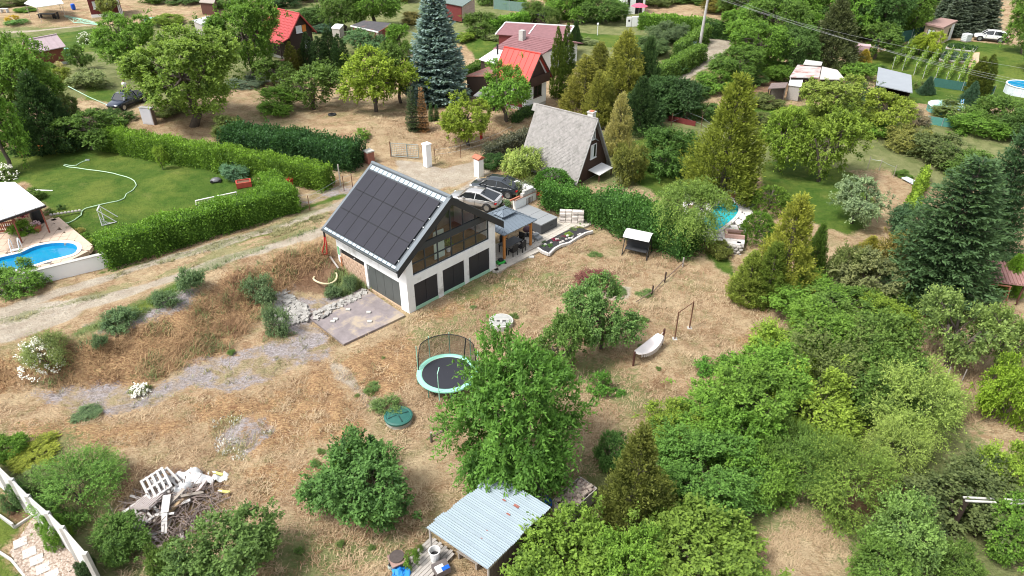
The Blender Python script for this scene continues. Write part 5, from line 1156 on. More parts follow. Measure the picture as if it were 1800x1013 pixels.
# long maroon roofed house behind
MT = mat('maroon_roof_tile', (.21, .10, .105), .75, var=.2, scale=2, bump=.5, bscale=8)
t = thing('maroon_roof_house', 'low house with dull maroon roofs and a pale chimney behind the thuja pair', 'house', P(985, 118, 2), R(50))
m = MB(); m.box(-4.5, .5, -.2, 4.5, 7, 2.3); m.build('wall', WHITE, t)
for x0, x1, z0, z1, nm in ((-5.2, 0, 2.2, 3.4, 'roof_slope'), (5.2, 0, 2.2, 3.4, 'roof_slope')):
 m = MB(); m.xz([(x0, z0), (x1, z1), (x1, z1 - .12), (x0, z0 - .12)], 0, 7.6); ro = m.build(nm, MT, t)
 for k in range(1, 12):
  f_ = k / 12; MB().bar((x0 + (x1 - x0) * f_, .05, z0 + (z1 - z0) * f_ + .02), (x0 + (x1 - x0) * f_, 7.55, z0 + (z1 - z0) * f_ + .02), .09, .05).build('tile_course', MT, ro)
MB().box(-1.9, 5.1, 2.0, -1.2, 5.8, 4.3).build('chimney', LCONC, t)
t = thing('flat_roof_wing', 'maroon low roof wing with white edge strips behind the red sheet roof', 'building', P(935, 96, 2), R(-15))
MB().box(-5.0, .2, -.2, 4.6, 5.0, 2.4).build('wall', MAROON, t)
for a, b_ in ((-5.3, -.8), (-.6, 4.9)):
 ro = MB().prism([(a, 0), (b_, 0), (b_, 5.3), (a, 5.3)], lambda x, y: 2.42 + y * .10, lambda x, y: 2.5 + y * .10).build('roof_panel', MT, t)
for x in (-5.4, -.7, 4.95): MB().prism([(x - .09, -.05), (x + .09, -.05), (x + .09, 5.35), (x - .09, 5.35)], lambda x, y: 2.45 + y * .10, lambda x, y: 2.58 + y * .10).build('edge_strip', WHITEP, t)
MB().box(-5.4, 5.352, 2.9, 5.0, 5.5, 3.15).build('edge_strip', WHITEP, t)
# red tiled cottage, upper left
c = gable('red_tile_cottage', 'dark timber cottage with a red pressed tile roof and orange shutter', 'cottage', -29.15, 101.78, R(49.1), 4.55, 7.2, 3.16, 5.9, 2, DARKIN, REDTILE, WHITEP, .45, 'tile', .40, front=[(-.25, 3.35, .95, .95, 'white'), (.62, 3.4, .6, .9, 'shutter'), (.9, 1.2, 1.1, 1.0, 'white')], barge=mat('red_barge', (.33, .05, .045), .6))
m = MB(); m.prism([(-3.9, 0), (-2.2, 0), (-2.2, 7.2), (-3.9, 7.2)], lambda x, y: 2.98 + (x + 2.25) * .32, lambda x, y: 3.10 + (x + 2.25) * .32); m.build('porch_roof', REDTILE, c)
for y in (.2, 3.5, 7.0): MB().box(-3.8, y - .06, 0, -3.68, y + .06, 2.45).build('porch_post', DARKIN, c)
m = MB(); m.box(-4.6, -2.6, .0, -1.0, -.2, .55); m.build('deck', mat('red_brown_deck', (.15, .07, .05), .8, var=.2), c)
t = thing('stone_terrace', 'pale grey flagstone steps in front of the red tiled cottage', 'steps', at(468, 142), R(8))
for k in range(3):
 for j in range(5): MB().box(-2.2 + j * .85, -.6 + k * .5, -.1, -1.4 + j * .85, -.12 + k * .5, .18 + k * .14).build('flagstone', LCONC, t)
for j in range(4): MB().box(-1.0 + j * .85, 1.0, -.1, -.2 + j * .85, 1.6, .62).build('flagstone', LCONC, t)
# brown shed, left
d = gable('brown_shed', 'small red brown garden shed with a pale pinkish metal roof', 'shed', -65.67, 97.64, R(325), 3.3, 4.4, 1.9, 3.3, 2, mat('red_brown_boards', (.165, .05, .028), .7, var=.15, scale=2, stretch=(6, 6, .6)), mat('pale_pink_sheet', (.46, .36, .38), .5, var=.1), BROWN, .25, 'sheet', .85)
# maroon cottage at the top edge
t = thing('maroon_cottage', 'maroon boarded cottage with white windows at the top left edge', 'cottage', at(162, 31), R(26))
MB().box(0, 0, .45, 4.9, 4, 3.6).build('wall', MAROON, t); MB().box(-.05, -.05, -.2, 4.95, 4.05, .449).build('plinth', WHITE, t)
window(t, 1.1, 0, 1.35, .95, 1.25, 'white', WHITEP); window(t, 3.1, 0, 1.35, .95, 1.25, 'white', WHITEP)
for x in (4.55, 4.8): MB().box(x - .09, -.45, -.1, x + .09, -.25, 3.4).build('porch_post', WHITEP, t)
for sg in (0, 1): MB().yz([(-.5 + sg * 5, 3.5), (2, 4.9), (2, 4.8), (-.5 + sg * 5, 3.4)], -.4, 5.3).build('roof_slope', REDTILE, t)
# dark felt roofed shed, top middle
t, loc, ins = pent('felt_roof_shed', 'garden shed with a black felt roof and red brown walls left of the spruce', [(640, 36), (690, 41), (665, 56), (616, 45)], 2.75, 2.35, 2, mat('black_felt', (.065, .062, .065), .85, var=.25, scale=1.5, col2=(.22, .10, .085), thr=.56), mat('red_brown_boarding', (.20, .045, .032), .75, var=.2, stretch=(6, 6, .7)), True, walls=(1, 2, 3))
a, b_ = loc[3], loc[2]; MB().bar(a - Vector((0, 0.03, .06)), b_ - Vector((0, .03, .06)), .05, .2).build('white_fascia', WHITEP, t); a, b_ = loc[2], loc[1]; MB().bar(a - Vector((-.03, 0, .06)), b_ - Vector((-.03, 0, .06)), .05, .12).build('white_fascia', mat('rust_red_trim', (.3, .07, .05), .7), t)
for f_ in (0, .12, .24):
 q = ins[2].lerp(ins[1], f_); MB().box(q.x - .2, q.y - .12, 0, q.x + .2, q.y - .03, q.z - .05).build('door_board', mat('pale_pink_board', (.50, .36, .32), .8), t)
pent('white_panel_roof', 'small white sheet roof among bushes left of the felt roofed shed', [(590, 41), (604, 43), (597, 51), (582, 49)], 1.3, 1.1, 2, WHITEP, GREYWOOD, True, walls=(1, 2))
t, loc, ins = pent('green_roof_shed', 'maroon shed with a grey green felt roof and pinkish plank end at the top', [(775, -14), (838, -6), (813, 11), (772, 3)], 3.0, 2.4, 2, mat('grey_green_felt', (.13, .17, .155), .85, var=.15), MAROON, True, walls=(2, 3))
a, b_ = ins[2], ins[1]
for k in range(6):
 z = .2 + k * .38; MB().add([(a.x, a.y, z), (b_.x, b_.y, z), (b_.x, b_.y, z + .34), (a.x, a.y, z + .34), (a.x + .06, a.y - .03, z), (b_.x + .06, b_.y - .03, z), (b_.x + .06, b_.y - .03, z + .34), (a.x + .06, a.y - .03, z + .34)], [(0, 1, 2, 3), (7, 6, 5, 4), (4, 5, 1, 0), (5, 6, 2, 1), (6, 7, 3, 2), (7, 4, 0, 3)]).build('plank', mat('pink_grey_plank', (.42, .30, .27), .85, var=.15), t)
pent('grey_roof_shed', 'small shed roof of pale grey sheets behind the walnut tree', [(365, 28), (382, 31), (358, 45), (338, 36)], 1.9, 1.6, 2, mat('pale_grey_sheet', (.42, .42, .42), .6, var=.12), GREYWOOD, True, walls=(1, 2, 3))
pent('brown_timber_shelter', 'open brown timber shelter at the top edge left of the tall bright tree', [(355, -8), (380, -5), (376, 6), (350, 4)], 2.0, 1.8, 2, RAWWOOD, BROWN, True, walls=(1, 2))
t, loc, ins = pent('dark_garden_hut', 'little dark garden hut with a black felt roof at the far lawn', [(940, 10), (958, 12), (958, 28), (936, 24)], 2.2, 1.7, 2, mat('black_felt_sheet', (.04, .042, .045), .8), DARKIN, True, walls=(0, 1, 2, 3))
# white house at the top edge
t = thing('white_villa', 'white rendered house with dark window at the top edge behind the gate boxes', 'house', at(1092, 26), R(12))
MB().box(0, 0, -.2, 2.6, 4, 5).build('wall', WHITE, t); MB().box(1.0, -.04, 1.2, 1.5, -.003, 3.2).build('window', DKPANE, t)
MB().box(2.7, .6, -.2, 4.1, 4, 4.5).build('porch', BLACK, t); MB().box(4.15, .1, -.2, 4.45, .4, 4.5).build('pillar', WHITEP, t)
t = thing('pink_parasol', 'faded pink garden parasol beside the white rendered house', 'parasol', at(1122, 32), 0)
MB().lathe([(1.5, 2.0), (.8, 2.35), (.02, 2.55)], 8).build('canopy', mat('pink_cloth', (.62, .10, .16), .8, var=.1), t); MB().tube([(0, 0, -.2), (0, 0, 2.5)], .03, 6).build('pole', WHITEP, t)
t = thing('gate_boxes', 'white meter boxes and panel at the hedge before the white house', 'cabinet', at(1114, 47), R(4))
MB().box(-1.25, 0, 0, -.45, .4, 1.5).build('small_box', WHITEP, t); MB().box(-.35, 0, 0, 1.35, .3, 1.6).build('large_box', WHITEP, t); MB().box(.48, -.012, .1, .52, 0, 1.5).build('door_joint', CONC, t); MB().box(-1.0, -.012, .8, -.7, 0, 1.1).build('label_plate', BLACK, t)
t = thing('dark_lid_house', 'grey flat roof of a house at the top edge above the wood', 'building', at(1345, 22), R(8)); MB().box(-3, 0, -.2, 3, 3, 2.2).build('wall', WHITE, t); MB().box(-3.3, -.3, 2.21, 3.3, 3.3, 2.5).build('roof', mat('mid_grey_roof', (.2, .2, .21), .8), t)
# right-hand sheds
RUSTR = mat('rust_streaked_white_sheet', (.42, .39, .375), .6, var=.12, scale=2.2, stretch=(.5, 2, 1), col2=(.27, .08, .055), thr=.50)
pent('rusty_roof_shed', 'low dark shed with a white sheet roof streaked with rust', [(1402, 114), (1444, 116), (1440, 137), (1388, 135)], 2.3, 2.1, 1.8, RUSTR, DARKIN, True, walls=(1, 2, 3))
pent('plain_roof_shed', 'pale sheet roof joined to the right of the rusty roofed shed', [(1445, 117), (1472, 123), (1486, 140), (1441, 139)], 2.3, 2.1, 1.8, mat('dusty_white_sheet', (.43, .40, .37), .7, var=.15, col2=(.48, .42, .36), thr=.52), DARKIN, True, walls=(1, 2, 3))
pent('small_back_roof', 'small pale stone coloured roof behind the rusty roofed shed', [(1416, 105), (1446, 109), (1444, 115), (1412, 113)], 2.6, 2.5, 1.8, LCONC, DARKIN, True, walls=(1, 2))
pent('white_lean_to', 'little white roofed lean-to at the left of the rusty shed', [(1390, 135), (1412, 138), (1409, 152), (1386, 149)], 1.8, 1.5, 1.8, WHITEP, GREYWOOD, True, walls=(1, 2, 3))
pent('rabbit_hutch', 'weathered brown hutch with a dark plank roof left of the white lean-to', [(1356, 146), (1385, 145), (1381, 154), (1350, 156)], 1.7, 1.5, 1.8, mat('brown_grey_plank', (.17, .13, .12), .9, var=.2), RAWWOOD, True, walls=(0, 1))
t, loc, ins = pent('grey_roof_barn', 'dark open shed with a large smooth light grey roof', [(1544, 118), (1602, 132), (1604, 163), (1540, 149)], 2.9, 2.3, 1.4, mat('light_grey_sheet', (.25, .27, .29), .45, var=.06, scale=.8), DARKIN, True, walls=(0, 1, 3))
pent('pinkish_back_shed', 'pale pink wall of a small shed behind the orange golden conifer', [(1500, 76), (1531, 78), (1531, 82), (1500, 80)], 2.3, 2.2, 1.8, mat('pink_plaster', (.46, .31, .32), .9), mat('pink_plaster', (.46, .31, .32), .9), False, walls=(2, 3, 1, 0))
# flat roofed cabin
t, loc, ins = pent('flat_roof_cabin', 'beige cabin with a flat reddish roof and dark windows', [(1654, 31), (1684, 36), (1660, 48), (1625, 41)], 2.9, 2.9, 1.6, mat('reddish_roof_felt', (.30, .19, .165), .85, var=.15), mat('beige_boards', (.50, .38, .27), .8, var=.1, stretch=(8, 8, .6)), False, th=.25, walls=(0, 1, 2, 3))
a, b_ = ins[3], ins[2]; d_ = (b_ - a).normalized(); n_ = Vector((d_.y, -d_.x, 0))
def wallrect(a, b, f0, f1, z0, z1, off, nm, m):
 d = (b - a).copy(); d.z = 0; n = Vector((d.y, -d.x, 0)).normalized() * off; p0 = a + d * f0 + n; p1 = a + d * f1 + n; k = n.normalized() * .04
 return MB().add([(p0.x, p0.y, z0), (p1.x, p1.y, z0), (p1.x, p1.y, z1), (p0.x, p0.y, z1), (p0.x + k.x, p0.y + k.y, z0), (p1.x + k.x, p1.y + k.y, z0), (p1.x + k.x, p1.y + k.y, z1), (p0.x + k.x, p0.y + k.y, z1)], [(0, 1, 2, 3), (7, 6, 5, 4), (4, 5, 1, 0), (5, 6, 2, 1), (6, 7, 3, 2), (7, 4, 0, 3)]).build(nm, m, t)
wallrect(a, b_, .2, .65, 1.0, 2.2, .012, 'window_frame', DARKIN); wallrect(a, b_, .24, .42, 1.1, 2.1, .056, 'pane', CURTAIN); wallrect(a, b_, .46, .61, 1.1, 2.1, .056, 'pane', CURTAIN)
a, b_ = ins[2], ins[1]; wallrect(a, b_, .55, .68, .9, 2.2, .012, 'window', DKPANE); wallrect(a, b_, .72, .98, .1, 2.5, .012, 'white_door', WHITEP)
# dark hut under the huge cypress and the tiled shelter
t = thing('hipped_garden_hut', 'red brown garden hut with a black hipped felt roof under the huge cypress', 'hut', at(1632, 512), R(-14))
MB().box(-1.3, 0, -.2, 1.6, 2.4, 2.1).build('wall', mat('red_brown_hut_boards', (.105, .036, .026), .75, var=.2, stretch=(1, 1, 7)), t)
m = MB(); m.add([(-1.7, -.4, 2.0), (1.9, -.4, 2.0), (1.9, 2.8, 2.0), (-1.7, 2.8, 2.0), (-.2, 1.2, 3.1), (.5, 1.2, 3.1)], [(0, 1, 5, 4), (1, 2, 5), (2, 3, 4, 5), (3, 0, 4), (3, 2, 1, 0)]); m.build('roof', mat('black_roof_felt', (.035, .037, .042), .7, var=.15), t)
MB().bar((.5, 1.2, 3.12), (1.9, -.4, 2.02), .05).build('hip_strip', STEEL, t); MB().box(-1.33, -.03, .1, -.75, -.005, .75).build('white_panel', WHITEP, t)
t = thing('tiled_shelter', 'open shelter with a dull pink pantile roof beside the huge cypress', 'shelter', at(1750, 522), R(-16))
m = MB(); m.prism([(-1.3, -.9), (1.25, -.9), (1.25, 1.5), (-1.3, 1.5)], lambda x, y: 1.75 + y * .16, lambda x, y: 1.82 + y * .16); ro = m.build('roof', mat('dull_pink_pantile', (.30, .165, .15), .8, var=.2), t)
for k in range(11): MB().tube([(-1.2 + k * .24, -.9, 1.70), (-1.2 + k * .24, 1.5, 2.085)], .075, 6).build('pantile_row', MATS['dull_pink_pantile'], ro)
for x in (-1.15, 1.1):
 for y in (-.7, 1.3): MB().box(x - .05, y - .05, -.2, x + .05, y + .05, 1.7 + y * .1).build('post', BROWN, t)
t = thing('swing_bench', 'dark hanging slatted bench under the timber swing frame', 'bench', at(1733, 536), R(-16))
for k in range(4): MB().box(-.65, -.2 + k * .13, .42, .65, -.1 + k * .13, .45).build('slat', BLACK, t)
for k in range(3): MB().box(-.65, .30, .5 + k * .13, .65, .33, .6 + k * .13).build('slat', BLACK, t)
for x in (-.6, .6): MB().box(x - .03, -.2, .1, x + .03, .3, .415).build('leg', BLACK, t)
t = thing('swing_stand', 'reddish timber A-frame poles standing before the tiled shelter', 'frame', at(1728, 548), R(-16))
for x in (-.95, .95):
 for y in (-.6, .7): MB().tube([(x + (.1 if x > 0 else -.1), y, -.2), (x, y * .1 + .05, 2.2)], .045, 6).build('pole', mat('reddish_timber', (.21, .085, .045), .8, var=.2), t)
MB().tube([(-1.05, .05, 2.2), (1.05, .05, 2.2)], .05, 6).build('cross_beam', MATS['reddish_timber'], t)
# ------------------------------------------------------------------ vehicles
def paint(name, col, metal=.5):
 m, nt, b = newmat(name); b.inputs['Base Color'].default_value = (*col, 1); b.inputs['Metallic'].default_value = metal; b.inputs['Roughness'].default_value = .32
 b.inputs['Coat Weight'].default_value = .8; b.inputs['Coat Roughness'].default_value = .06; return m
CARGLASS = mat('car_glass', (.012, .015, .018), .06, var=.05, spec=.8)
TYRE = mat('tyre_rubber', (.018, .018, .018), .8, var=.2); RIM = mat('alloy_rim', (.38, .39, .40), .35, .8, var=.1)
TAIL = mat('red_lamp', (.42, .012, .015), .2, var=.1); HEAD = mat('clear_lamp', (.72, .76, .78), .15, var=.05)
def loft(stations):
 """stations: (x, halfwidth, z_bottom, z_shoulder, z_top, inset) -> closed body, mirrored rings"""
 m = MB(); rings = []
 for x, w_, zb, zs, zt, ins in stations:
  h = [(0, zb), (w_ * .80, zb), (w_ * .97, zb + .12), (w_, zb + (zs - zb) * .55), (w_ * .975, zs), (w_ * (1 - ins), zt), (w_ * .45 * (1 - ins * .3), zt + .025), (0, zt + .035)]
  r = [(x, y, z) for y, z in h] + [(x, -y, z) for y, z in h[-2:0:-1]]; rings.append(r)
 k = len(rings[0]); base = []
 for r in rings: base.append(len(m.v)); m.v += r
 for a, b in zip(base[:-1], base[1:]):
  for j in range(k): m.f.append((a + j, a + (j + 1) % k, b + (j + 1) % k, b + j))
 m.f.append(tuple(base[0] + j for j in range(k - 1, -1, -1))); m.f.append(tuple(base[-1] + j for j in range(k)))
 return m
def car(name, label, loc, yaw, pm, kind='fastback', Ln=4.7, Wd=1.88):
 t = thing(name, label, 'pickup' if kind == 'pickup' else 'car', loc, yaw)
 w_ = Wd / 2; F = Ln / 2
 hi = .10 if kind in ('suv', 'pickup') else 0
 zs = .82 + hi
 body = loft([(-F, w_ * .72, .40 + hi, .70 + hi, .84 + hi, .25), (-F + .18, w_ * .90, .30 + hi, .80 + hi, .98 + hi, .16), (-F + .8, w_ * .99, .24 + hi, zs + .06, zs + .17, .09), (-.5, w_, .22 + hi, zs + .03, zs + .14, .06), (.5, w_, .22 + hi, zs, zs + .12, .06),
     (F - 1.35, w_ * .99, .22 + hi, zs - .02, zs + .10, .10), (F - .7, w_ * .95, .24 + hi, zs - .10, zs + .0, .16), (F - .2, w_ * .86, .28 + hi, .62 + hi, .76 + hi, .2), (F, w_ * .66, .36 + hi, .55 + hi, .62 + hi, .25)])
 body.build('body', pm, t, smooth=True, sub=1)
 zr_ = 1.44 + hi * 1.4
 if kind == 'fastback': st = [(-F + .25, .55, zs + .15), (-F + .95, .80, zs + .38), (-.75, .78, zr_ - .03), (.1, .77, zr_), (.62, .77, zr_ - .07), (F - 1.05, .70, zs + .10)]
 elif kind == 'suv': st = [(-F + .18, .78, zs + .16), (-F + .5, .80, zr_ - .14), (-1.0, .78, zr_), (.0, .77, zr_ + .02), (.65, .77, zr_ - .06), (F - 1.05, .70, zs + .12)]
 else: st = [(-.75, .78, zs + .14), (-.62, .80, zr_ + .04), (-.1, .79, zr_ + .12), (.5, .79, zr_ + .08), (.8, .78, zr_ + .02), (F - 1.25, .72, zs + .12)]
 # glasshouse: dark side and end glass, painted roof skin and pillars
 g = MB(); n0 = []
 for x, f_, z in st:
  tw_ = w_ * (.93 - .27 * (z - zs - .1) / (zr_ - zs)); bw = w_ * .93; n0.append(len(g.v))
  g.v += [(x, bw, zs + .08), (x, tw_, z), (x, -tw_, z), (x, -bw, zs + .08)]
 for a, b in zip(n0[:-1], n0[1:]):
  for j in range(3): g.f.append((a + j, a + j + 1, b + j + 1, b + j))
 g.f += [(n0[0], n0[0] + 1, n0[0] + 2, n0[0] + 3), (n0[-1] + 3, n0[-1] + 2, n0[-1] + 1, n0[-1])]
 g.build('windows', CARGLASS, t)
 r = MB(); idx = range(1, len(st) - 1) if kind != 'fastback' else range(2, len(st) - 1); sel = [st[i] for i in idx]; n0 = []
 for x, f_, z in sel:
  tw_ = w_ * (.93 - .27 * (z - zs - .1) / (zr_ - zs)); n0.append(len(r.v))
  r.v += [(x, tw_ + .02, z - .05), (x, tw_ * .93, z + .03), (x, 0, z + .055), (x, -tw_ * .93, z + .03), (x, -tw_ - .02, z - .05)]
 for a, b in zip(n0[:-1], n0[1:]):
  for j in range(4): r.f.append((a + j, a + j + 1, b + j + 1, b + j))
 r.build('roof', pm, t, smooth=True)
 p = MB()
 for sg in (-1, 1):
  for (x0, f0, z0), (x1, f1, z1) in ((st[-1], st[-2]), (st[0], st[1])) + (((st[1], st[2]),) if kind == 'fastback' else ()):
   wf = lambda z: sg * w_ * (.945 - .27 * (z - zs - .1) / (zr_ - zs))
   p.bar((x0, wf(z0), z0 + .01), (x1, wf(z1), z1 + .01), .085 if x0 > 0 else .20, .05)
  p.bar((-.28, sg * w_ * .935, zs + .08), (-.34, sg * w_ * .70, zr_ - .03), .07, .04)
  p.bar((st[0][0], sg * w_ * .95, zs + .09), (st[-1][0], sg * w_ * .95, zs + .09), .035, .05)
 p.build('window_pillars', pm, t)
 for sg in (-1, 1):
  for wx in (-F + .92, F - .93):
   R_ = .345 + hi * .3
   ar = MB(); ar.lathe([(R_ + .075, 0), (R_ + .075, .03)], 20); me = ar.mesh('wheel_arch', BLACK); o = put('wheel_arch', me, t, (wx, sg * (w_ - .022), R_ + .01)); o.rotation_euler = (math.pi / 2 * -sg, 0, 0)
   wl = MB(); wl.lathe([(.20, 0), (R_ - .03, 0), (R_, .04), (R_, .19), (R_ - .03, .22), (.22, .22)], 22); o = put('wheel', wl.mesh('wheel', TYRE, False), t, (wx, sg * (w_ - .17), R_)); o.rotation_euler = (math.pi / 2 * -sg, 0, 0)
   rm = MB(); rm.lathe([(.02, .19), (.06, .205), (.07, .19)], 12); rm.lathe([(.21, .215), (.245, .222), (.255, .21)], 20)
   for k in range(5):
    a = k * 2 * math.pi / 5; rm.bar((math.cos(a) * .05, math.sin(a) * .05, .195), (math.cos(a) * .23, math.sin(a) * .23, .21), .07, .03)
   rm.build('rim', RIM, o)
  x = MB(); x.box(-F - .012 + .10, sg * w_ * .52, .70 + hi, -F + .28, sg * w_ * .90, .84 + hi); x.build('tail_light', TAIL, t, bevel=.02)
  x = MB(); x.box(F - .30, sg * w_ * .52, .56 + hi, F - .06, sg * w_ * .80, .68 + hi); x.build('headlight', HEAD, t, bevel=.03)
  x = MB(); x.box(.62, sg * (w_ - .02), zs + .1, .82, sg * (w_ + .17), zs + .25); x.build('mirror', pm, t, bevel=.03)
  x = MB(); x.box(.06, sg * (w_ + .0), zs - .14, .22, sg * (w_ + .02), zs - .10); x.box(-.92, sg * (w_ + .0), zs - .12, -.76, sg * (w_ + .02), zs - .08); x.build('door_handle', STEEL, t)
  MB().box(-F + 1.35, sg * (w_ - .03), .26 + hi, F - 1.35, sg * (w_ + .01), .36 + hi).build('side_skirt', BLACK, t)
  for dx in (-.33, .68): MB().box(dx - .008, sg * (w_ - .01), .42 + hi, dx + .008, sg * (w_ + .004), zs - .02).build('door_gap', BLACK, t)
 MB().box(-F - .03, -.26, .58 + hi, -F + .06, .26, .69 + hi).build('number_plate', WHITEP, t)
 MB().box(-F + .0, -w_ * .8, .30 + hi, -F + .3, w_ * .8, .44 + hi).build('rear_bumper', BLACK, t, bevel=.04)
 MB().box(F - .12, -.5, .40 + hi, F + .0, .5, .56 + hi).build('grille', BLACK, t, bevel=.03)
 if kind == 'fastback': MB().box(-F + .06, -w_ * .72, zs + .17, -F + .30, w_ * .72, zs + .215).build('boot_spoiler', pm, t, bevel=.015)
 MB().add([(-.95, -.03, zr_ + .0), (-.75, -.03, zr_ + .03), (-.95, .03, zr_), (-.75, .03, zr_ + .03), (-.97, 0, zr_ + .12)], [(0, 1, 4), (1, 3, 4), (3, 2, 4), (2, 0, 4), (0, 2, 3, 1)]).build('roof_fin', BLACK, t)
 if kind == 'pickup':
  MB().box(-F + .15, -w_ * .82, zs + .135, -.78, w_ * .82, zs + .20).build('bed_cover', BLACK, t); MB().box(-.55, -.55, zr_ + .15, .35, .55, zr_ + .172).build('sunroof', CARGLASS, t)
 return t
def yaw_px(a, b, z):
 p, q = P(*a, z), P(*b, z); return math.atan2(q.y - p.y, q.x - p.x)
def ground_loc(px, py, dz=0): return at(px, py, dz)
zc_ = 1.35
pc = at(836, 360); y1 = yaw_px((862, 359), (790, 347), 1.3)
car('silver_car', 'silver fastback car parked next to the gable of the white house', pc, y1, paint('silver_paint', (.50, .49, .48), .6), 'fastback', 4.7)
car('dark_suv', 'dark grey car parked beside the yellow variegated bush', at(873, 338), y1, paint('dark_grey_paint', (.045, .055, .065), .6), 'fastback', 4.75, 1.95)
car('dark_pickup', 'dark blue pickup with a bright windscreen under the walnut tree', at(226, 186), yaw_px((250, 172), (205, 190), 2), paint('dark_blue_paint', (.018, .028, .055), .3), 'pickup', 5.0, 1.9)
car('white_suv', 'white car parked before the row of spruces in the upper right', at(1739, 72), yaw_px((1764, 71), (1716, 66), 1.9), paint('white_car_paint', (.80, .80, .80), .0), 'suv', 4.6)
t = thing('tow_line', 'pale green line tied from the pickup to the trees', 'rope', at(192, 186)); q0 = at(192, 186, .8); q1 = at(120, 152, 1.6); b_ = q0 - t.location
MB().tube([tuple(b_), tuple((q0 + q1) / 2 - t.location - Vector((0, 0, .12))), tuple(q1 - t.location)], .045, 5).build('line', mat('pale_green_cord', (.35, .55, .42), .6), t)
# ------------------------------------------------------------------ person behind the pickup
def person(loc, yaw):
 t = thing('person', 'person in a white shirt standing behind the dark pickup', 'person', loc, yaw)
 V = [(0, 0, .95), (0, 0, 1.12), (0, .01, 1.32), (0, 0, 1.46), (0, .01, 1.55), (0, .02, 1.66), (0, .02, 1.74)]; rad = [.15, .14, .17, .10, .055, .095, .07]
 E = [(0, 1), (1, 2), (2, 3), (3, 4), (4, 5), (5, 6)]
 for s in (-1, 1):
  b = len(V); V += [(s * .19, 0, 1.42), (s * .25, .03, 1.14), (s * .22, .17, .92), (s * .215, .20, .84)]; rad += [.07, .047, .036, .034]; E += [(3, b), (b, b + 1), (b + 1, b + 2), (b + 2, b + 3)]
  for k in range(4):
   n = len(V); V += [(s * (.20 + k * .016), .215 + k * .008, .78), (s * (.20 + k * .015), .205 + k * .008, .735 + abs(k - 1.5) * .008)]; rad += [.010, .008]; E += [(b + 3, n), (n, n + 1)]
  n = len(V); V += [(s * .185, .235, .81)]; rad += [.010]; E += [(b + 3, n)]
  b = len(V); V += [(s * .10, 0, .86), (s * .115, .02, .48), (s * .12, -.02, .09), (s * .13, .12, .04)]; rad += [.11, .07, .045, .04]; E += [(0, b), (b, b + 1), (b + 1, b + 2), (b + 2, b + 3)]
 me = bpy.data.meshes.new('body'); me.from_pydata(V, E, []); o = put('body', me, t); me.materials.append(mat('skin', (.52, .30, .22), .55, var=.05))
 m = o.modifiers.new('skin', 'SKIN'); m.use_smooth_shade = True
 for i, r in enumerate(rad): me.skin_vertices[0].data[i].radius = (r, r * (.8 if i < 4 else 1));
 me.skin_vertices[0].data[0].use_root = True
 o.modifiers.new('sub', 'SUBSURF').render_levels = 1
 MB().lathe([(.165, .92), (.17, 1.1), (.20, 1.32), (.17, 1.44), (.07, 1.50)], 14, (0, 0, 0), 1.08, .82).build('shirt', mat('white_cotton', (.78, .78, .78), .9, var=.05), t, smooth=True)
 for s in (-1, 1):
  MB().tube([(s * .17, 0, 1.44), (s * .235, .01, 1.22)], [.085, .075], 10).build('sleeve', MATS['white_cotton'], t)
  MB().tube([(s * .09, 0, .96), (s * .118, .02, .48), (s * .12, -.02, .10)], [.13, .09, .075], 10).build('trouser_leg', mat('blue_denim', (.05, .07, .13), .9), t)
  MB().ball((s * .035, .108, 1.665), .012, 6).build('eye', BLACK, t)
 MB().ball((0, -.005, 1.715), .108, 8, (1, 1, .75)).build('hair', mat('grey_brown_hair', (.12, .085, .06), .9), t); MB().ball((0, .118, 1.635), .018, 6).build('nose', MATS['skin'], t); MB().box(-.03, .100, 1.595, .03, .112, 1.605).build('mouth', mat('lips', (.35, .1, .1), .6), t)
 return t
person(at(223, 166), R(200))
# ------------------------------------------------------------------ pools
def water(name, ca, cb, sc=1.2):
 m, nt, b = newmat(name); L = nt.links.new
 g = node(nt, 'ShaderNodeNewGeometry'); n = node(nt, 'ShaderNodeTexNoise', i_Scale=sc, i_Detail=3.0); L(g.outputs['Position'], n.inputs['Vector'])
 mx = node(nt, 'ShaderNodeMix', data_type='RGBA'); L(n.outputs[0], mx.inputs[0]); mx.inputs[6].default_value = (*ca, 1); mx.inputs[7].default_value = (*cb, 1)
 L(mx.outputs[2], b.inputs['Base Color']); b.inputs['Roughness'].default_value = .05; b.inputs['Specular IOR Level'].default_value = .5
 n2 = node(nt, 'ShaderNodeTexNoise', i_Scale=5.0, i_Detail=2.0); L(g.outputs['Position'], n2.inputs['Vector'])
 bp = node(nt, 'ShaderNodeBump'); bp.inputs['Strength'].default_value = .25; bp.inputs['Distance'].default_value = .03; L(n2.outputs[0], bp.inputs['Height']); L(bp.outputs[0], b.inputs['Normal']); return m
def grow(pg, d):
 n = len(pg); out = []
 for i in range(n):
  t_v = pg[(i + 1) % n] - pg[i - 1]; t_v = t_v / np.linalg.norm(t_v); out.append(pg[i] + np.array([t_v[1], -t_v[0]]) * d)
 return np.array(out)
def smooth_loop(pg, k=3):
 n = len(pg); out = []
 for i in range(n):
  p0, p1, p2, p3 = pg[i - 1], pg[i], pg[(i + 1) % n], pg[(i + 2) % n]
  for j in range(k):
   s = j / k; out.append(.5 * ((2 * p1) + (-p0 + p2) * s + (2 * p0 - 5 * p1 + 4 * p2 - p3) * s * s + (-p0 + 3 * p1 - 3 * p2 + p3) * s ** 3))
 return np.array(out)
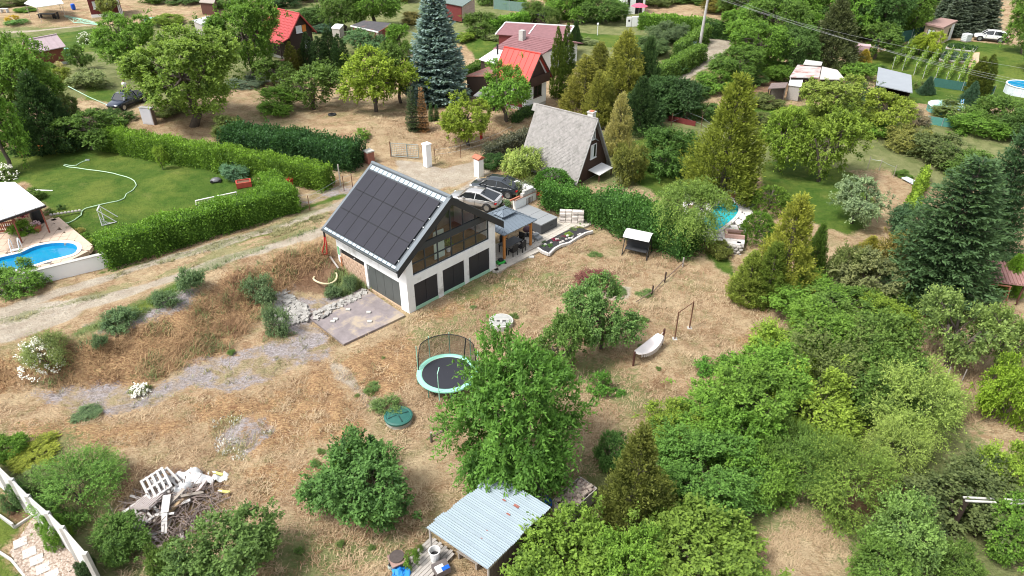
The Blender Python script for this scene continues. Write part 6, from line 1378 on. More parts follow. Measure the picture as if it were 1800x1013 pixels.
def pool(name, label, pg, z, wm, rim, rw, liner):
 pg = smooth_loop(pg)
 area = sum(pg[i][0] * pg[(i + 1) % len(pg)][1] - pg[(i + 1) % len(pg)][0] * pg[i][1] for i in range(len(pg)))
 if area < 0: pg = pg[::-1]
 c = pg.mean(0); t = thing(name, label, 'pool', (c[0], c[1], z)); pl = pg - c; n = len(pl); og = grow(pl, rw)
 MB().prism([tuple(q) for q in pl], -1.35, -.22).build('water', wm, t)
 m = MB()
 vs = [(x, y, .03) for x, y in pl] + [(x, y, .03) for x, y in og] + [(x, y, -.6) for x, y in pl] + [(x, y, -.6) for x, y in og]
 m.add(vs, [(i, (i + 1) % n, n + (i + 1) % n, n + i) for i in range(n)] + [(i, 2 * n + i, 2 * n + (i + 1) % n, (i + 1) % n) for i in range(n)] + [(n + i, n + (i + 1) % n, 3 * n + (i + 1) % n, 3 * n + i) for i in range(n)])
 m.build('coping', rim, t)
 k = grow(pl, -.012); m = MB(); vs = [(x, y, .0) for x, y in k] + [(x, y, -1.3) for x, y in k]; m.add(vs, [(i, n + i, n + (i + 1) % n, (i + 1) % n) for i in range(n)]); m.build('liner', liner, t)
 return t, c
tA, cA = pool('kidney_pool', 'kidney shaped blue pool with a white rim in the left garden', POOL_A, 2.05, water('blue_pool_water', (.003, .12, .30), (.010, .28, .43), .5), WHITEP, .3, mat('blue_liner', (.02, .28, .55), .4))
t = thing('pool_ladder', 'white pool ladder with curved rails and steps', 'ladder', P(30, 440, 2.05), R(20))
for x in (-.28, .28): MB().tube([(x, .35, 0), (x, .35, .75), (x, .15, .9), (x, -.1, .75), (x, -.35, .1), (x, -.5, -.55)], .035, 8).build('rail', WHITEP, t)
for k in range(4): MB().box(-.28, -.42 - k * .05 + (k == 0) * .12, .12 - k * .2, .28, -.22 - k * .05 + (k == 0) * .2, .16 - k * .2).build('step', WHITEP, t)
tB, cB = pool('turquoise_pool', 'turquoise pool in white paving behind the willow', POOL_B, 1.12, water('turquoise_water', (.012, .33, .41), (.03, .46, .50), .8), mat('pool_rim_stone', (.56, .52, .49), .8), .3, mat('turq_liner', (.03, .50, .56), .4))
def deck(name, label, cat, pxs, z, m, hole=None, th=.35, kind=None, grid=None, joint=None):
 """paved surface; grid = paving slab size -> each slab an object (hole left for a pool)"""
 pg = [tuple(P(a, b, z).xy) for a, b in pxs]; c = np.array(pg).mean(0)
 t = thing(name, label, cat, (c[0], c[1], z)) if kind is None else put(name, None, None, (c[0], c[1], z))
 if kind: tag(t, label, None, None, kind)
 loc = np.array(pg) - c
 if hole is None and not grid: MB().prism([tuple(q) for q in loc], -th, 0).build('slab', m, t); return t
 g = grid or .5
 sl = MB() ;
 if hole is None: sl.prism([tuple(q) for q in loc], -th, -.02); sl.build('bed', joint or CONC, t)
 tile = MB().box(-g / 2 + .012, -g / 2 + .012, -.08, g / 2 - .012, g / 2 - .012, 0).mesh('paving_slab', m)
 a0 = math.atan2(loc[1][1] - loc[0][1], loc[1][0] - loc[0][0]); ca, sa = math.cos(a0), math.sin(a0)
 r = np.abs(loc).max() * 1.5; n = int(r / g) + 1; ii, jj = np.meshgrid(np.arange(-n, n), np.arange(-n, n)); ii = ii.ravel(); jj = jj.ravel()
 X = (ii * ca - jj * sa) * g; Y = (ii * sa + jj * ca) * g
 ok = poly_sd(X, Y, loc) > g * .42
 for q_, r_ in zip(loc, np.roll(loc, -1, 0)): MB().bar((q_[0], q_[1], -.17), (r_[0], r_[1], -.17), g * 1.0, .318).build('edge_course', m, t)
 if hole is not None: ok &= poly_sd(X + c[0], Y + c[1], hole) < -.30
 bed = MB(); cnt = 0
 for x, y in zip(X[ok], Y[ok]):
  if hole is not None: bed.box(x - g / 2, y - g / 2, -.5, x + g / 2, y + g / 2, -.03)
  o = put('paving_slab', tile, t, (x, y, random.uniform(-.008, .008)), a0); cnt += 1
  if cnt > 298: break
 if hole is not None: bed.build('bed', joint or CONC, t)['kind'] = 'stuff'
 return t
deck('pool_terrace', 'sand coloured paved terrace round the kidney pool', 'terrace', [(-40, 452), (0, 405), (60, 400), (96, 384), (155, 433), (150, 440), (45, 492), (-40, 505)], 2.04, mat('sand_paving', (.50, .38, .29), .8, var=.1), grow(smooth_loop(POOL_A), 0), grid=.62, joint=mat('sand_joint', (.38, .29, .22), .9))
deck('pool_paving', 'white stone paving round the turquoise pool', 'paving', [(1205, 398), (1190, 360), (1235, 330), (1282, 344), (1322, 357), (1318, 372), (1306, 395), (1302, 428), (1255, 420)], 1.10, mat('white_stone_paving', (.58, .55, .52), .8, var=.12), grow(smooth_loop(POOL_B), 0), grid=.55, joint=mat('pale_joint', (.42, .40, .38), .9))
def wallseg(name, label, pts, h, th, m, z=None, cat='wall', cap=None, group=None, low=.6, base=None):
 q = [at(a, b) if z is None else P(a, b, z) for a, b in pts]; t = thing(name, label, cat, q[0], 0, group)
 for a, b in zip(q[:-1], q[1:]):
  d = b - a; d.z = 0; n = Vector((-d.y, d.x, 0)).normalized() * th / 2; zb = min(a.z, b.z) - low - q[0].z; zt = (base if base is not None else max(a.z, b.z)) + h - q[0].z
  o = q[0]; A = a - o; B = b - o
  vs = [(A.x + n.x, A.y + n.y), (B.x + n.x, B.y + n.y), (B.x - n.x, B.y - n.y), (A.x - n.x, A.y - n.y)]
  MB().prism(vs, zb, zt).build('wall', m, t)
  if cap: MB().prism([(A.x + n.x * 1.35, A.y + n.y * 1.35), (B.x + n.x * 1.35, B.y + n.y * 1.35), (B.x - n.x * 1.35, B.y - n.y * 1.35), (A.x - n.x * 1.35, A.y - n.y * 1.35)], zt + .001, zt + .06).build('capping', cap, t)
 return t
wallseg('white_wall', 'white rendered wall along the road below the kidney pool', [(-20, 522), (196, 466)], .38, .28, mat('stained_white_render', (.74, .74, .73), .85, var=.05, scale=.8, col2=(.52, .51, .50), thr=.66), cap=CONC, low=1.0, base=2.05)
# stones of the pool-B retaining wall
t = thing('stone_wall', 'low wall of brown field stones below the turquoise pool', 'wall', P(1255, 424, 1.0)); a, b = P(1250, 424, 1.02) - t.location, P(1304, 432, 1.02) - t.location; rg = random.Random(8)
n_ = int((b - a).length / .3)
for r in range(4):
 for i in range(n_):
  q = a.lerp(b, (i + .5 + (.4 if r % 2 else 0)) / n_); MB().ball((q.x + rg.uniform(-.03, .03), q.y - .05, -.12 - r * .24), .17, 5, (1.05, .8, .75)).build('stone', STONE, t)
a0, b0 = a, b; MB().bar(a0 + Vector((0, .2, -.5)), b0 + Vector((0, .2, -.5)), .3, 1.0).build('core', CONC, t)
t = thing('brick_planter', 'U shaped low brick planter with soil on the pool paving', 'planter', P(1291, 416, 1.12), R(-12))
for x0, y0, x1, y1 in ((-.75, -.35, .75, -.15), (-.75, -.149, -.55, .75), (-.549, .55, .75, .75)): MB().box(x0, y0, 0, x1, y1, .28).build('brick_side', mat('pink_brick', (.42, .27, .23), .9, var=.2), t)
MB().box(-.5, -.14, 0, .7, .54, .08).build('soil', SOILM, t)
wallseg('low_brick_wall', 'low brown brick wall with a pale coping behind the turquoise pool', [(1278, 344), (1324, 356)], .45, .25, REDBRICK, cap=LCONC, z=1.1, low=.3)
t = thing('rock_boulder', 'pale grey boulder fountain under the willow', 'boulder', P(1203, 352, 1.1)); m = MB().ball((0, 0, .5), .75, 8, (1, .8, 1.1)); rg = random.Random(2); m.v = [(x * rg.uniform(.8, 1.1), y * rg.uniform(.8, 1.1), z * rg.uniform(.85, 1.1)) for x, y, z in m.v]; m.build('rock', mat('pale_boulder', (.52, .50, .47), .9, var=.2, bump=.6), t)
def roundpool(name, label, px, wpx, h, wm, side, cover=False):
 p = at(*px); r = wpx * mpp(p) / 2; t = thing(name, label, 'pool', p)
 MB().lathe([(r, -.1), (r, h)], 32, caps=False).build('wall', side, t)
 m = MB(); m.lathe([(r - .1, h + .001), (r + .07, h + .001), (r + .07, h + .06), (r - .1, h + .06), (r - .1, h + .001)], 32, caps=False); m.build('rim', WHITEP, t)
 if cover: MB().lathe([(.01, h + .09), (r * .6, h + .10), (r - .02, h + .07)], 32).build('cover', wm, t)
 else: MB().lathe([(.01, h + .003), (r - .105, h + .003)], 32).build('water', wm, t)
 for k in range(14):
  a = k * 6.283 / 14; MB().box(math.cos(a) * r - .03, math.sin(a) * r - .03, -.1, math.cos(a) * r + .03, math.sin(a) * r + .03, h).build('strut', side, t)
 return t
roundpool('round_pool', 'round white walled pool with blue water at the right edge', (1797, 165), 58, 1.1, water('round_pool_water', (.006, .18, .38), (.02, .28, .46)), mat('light_pool_wall', (.60, .65, .68), .5))
roundpool('covered_pool', 'round pool under a pale turquoise cover', (1660, 196), 56, .7, mat('pale_turquoise_cover', (.40, .66, .64), .5, var=.06), mat('teal_wall', (.12, .36, .34), .5), True)
t = thing('pool_steps', 'small blue and white pool ladder beside the covered pool', 'ladder', at(1690, 194), .4)
for x in (-.2, .2): MB().bar((x, 0, 0), (x, .3, 1.2), .06).build('rail', mat('sky_blue_plastic', (.15, .42, .66), .4), t)
for k in range(4): MB().box(-.2, k * .07, .2 + k * .26, .2, k * .07 + .1, .24 + k * .26).build('step', WHITEP, t)
# ------------------------------------------------------------------ left garden furniture
t = thing('white_canopy', 'white polycarbonate terrace canopy on posts beside the kidney pool', 'canopy', P(20, 375, 2.05)); z = 2.35
pxs = [(-45, 322), (26, 320), (79, 360), (-45, 402)]; hs_ = [4.75, 4.75, 4.35, 4.35]; q = [P(a, b, h) - t.location for (a, b), h in zip(pxs, hs_)]
nS = 7
for k in range(nS):
 f0, f1 = k / nS + .004, (k + 1) / nS - .004; vs = [q[0].lerp(q[1], f0), q[0].lerp(q[1], f1), q[3].lerp(q[2], f1), q[3].lerp(q[2], f0)]
 MB().add([tuple(v) for v in vs] + [tuple(v - Vector((0, 0, .06))) for v in vs], [(0, 1, 2, 3), (7, 6, 5, 4), (0, 4, 5, 1), (1, 5, 6, 2), (2, 6, 7, 3), (3, 7, 4, 0)]).build('roof_sheet', WHITEP, t)
MB().bar(q[3] - Vector((0, 0, .14)), q[2] - Vector((0, 0, .14)), .1, .14).build('front_beam', DARKIN, t); MB().bar(q[1] - Vector((0, 0, .14)), q[2] - Vector((0, 0, .14)), .1, .14).build('side_beam', DARKIN, t)
for f_ in (.1, .5, .93): v = q[3].lerp(q[2], f_) * .97; MB().tube([(v.x, v.y, 0), (v.x, v.y, v.z - .2)], .06, 6).build('post', mat('red_brown_post', (.22, .06, .035), .7), t)
v = q[1] * .95; MB().tube([(v.x, v.y, 0), (v.x, v.y, v.z - .2)], .06, 6).build('post', MATS['red_brown_post'], t)
t = thing('terrace_railing', 'red brown timber railing under the white canopy', 'railing', P(16, 410, 2.05), R(14))
for z0 in (.15, .5, .85): MB().box(-1.5, 0, z0, .5, .06, z0 + .09).build('rail', MATS['red_brown_post'], t)
for k in range(14): MB().box(-1.5 + k * .15, .06, .1, -1.43 + k * .15, .09, .95).build('baluster', MATS['red_brown_post'], t)
for x in (-1.0, .6): MB().bar((x + .25, .05, 0), (x, .1, 1.5), .09).build('brace', MATS['red_brown_post'], t)
t = thing('covered_grill', 'tall black covered grill at the corner of the white canopy', 'grill', P(69, 391, 2.05)); MB().lathe([(.42, 0), (.45, .5), (.42, 1.0), (.36, 1.3), (.2, 1.42), (.01, 1.45)], 14).build('cover', BLACK, t, smooth=True); MB().lathe([(.46, .02), (.46, .10)], 14).build('hem', RUBBER, t)
t = thing('flower_pot', 'terracotta pot of pink white flowers on the pool terrace', 'flower pot', P(68, 406, 2.05)); MB().lathe([(.2, 0), (.30, .42), (.33, .42), (.33, .5), (.25, .5), (.24, .44)], 16).build('pot', TERRA, t)
rg = np.random.default_rng(9); d = rdir(rg, 140); d[:, 2] = abs(d[:, 2]); V, F = leaves(np.array([[0, 0, .5]]) + d * rg.uniform(.1, .36, (140, 1)), d, rdir(rg, 140), .1, .08); put('flowers', mesh_np('flowers', V, F, rg.random(140), mat('pink_white_petal', (.62, .45, .48), .7)), t)
t = thing('red_flower_basket', 'basket of dark red flowers hanging under the white canopy', 'flower basket', P(44, 392, 2.6)); MB().lathe([(.1, .55), (.3, .8)], 10).build('basket', DARKIN, t); MB().tube([(0, 0, .8), (0, 0, 1.65)], .012, 4).build('hanger', BLACK, t)
d = rdir(rg, 200); V, F = leaves(np.array([[0, 0, .85]]) + d * rg.uniform(.1, .45, (200, 1)), d, rdir(rg, 200), .13, .1); put('flowers', mesh_np('flowers', V, F, rg.random(200), mat('crimson_petal', (.34, .02, .06), .7)), t)
t = thing('terrace_table', 'table with light chairs in the shade under the white canopy', 'table', P(12, 398, 2.05), .3); MB().lathe([(.6, .70), (.6, .75)], 16).build('table_top', WHITEP, t); MB().tube([(0, 0, 0), (0, 0, .70)], .05).build('leg', WHITEP, t); MB().lathe([(.28, 0), (.28, .03)], 12).build('foot', WHITEP, t)
t = thing('border_stones', 'short row of grey field stones at the terrace corner', 'stones', P(90, 379, 2.05)); rg2 = random.Random(4)
for k in range(9): MB().ball((k * .24, k * .10, .06), .14, 5, (1, .8, .8)).build('stone', STONE, t)
t = thing('white_plank', 'white plank lying on the lawn right of the canopy', 'plank', at(77, 336), R(-6)); MB().box(-.85, -.07, .03, .85, .07, .09).build('plank', WHITEP, t); MB().box(-.6, -.09, -.02, -.5, .09, .028).build('batten', GREYWOOD, t)
def tubeframe(name, label, cat, pts_lines, rad, m, loc, yaw, part='frame_tube', group=None, net=None):
 t = thing(name, label, cat, loc, yaw, group)
 for pl in pts_lines: MB().tube(pl, rad, 7).build(part, m, t)
 return t
a, b = P(352, 361, 2), P(421, 346, 2); g_yaw = math.atan2(b.y - a.y, b.x - a.x); gl = (b - a).length
t = tubeframe('football_goal', 'white football goal frame behind the thick clipped hedge', 'goal', [[(0, 0, 0), (0, 0, 1.6), (gl, 0, 1.6), (gl, 0, 0)], [(0, 0, 1.6), (0, 1.0, 0), (0, 0, 0)], [(gl, 0, 1.6), (gl, 1.0, 0), (gl, 0, 0)], [(0, 1.0, .03), (gl, 1.0, .03)]], .055, WHITEP, at(352, 384), g_yaw)
m = MB()
for k in range(1, 14): m.tube([(gl * k / 14, 0, 1.6), (gl * k / 14, 1.0, .03)], .006, 3, False)
for k in range(1, 7): m.tube([(0, k / 7, 1.6 - 1.57 * k / 7), (gl, k / 7, 1.6 - 1.57 * k / 7)], .006, 3, False)
m.build('net', WHITEP, t)
t = tubeframe('small_goal', 'white triangular goal side standing at the hedge end', 'goal', [[(0, 0, 0), (0, 0, 1.35), (1.0, .3, .03), (0, 0, .03)], [(.05, .9, 0), (.05, .9, 1.35), (1.05, 1.2, .03), (.05, .9, .03)], [(0, 0, 1.35), (.05, .9, 1.35)]], .055, WHITEP, at(180, 397), .35)
m = MB()
for k in range(1, 7): m.tube([(k / 7, .3 * k / 7, .03), (0, 0, 1.35 * (1 - k / 7) + .03)], .012, 4)
m.build('net', WHITEP, t)
t = thing('garden_hose', 'pale green garden hose snaking across the mown lawn', 'hose', at(150, 300)); pl = [(104, 394), (120, 392), (132, 386), (143, 378), (145, 370), (152, 366), (180, 359), (205, 354), (218, 349), (222, 341), (234, 334), (240, 326), (236, 318), (222, 311), (200, 305), (170, 300), (140, 296), (122, 294), (112, 291), (113, 289), (122, 291), (134, 291), (146, 284), (154, 282)]
q = [at(a, b, .05) for a, b in pl]; qs = []
for i in range(len(q) - 1): qs += [q[i], (q[i] + q[i + 1]) / 2 + Vector((random.uniform(-.05, .05), random.uniform(-.05, .05), 0))]
MB().tube([tuple(v - t.location) for v in qs + [q[-1]]], .042, 6).build('hose', mat('pale_hose', (.42, .58, .40), .5), t, smooth=True); v = q[-1] - t.location; MB().box(v.x - .2, v.y - .08, v.z - .03, v.x + .2, v.y + .08, v.z + .1).build('sprinkler', STEEL, t)
t = thing('orange_bench', 'orange timber picnic bench at the back of the mown lawn', 'bench', at(54, 275), R(12))
for y, z0 in ((0, .42), (.75, .72), (.55, .72)): MB().box(-1.1, y, z0, 1.1, y + .18 if z0 > .5 else y + .3, z0 + .05).build('plank', ORWOOD, t)
for x in (-.8, .8): MB().bar((x, .1, -.05), (x, .7, .72), .08).build('leg', ORWOOD, t); MB().bar((x, .8, -.05), (x, .2, .42), .08).build('leg', ORWOOD, t)
t = thing('robot_mower_dome', 'grey rounded garden mower on the lawn beside the planter', 'mower', at(380, 319), .3); MB().lathe([(.42, .05), (.42, .14), (.30, .28), (.12, .36), (.01, .36)], 16, (0, 0, 0), 1.2, .9).build('shell', mat('grey_shell', (.12, .12, .125), .4), t, smooth=True)
for x in (-.35, .35): o = put('wheel', MB().lathe([(.12, -.05), (.12, .05)], 12).mesh('wheel', RUBBER), t, (x, -.34, .12)); o.rotation_euler = (math.pi / 2, 0, 0)
t = thing('red_planter', 'red brick coloured planter box beside the blue green shrub', 'planter', at(429, 326), R(22))
for x0, y0, x1, y1 in ((-.65, -.45, .65, -.33), (-.65, .33, .65, .45), (-.65, -.329, -.53, .329), (.53, -.329, .65, .329)): MB().box(x0, y0, -.05, x1, y1, .42).build('side_board', mat('red_planter_paint', (.36, .06, .04), .7), t)
MB().box(-.52, -.32, 0, .52, .32, .34).build('soil', SOILM, t)
t = thing('red_box', 'red box behind the end of the clipped hedge', 'box', at(510, 326), .3); MB().box(-.3, -.3, -.05, .3, .3, .6).build('box', REDP, t); MB().box(-.33, -.33, .601, .33, .33, .66).build('lid', REDP, t)
# pillars, gate, posts by the drive
def pillar(name, label, px, w_, d_, h, m, cap, yaw=.75, cat='pillar', caph=.12):
 t = thing(name, label, cat, at(*px), yaw); MB().box(-w_ / 2, -d_ / 2, -.3, w_ / 2, d_ / 2, h).build('shaft', m, t, bevel=.015); MB().box(-w_ / 2 - .05, -d_ / 2 - .05, h + .001, w_ / 2 + .05, d_ / 2 + .05, h + caph).build('cap', cap, t); return t
pillar('gate_pillar', 'white rendered gate pillar at the grey wire gate', (752, 292), .62, .62, 2.2, WHITE, WHITE)
t = pillar('red_capped_pillar', 'white pillar with a red tile cap beside the dark parked car', (842, 310), .62, .7, 1.75, WHITE, TERRA)
MB().add([(-.45, -.5, 1.9), (.45, -.5, 1.9), (.45, .5, 1.9), (-.45, .5, 1.9), (0, -.5, 2.12), (0, .5, 2.12)], [(0, 1, 4), (1, 2, 5, 4), (2, 3, 5), (3, 0, 4, 5), (3, 2, 1, 0)]).build('tile_ridge', TERRA, t)
pillar('brick_pillar', 'red brown brick stub pillar at the end of the dark laurel hedge', (650, 286), .75, .75, 1.15, REDBRICK, CONC)
t = thing('meter_cabinet', 'pale grey meter cabinet standing before the walnut tree', 'cabinet', at(262, 219), R(-12)); MB().box(-.72, 0, -.1, .62, .5, 1.8).build('case', mat('pale_grey_enamel', (.56, .57, .60), .6, var=.06), t, bevel=.02); MB().box(-.66, -.025, .1, .56, -.003, 1.74).build('door', mat('grey_white_enamel', (.60, .60, .64), .55, var=.06), t); MB().box(.621, .0, -.1, .70, .5, 1.7).build('side_panel', mat('brown_side', (.18, .13, .11), .8), t); MB().box(-.8, -.05, 1.801, .72, .55, 1.86).build('lid', CONC, t)
t = thing('wire_gate', 'pair of grey wire mesh gates at the drive to the straw lawn', 'gate', at(689, 276)); a, b = at(689, 276), at(744, 281); d = (b - a); yw = math.atan2(d.y, d.x); gl = d.length; t.rotation_euler = (0, 0, yw)
for x0, x1 in ((0, gl / 2 - .03), (gl / 2 + .03, gl - .45)):
 fr = MB()
 for s, e in (((x0, 0, .1), (x1, 0, .1)), ((x0, 0, 1.45), (x1, 0, 1.45)), ((x0, 0, .1), (x0, 0, 1.45)), ((x1, 0, .1), (x1, 0, 1.45))): fr.tube([s, e], .035, 6)
 lf = fr.build('gate_leaf', mat('grey_green_metal', (.26, .30, .29), .5, .3), t); m = MB(); n = int((x1 - x0) / .16)
 for k in range(1, n): m.tube([(x0 + (x1 - x0) * k / n, 0, .1), (x0 + (x1 - x0) * k / n, 0, 1.45)], .012, 4, False)
 for k in range(1, 7): m.tube([(x0, 0, .1 + k * .19), (x1, 0, .1 + k * .19)], .012, 4, False)
 m.build('mesh', MATS['grey_green_metal'], lf)
MB().tube([(-.1, 0, -.3), (-.1, 0, 1.6)], .05).build('post', RUST, t)
def postrow(name, label, pts, h, r, m, wires=(), cat='fence', wm=STEEL, group=None, part='post'):
 q = [at(*p) for p in pts]; t = thing(name, label, cat, q[0], 0, group)
 for v in q: v = v - q[0]; MB().tube([(v.x, v.y, v.z - .3), (v.x, v.y, v.z + h)], r, 6).build(part, m, t)
 for z in wires:
  for a, b in zip(q[:-1], q[1:]): MB().tube([tuple(a - q[0] + Vector((0, 0, z))), tuple((a + b) / 2 - q[0] + Vector((0, 0, z - .05))), tuple(b - q[0] + Vector((0, 0, z)))], .010, 3, False).build('wire', wm, t)
 return t
postrow('post_fence', 'rusty posts with sagging wire at the lawn corner by the road', [(545, 371), (605, 335), (620, 330)], 1.4, .035, RUST, (1.3, .7))
postrow('timber_post', 'tall weathered timber post at the end of the long clipped hedge', [(599, 327)], 2.1, .06, GREYWOOD, (), cat='post')
postrow('thin_fence', 'thin rusty fence posts along the drive past the straw lawn', [(765, 285), (810, 278), (862, 262), (900, 243)], 1.4, .03, RUST, (1.3, .8))
t = thing('black_tyre', 'black tyre lying on the straw lawn', 'tyre', at(584, 203)); m = MB(); n = 20
for i in range(n):
 for k in range(8): a, b = i * 6.283 / n, k * 6.283 / 8; m.v.append(((.36 + .12 * math.cos(b)) * math.cos(a), (.36 + .12 * math.cos(b)) * math.sin(a), .1 + .1 * math.sin(b)))
for i in range(n):
 for k in range(8): m.f.append((i * 8 + k, ((i + 1) % n) * 8 + k, ((i + 1) % n) * 8 + (k + 1) % 8, i * 8 + (k + 1) % 8))
m.build('tyre', RUBBER, t); MB().lathe([(.27, .03), (.27, .16), (.24, .16), (.24, .03)], 16).build('bead', BLACK, t)
t = thing('red_water_post', 'small red water post beneath the young tree by the red roof cottage', 'water post', at(846, 245)); MB().lathe([(.14, 0), (.14, .7), (.2, .72), (.2, .85), (.05, .98)], 10).build('body', REDP, t); MB().box(-.25, -.05, .55, -.13, .05, .65).build('outlet', REDP, t)
# ------------------------------------------------------------------ patio beside the house (local frame = the house's)
def hthing(name, label, cat, u, v, z=0.0, rz=0.0, group=None): return thing(name, label, cat, hw(u, v, z), HY + rz, group)
PATZ = .14
deck('patio', 'pale beige stone patio right of the white house', 'patio', [(872, 476), (905, 458), (955, 434), (1000, 408), (1036, 392), (1006, 372), (962, 372), (900, 388), (850, 392), (846, 436)], PATZ, mat('beige_patio_stone', (.42, .385, .33), .85, var=.16, scale=2.5, col2=(.30, .26, .21), thr=.62), grid=.50, joint=mat('patio_joint', (.24, .205, .17), .9))
u0, v0 = hl(886, 408, 2.45); u1, v1 = hl(936, 386.5, 2.45); vb = v0 + 3.1
t = hthing('pavilion', 'timber pavilion with a two tier grey metal hip roof on the patio', 'pavilion', u0 - .15, v0 - .15, PATZ)
w_, d_ = (u1 - u0) + .4, 3.3
def hiproof(t, x0, y0, x1, y1, z0, z1, rl, m, part, seams=.34, th=.07):
 yc = (y0 + y1) / 2; xa = x0 + (x1 - x0) * (1 - rl) / 2; xb = x1 - (x1 - x0) * (1 - rl) / 2
 A = [(x0, y0, z0), (x1, y0, z0), (x1, y1, z0), (x0, y1, z0), (xa, yc, z1), (xb, yc, z1)]
 for nm, f in (('front', (0, 1, 5, 4)), ('right', (1, 2, 5)), ('back', (2, 3, 4, 5)), ('left', (3, 0, 4))):
  P_ = [Vector(A[i]) for i in f]; mm = MB(); mm.add([tuple(p) for p in P_] + [tuple(p - Vector((0, 0, th))) for p in P_], [tuple(range(len(f))), tuple(range(2 * len(f) - 1, len(f) - 1, -1))] + [(i, len(f) + i, len(f) + (i + 1) % len(f), (i + 1) % len(f)) for i in range(len(f))])
  o = mm.build(part, m, t)
  a, b = P_[0], P_[1]; top = P_[2:][::-1]; L_ = (b - a).length; n = int(L_ / seams); q = MB()
  for k in range(1, n):
   f_ = k / n; e = a.lerp(b, f_)
   if len(f) == 3: tp = P_[2]; h = 1 - abs(f_ - .5) * 2; pt = e + ((tp - (a + b) / 2)) * h
   else:
    lo = (top[0] - a).dot((b - a).normalized()) / L_; hi = (top[1] - a).dot((b - a).normalized()) / L_; h = min(1, f_ / max(lo, 1e-3), (1 - f_) / max(1 - hi, 1e-3)); pt = e + ((top[0] - a) - (b - a) * lo) * h
   q.bar(e + Vector((0, 0, .015)), pt + Vector((0, 0, .015)), .03, .03)
  q.build('roof_seam', m, o)
 q = MB()
 for i, j in ((0, 4), (1, 5), (2, 5), (3, 4), (4, 5)): q.bar(Vector(A[i]) + Vector((0, 0, .02)), Vector(A[j]) + Vector((0, 0, .02)), .07, .05)
 q.build('hip_cap', m, t)
PAVR = mat('blue_grey_metal', (.17, .205, .24), .42, .25, var=.08, scale=1)
hiproof(t, -.25, -.25, w_ + .05, d_ + .1, 2.3, 2.95, .22, PAVR, 'lower_roof')
cx_, cy_ = (w_ - .2) / 2, (d_ - .15) / 2
hiproof(t, cx_ - .75, cy_ - .6, cx_ + .75, cy_ + .6, 3.0, 3.28, .3, PAVR, 'upper_roof', .3)
for x in (.1, w_ - .3):
 for y in (.1, d_ - .25):
  MB().box(x - .08, y - .08, 0, x + .08, y + .08, 2.24).build('post', ORWOOD, t)
  sx = 1 if x < 1 else -1; MB().bar((x + sx * .08, y, 1.75), (x + sx * .5, y, 2.2), .08).build('brace', ORWOOD, t)
for y in (.1, d_ - .25): MB().box(.0, y - .06, 2.1, w_ - .2, y + .06, 2.225).build('beam', ORWOOD, t)
for x in (.1, w_ - .3): MB().box(x - .058, .2, 2.1, x + .058, d_ - .35, 2.225).build('beam', ORWOOD, t)
# dining set
ut, vt = hl(897, 425, .9); t = hthing('garden_table', 'dark grey garden table under the pavilion', 'table', ut, vt, PATZ); MB().box(-.95, -.48, .70, .95, .48, .745).build('table_top', mat('dark_grey_top', (.075, .08, .085), .5), t, bevel=.01)
for x in (-.85, .85):
 for y in (-.4, .4): MB().box(x - .035, y - .035, 0, x + .035, y + .035, .698).build('leg', BLACK, t)
def chair(label, u, v, rz):
 t = hthing('garden_chair', label, 'chair', u, v, PATZ, rz, 'black rattan chairs under the pavilion'); rt = mat('black_rattan', (.022, .02, .02), .7, var=.3, scale=14)
 MB().box(-.27, -.26, .38, .27, .26, .45).build('seat', rt, t); MB().box(-.27, .22, .46, .27, .29, .98).build('backrest', rt, t)
 for x in (-.25, .25):
  MB().box(x - .03, -.26, .62, x + .03, .21, .66).build('armrest', rt, t)
  for y in (-.24, .25): MB().box(x - .025, y - .025, 0, x + .025, y + .025, .378).build('leg', BLACK, t)
chair('black rattan chair at the right end of the garden table', ut + 1.25, vt + .1, -math.pi / 2 + .2)
chair('black rattan chair on the lawn side of the garden table, left one', ut - .45, vt - .72, math.pi)
chair('black rattan chair on the lawn side of the garden table, right one', ut + .5, vt - .75, math.pi + .2)
chair('black rattan chair on the car side of the garden table', ut + .1, vt + .75, 0)
# grey spa boxes
def spabox(label, pxl, z, h, d, group=None):
 (a, b), (c, e) = pxl; u0, v0 = hl(a, b, z + h); u1, v1 = hl(c, e, z + h); w_ = u1 - u0
 t = hthing('spa_cabinet', label, 'cabinet', u0, (v0 + v1) / 2, z)
 MB().box(.03, .03, .05, w_ - .03, d - .03, h - .12).build('cabinet', mat('grey_spa_side', (.072, .075, .08), .6, var=.1, stretch=(.4, .4, 9), scale=3), t)
 MB().box(0, 0, h - .11, w_, d / 2 - .012, h).build('lid_half', mat('grey_vinyl_lid', (.235, .245, .25), .55, var=.06), t, bevel=.02); MB().box(0, d / 2 + .012, h - .11, w_, d, h).build('lid_half', MATS['grey_vinyl_lid'], t, bevel=.02)
 MB().box(.05, .05, 0, w_ - .05, d - .05, .048).build('base', BLACK, t); MB().box(w_ * .55, .005, h * .45, w_ * .7, .03, h * .5).build('handle', BLACK, t); return t
spabox('dark grey spa cabinet with a flat lid nearest the stone patio', ((951.5, 396), (980.5, 381.5)), PATZ, .92, 1.9)
u, v = hl(951.5, 396, 1.06);
t = hthing('spa_cabinet', 'lighter topped spa cabinet behind the other against the white terrace wall', 'cabinet', u + .15, v + 2.0, PATZ)
MB().box(0, 0, 0, 2.0, 1.5, .80).build('cabinet', MATS['grey_spa_side'], t); MB().box(-.05, -.05, .801, 2.05, 1.55, .90).build('lid', MATS['grey_vinyl_lid'], t, bevel=.02)
u, v = hl(944, 415, .3); t = hthing('spa_step', 'grey two tread step beside the spa cabinet', 'steps', u - .1, v - .1, PATZ); MB().box(-.3, -.35, 0, .3, .0, .2).build('tread', MATS['grey_vinyl_lid'], t); MB().box(-.3, .001, 0, .3, .35, .38).build('tread', MATS['grey_vinyl_lid'], t)
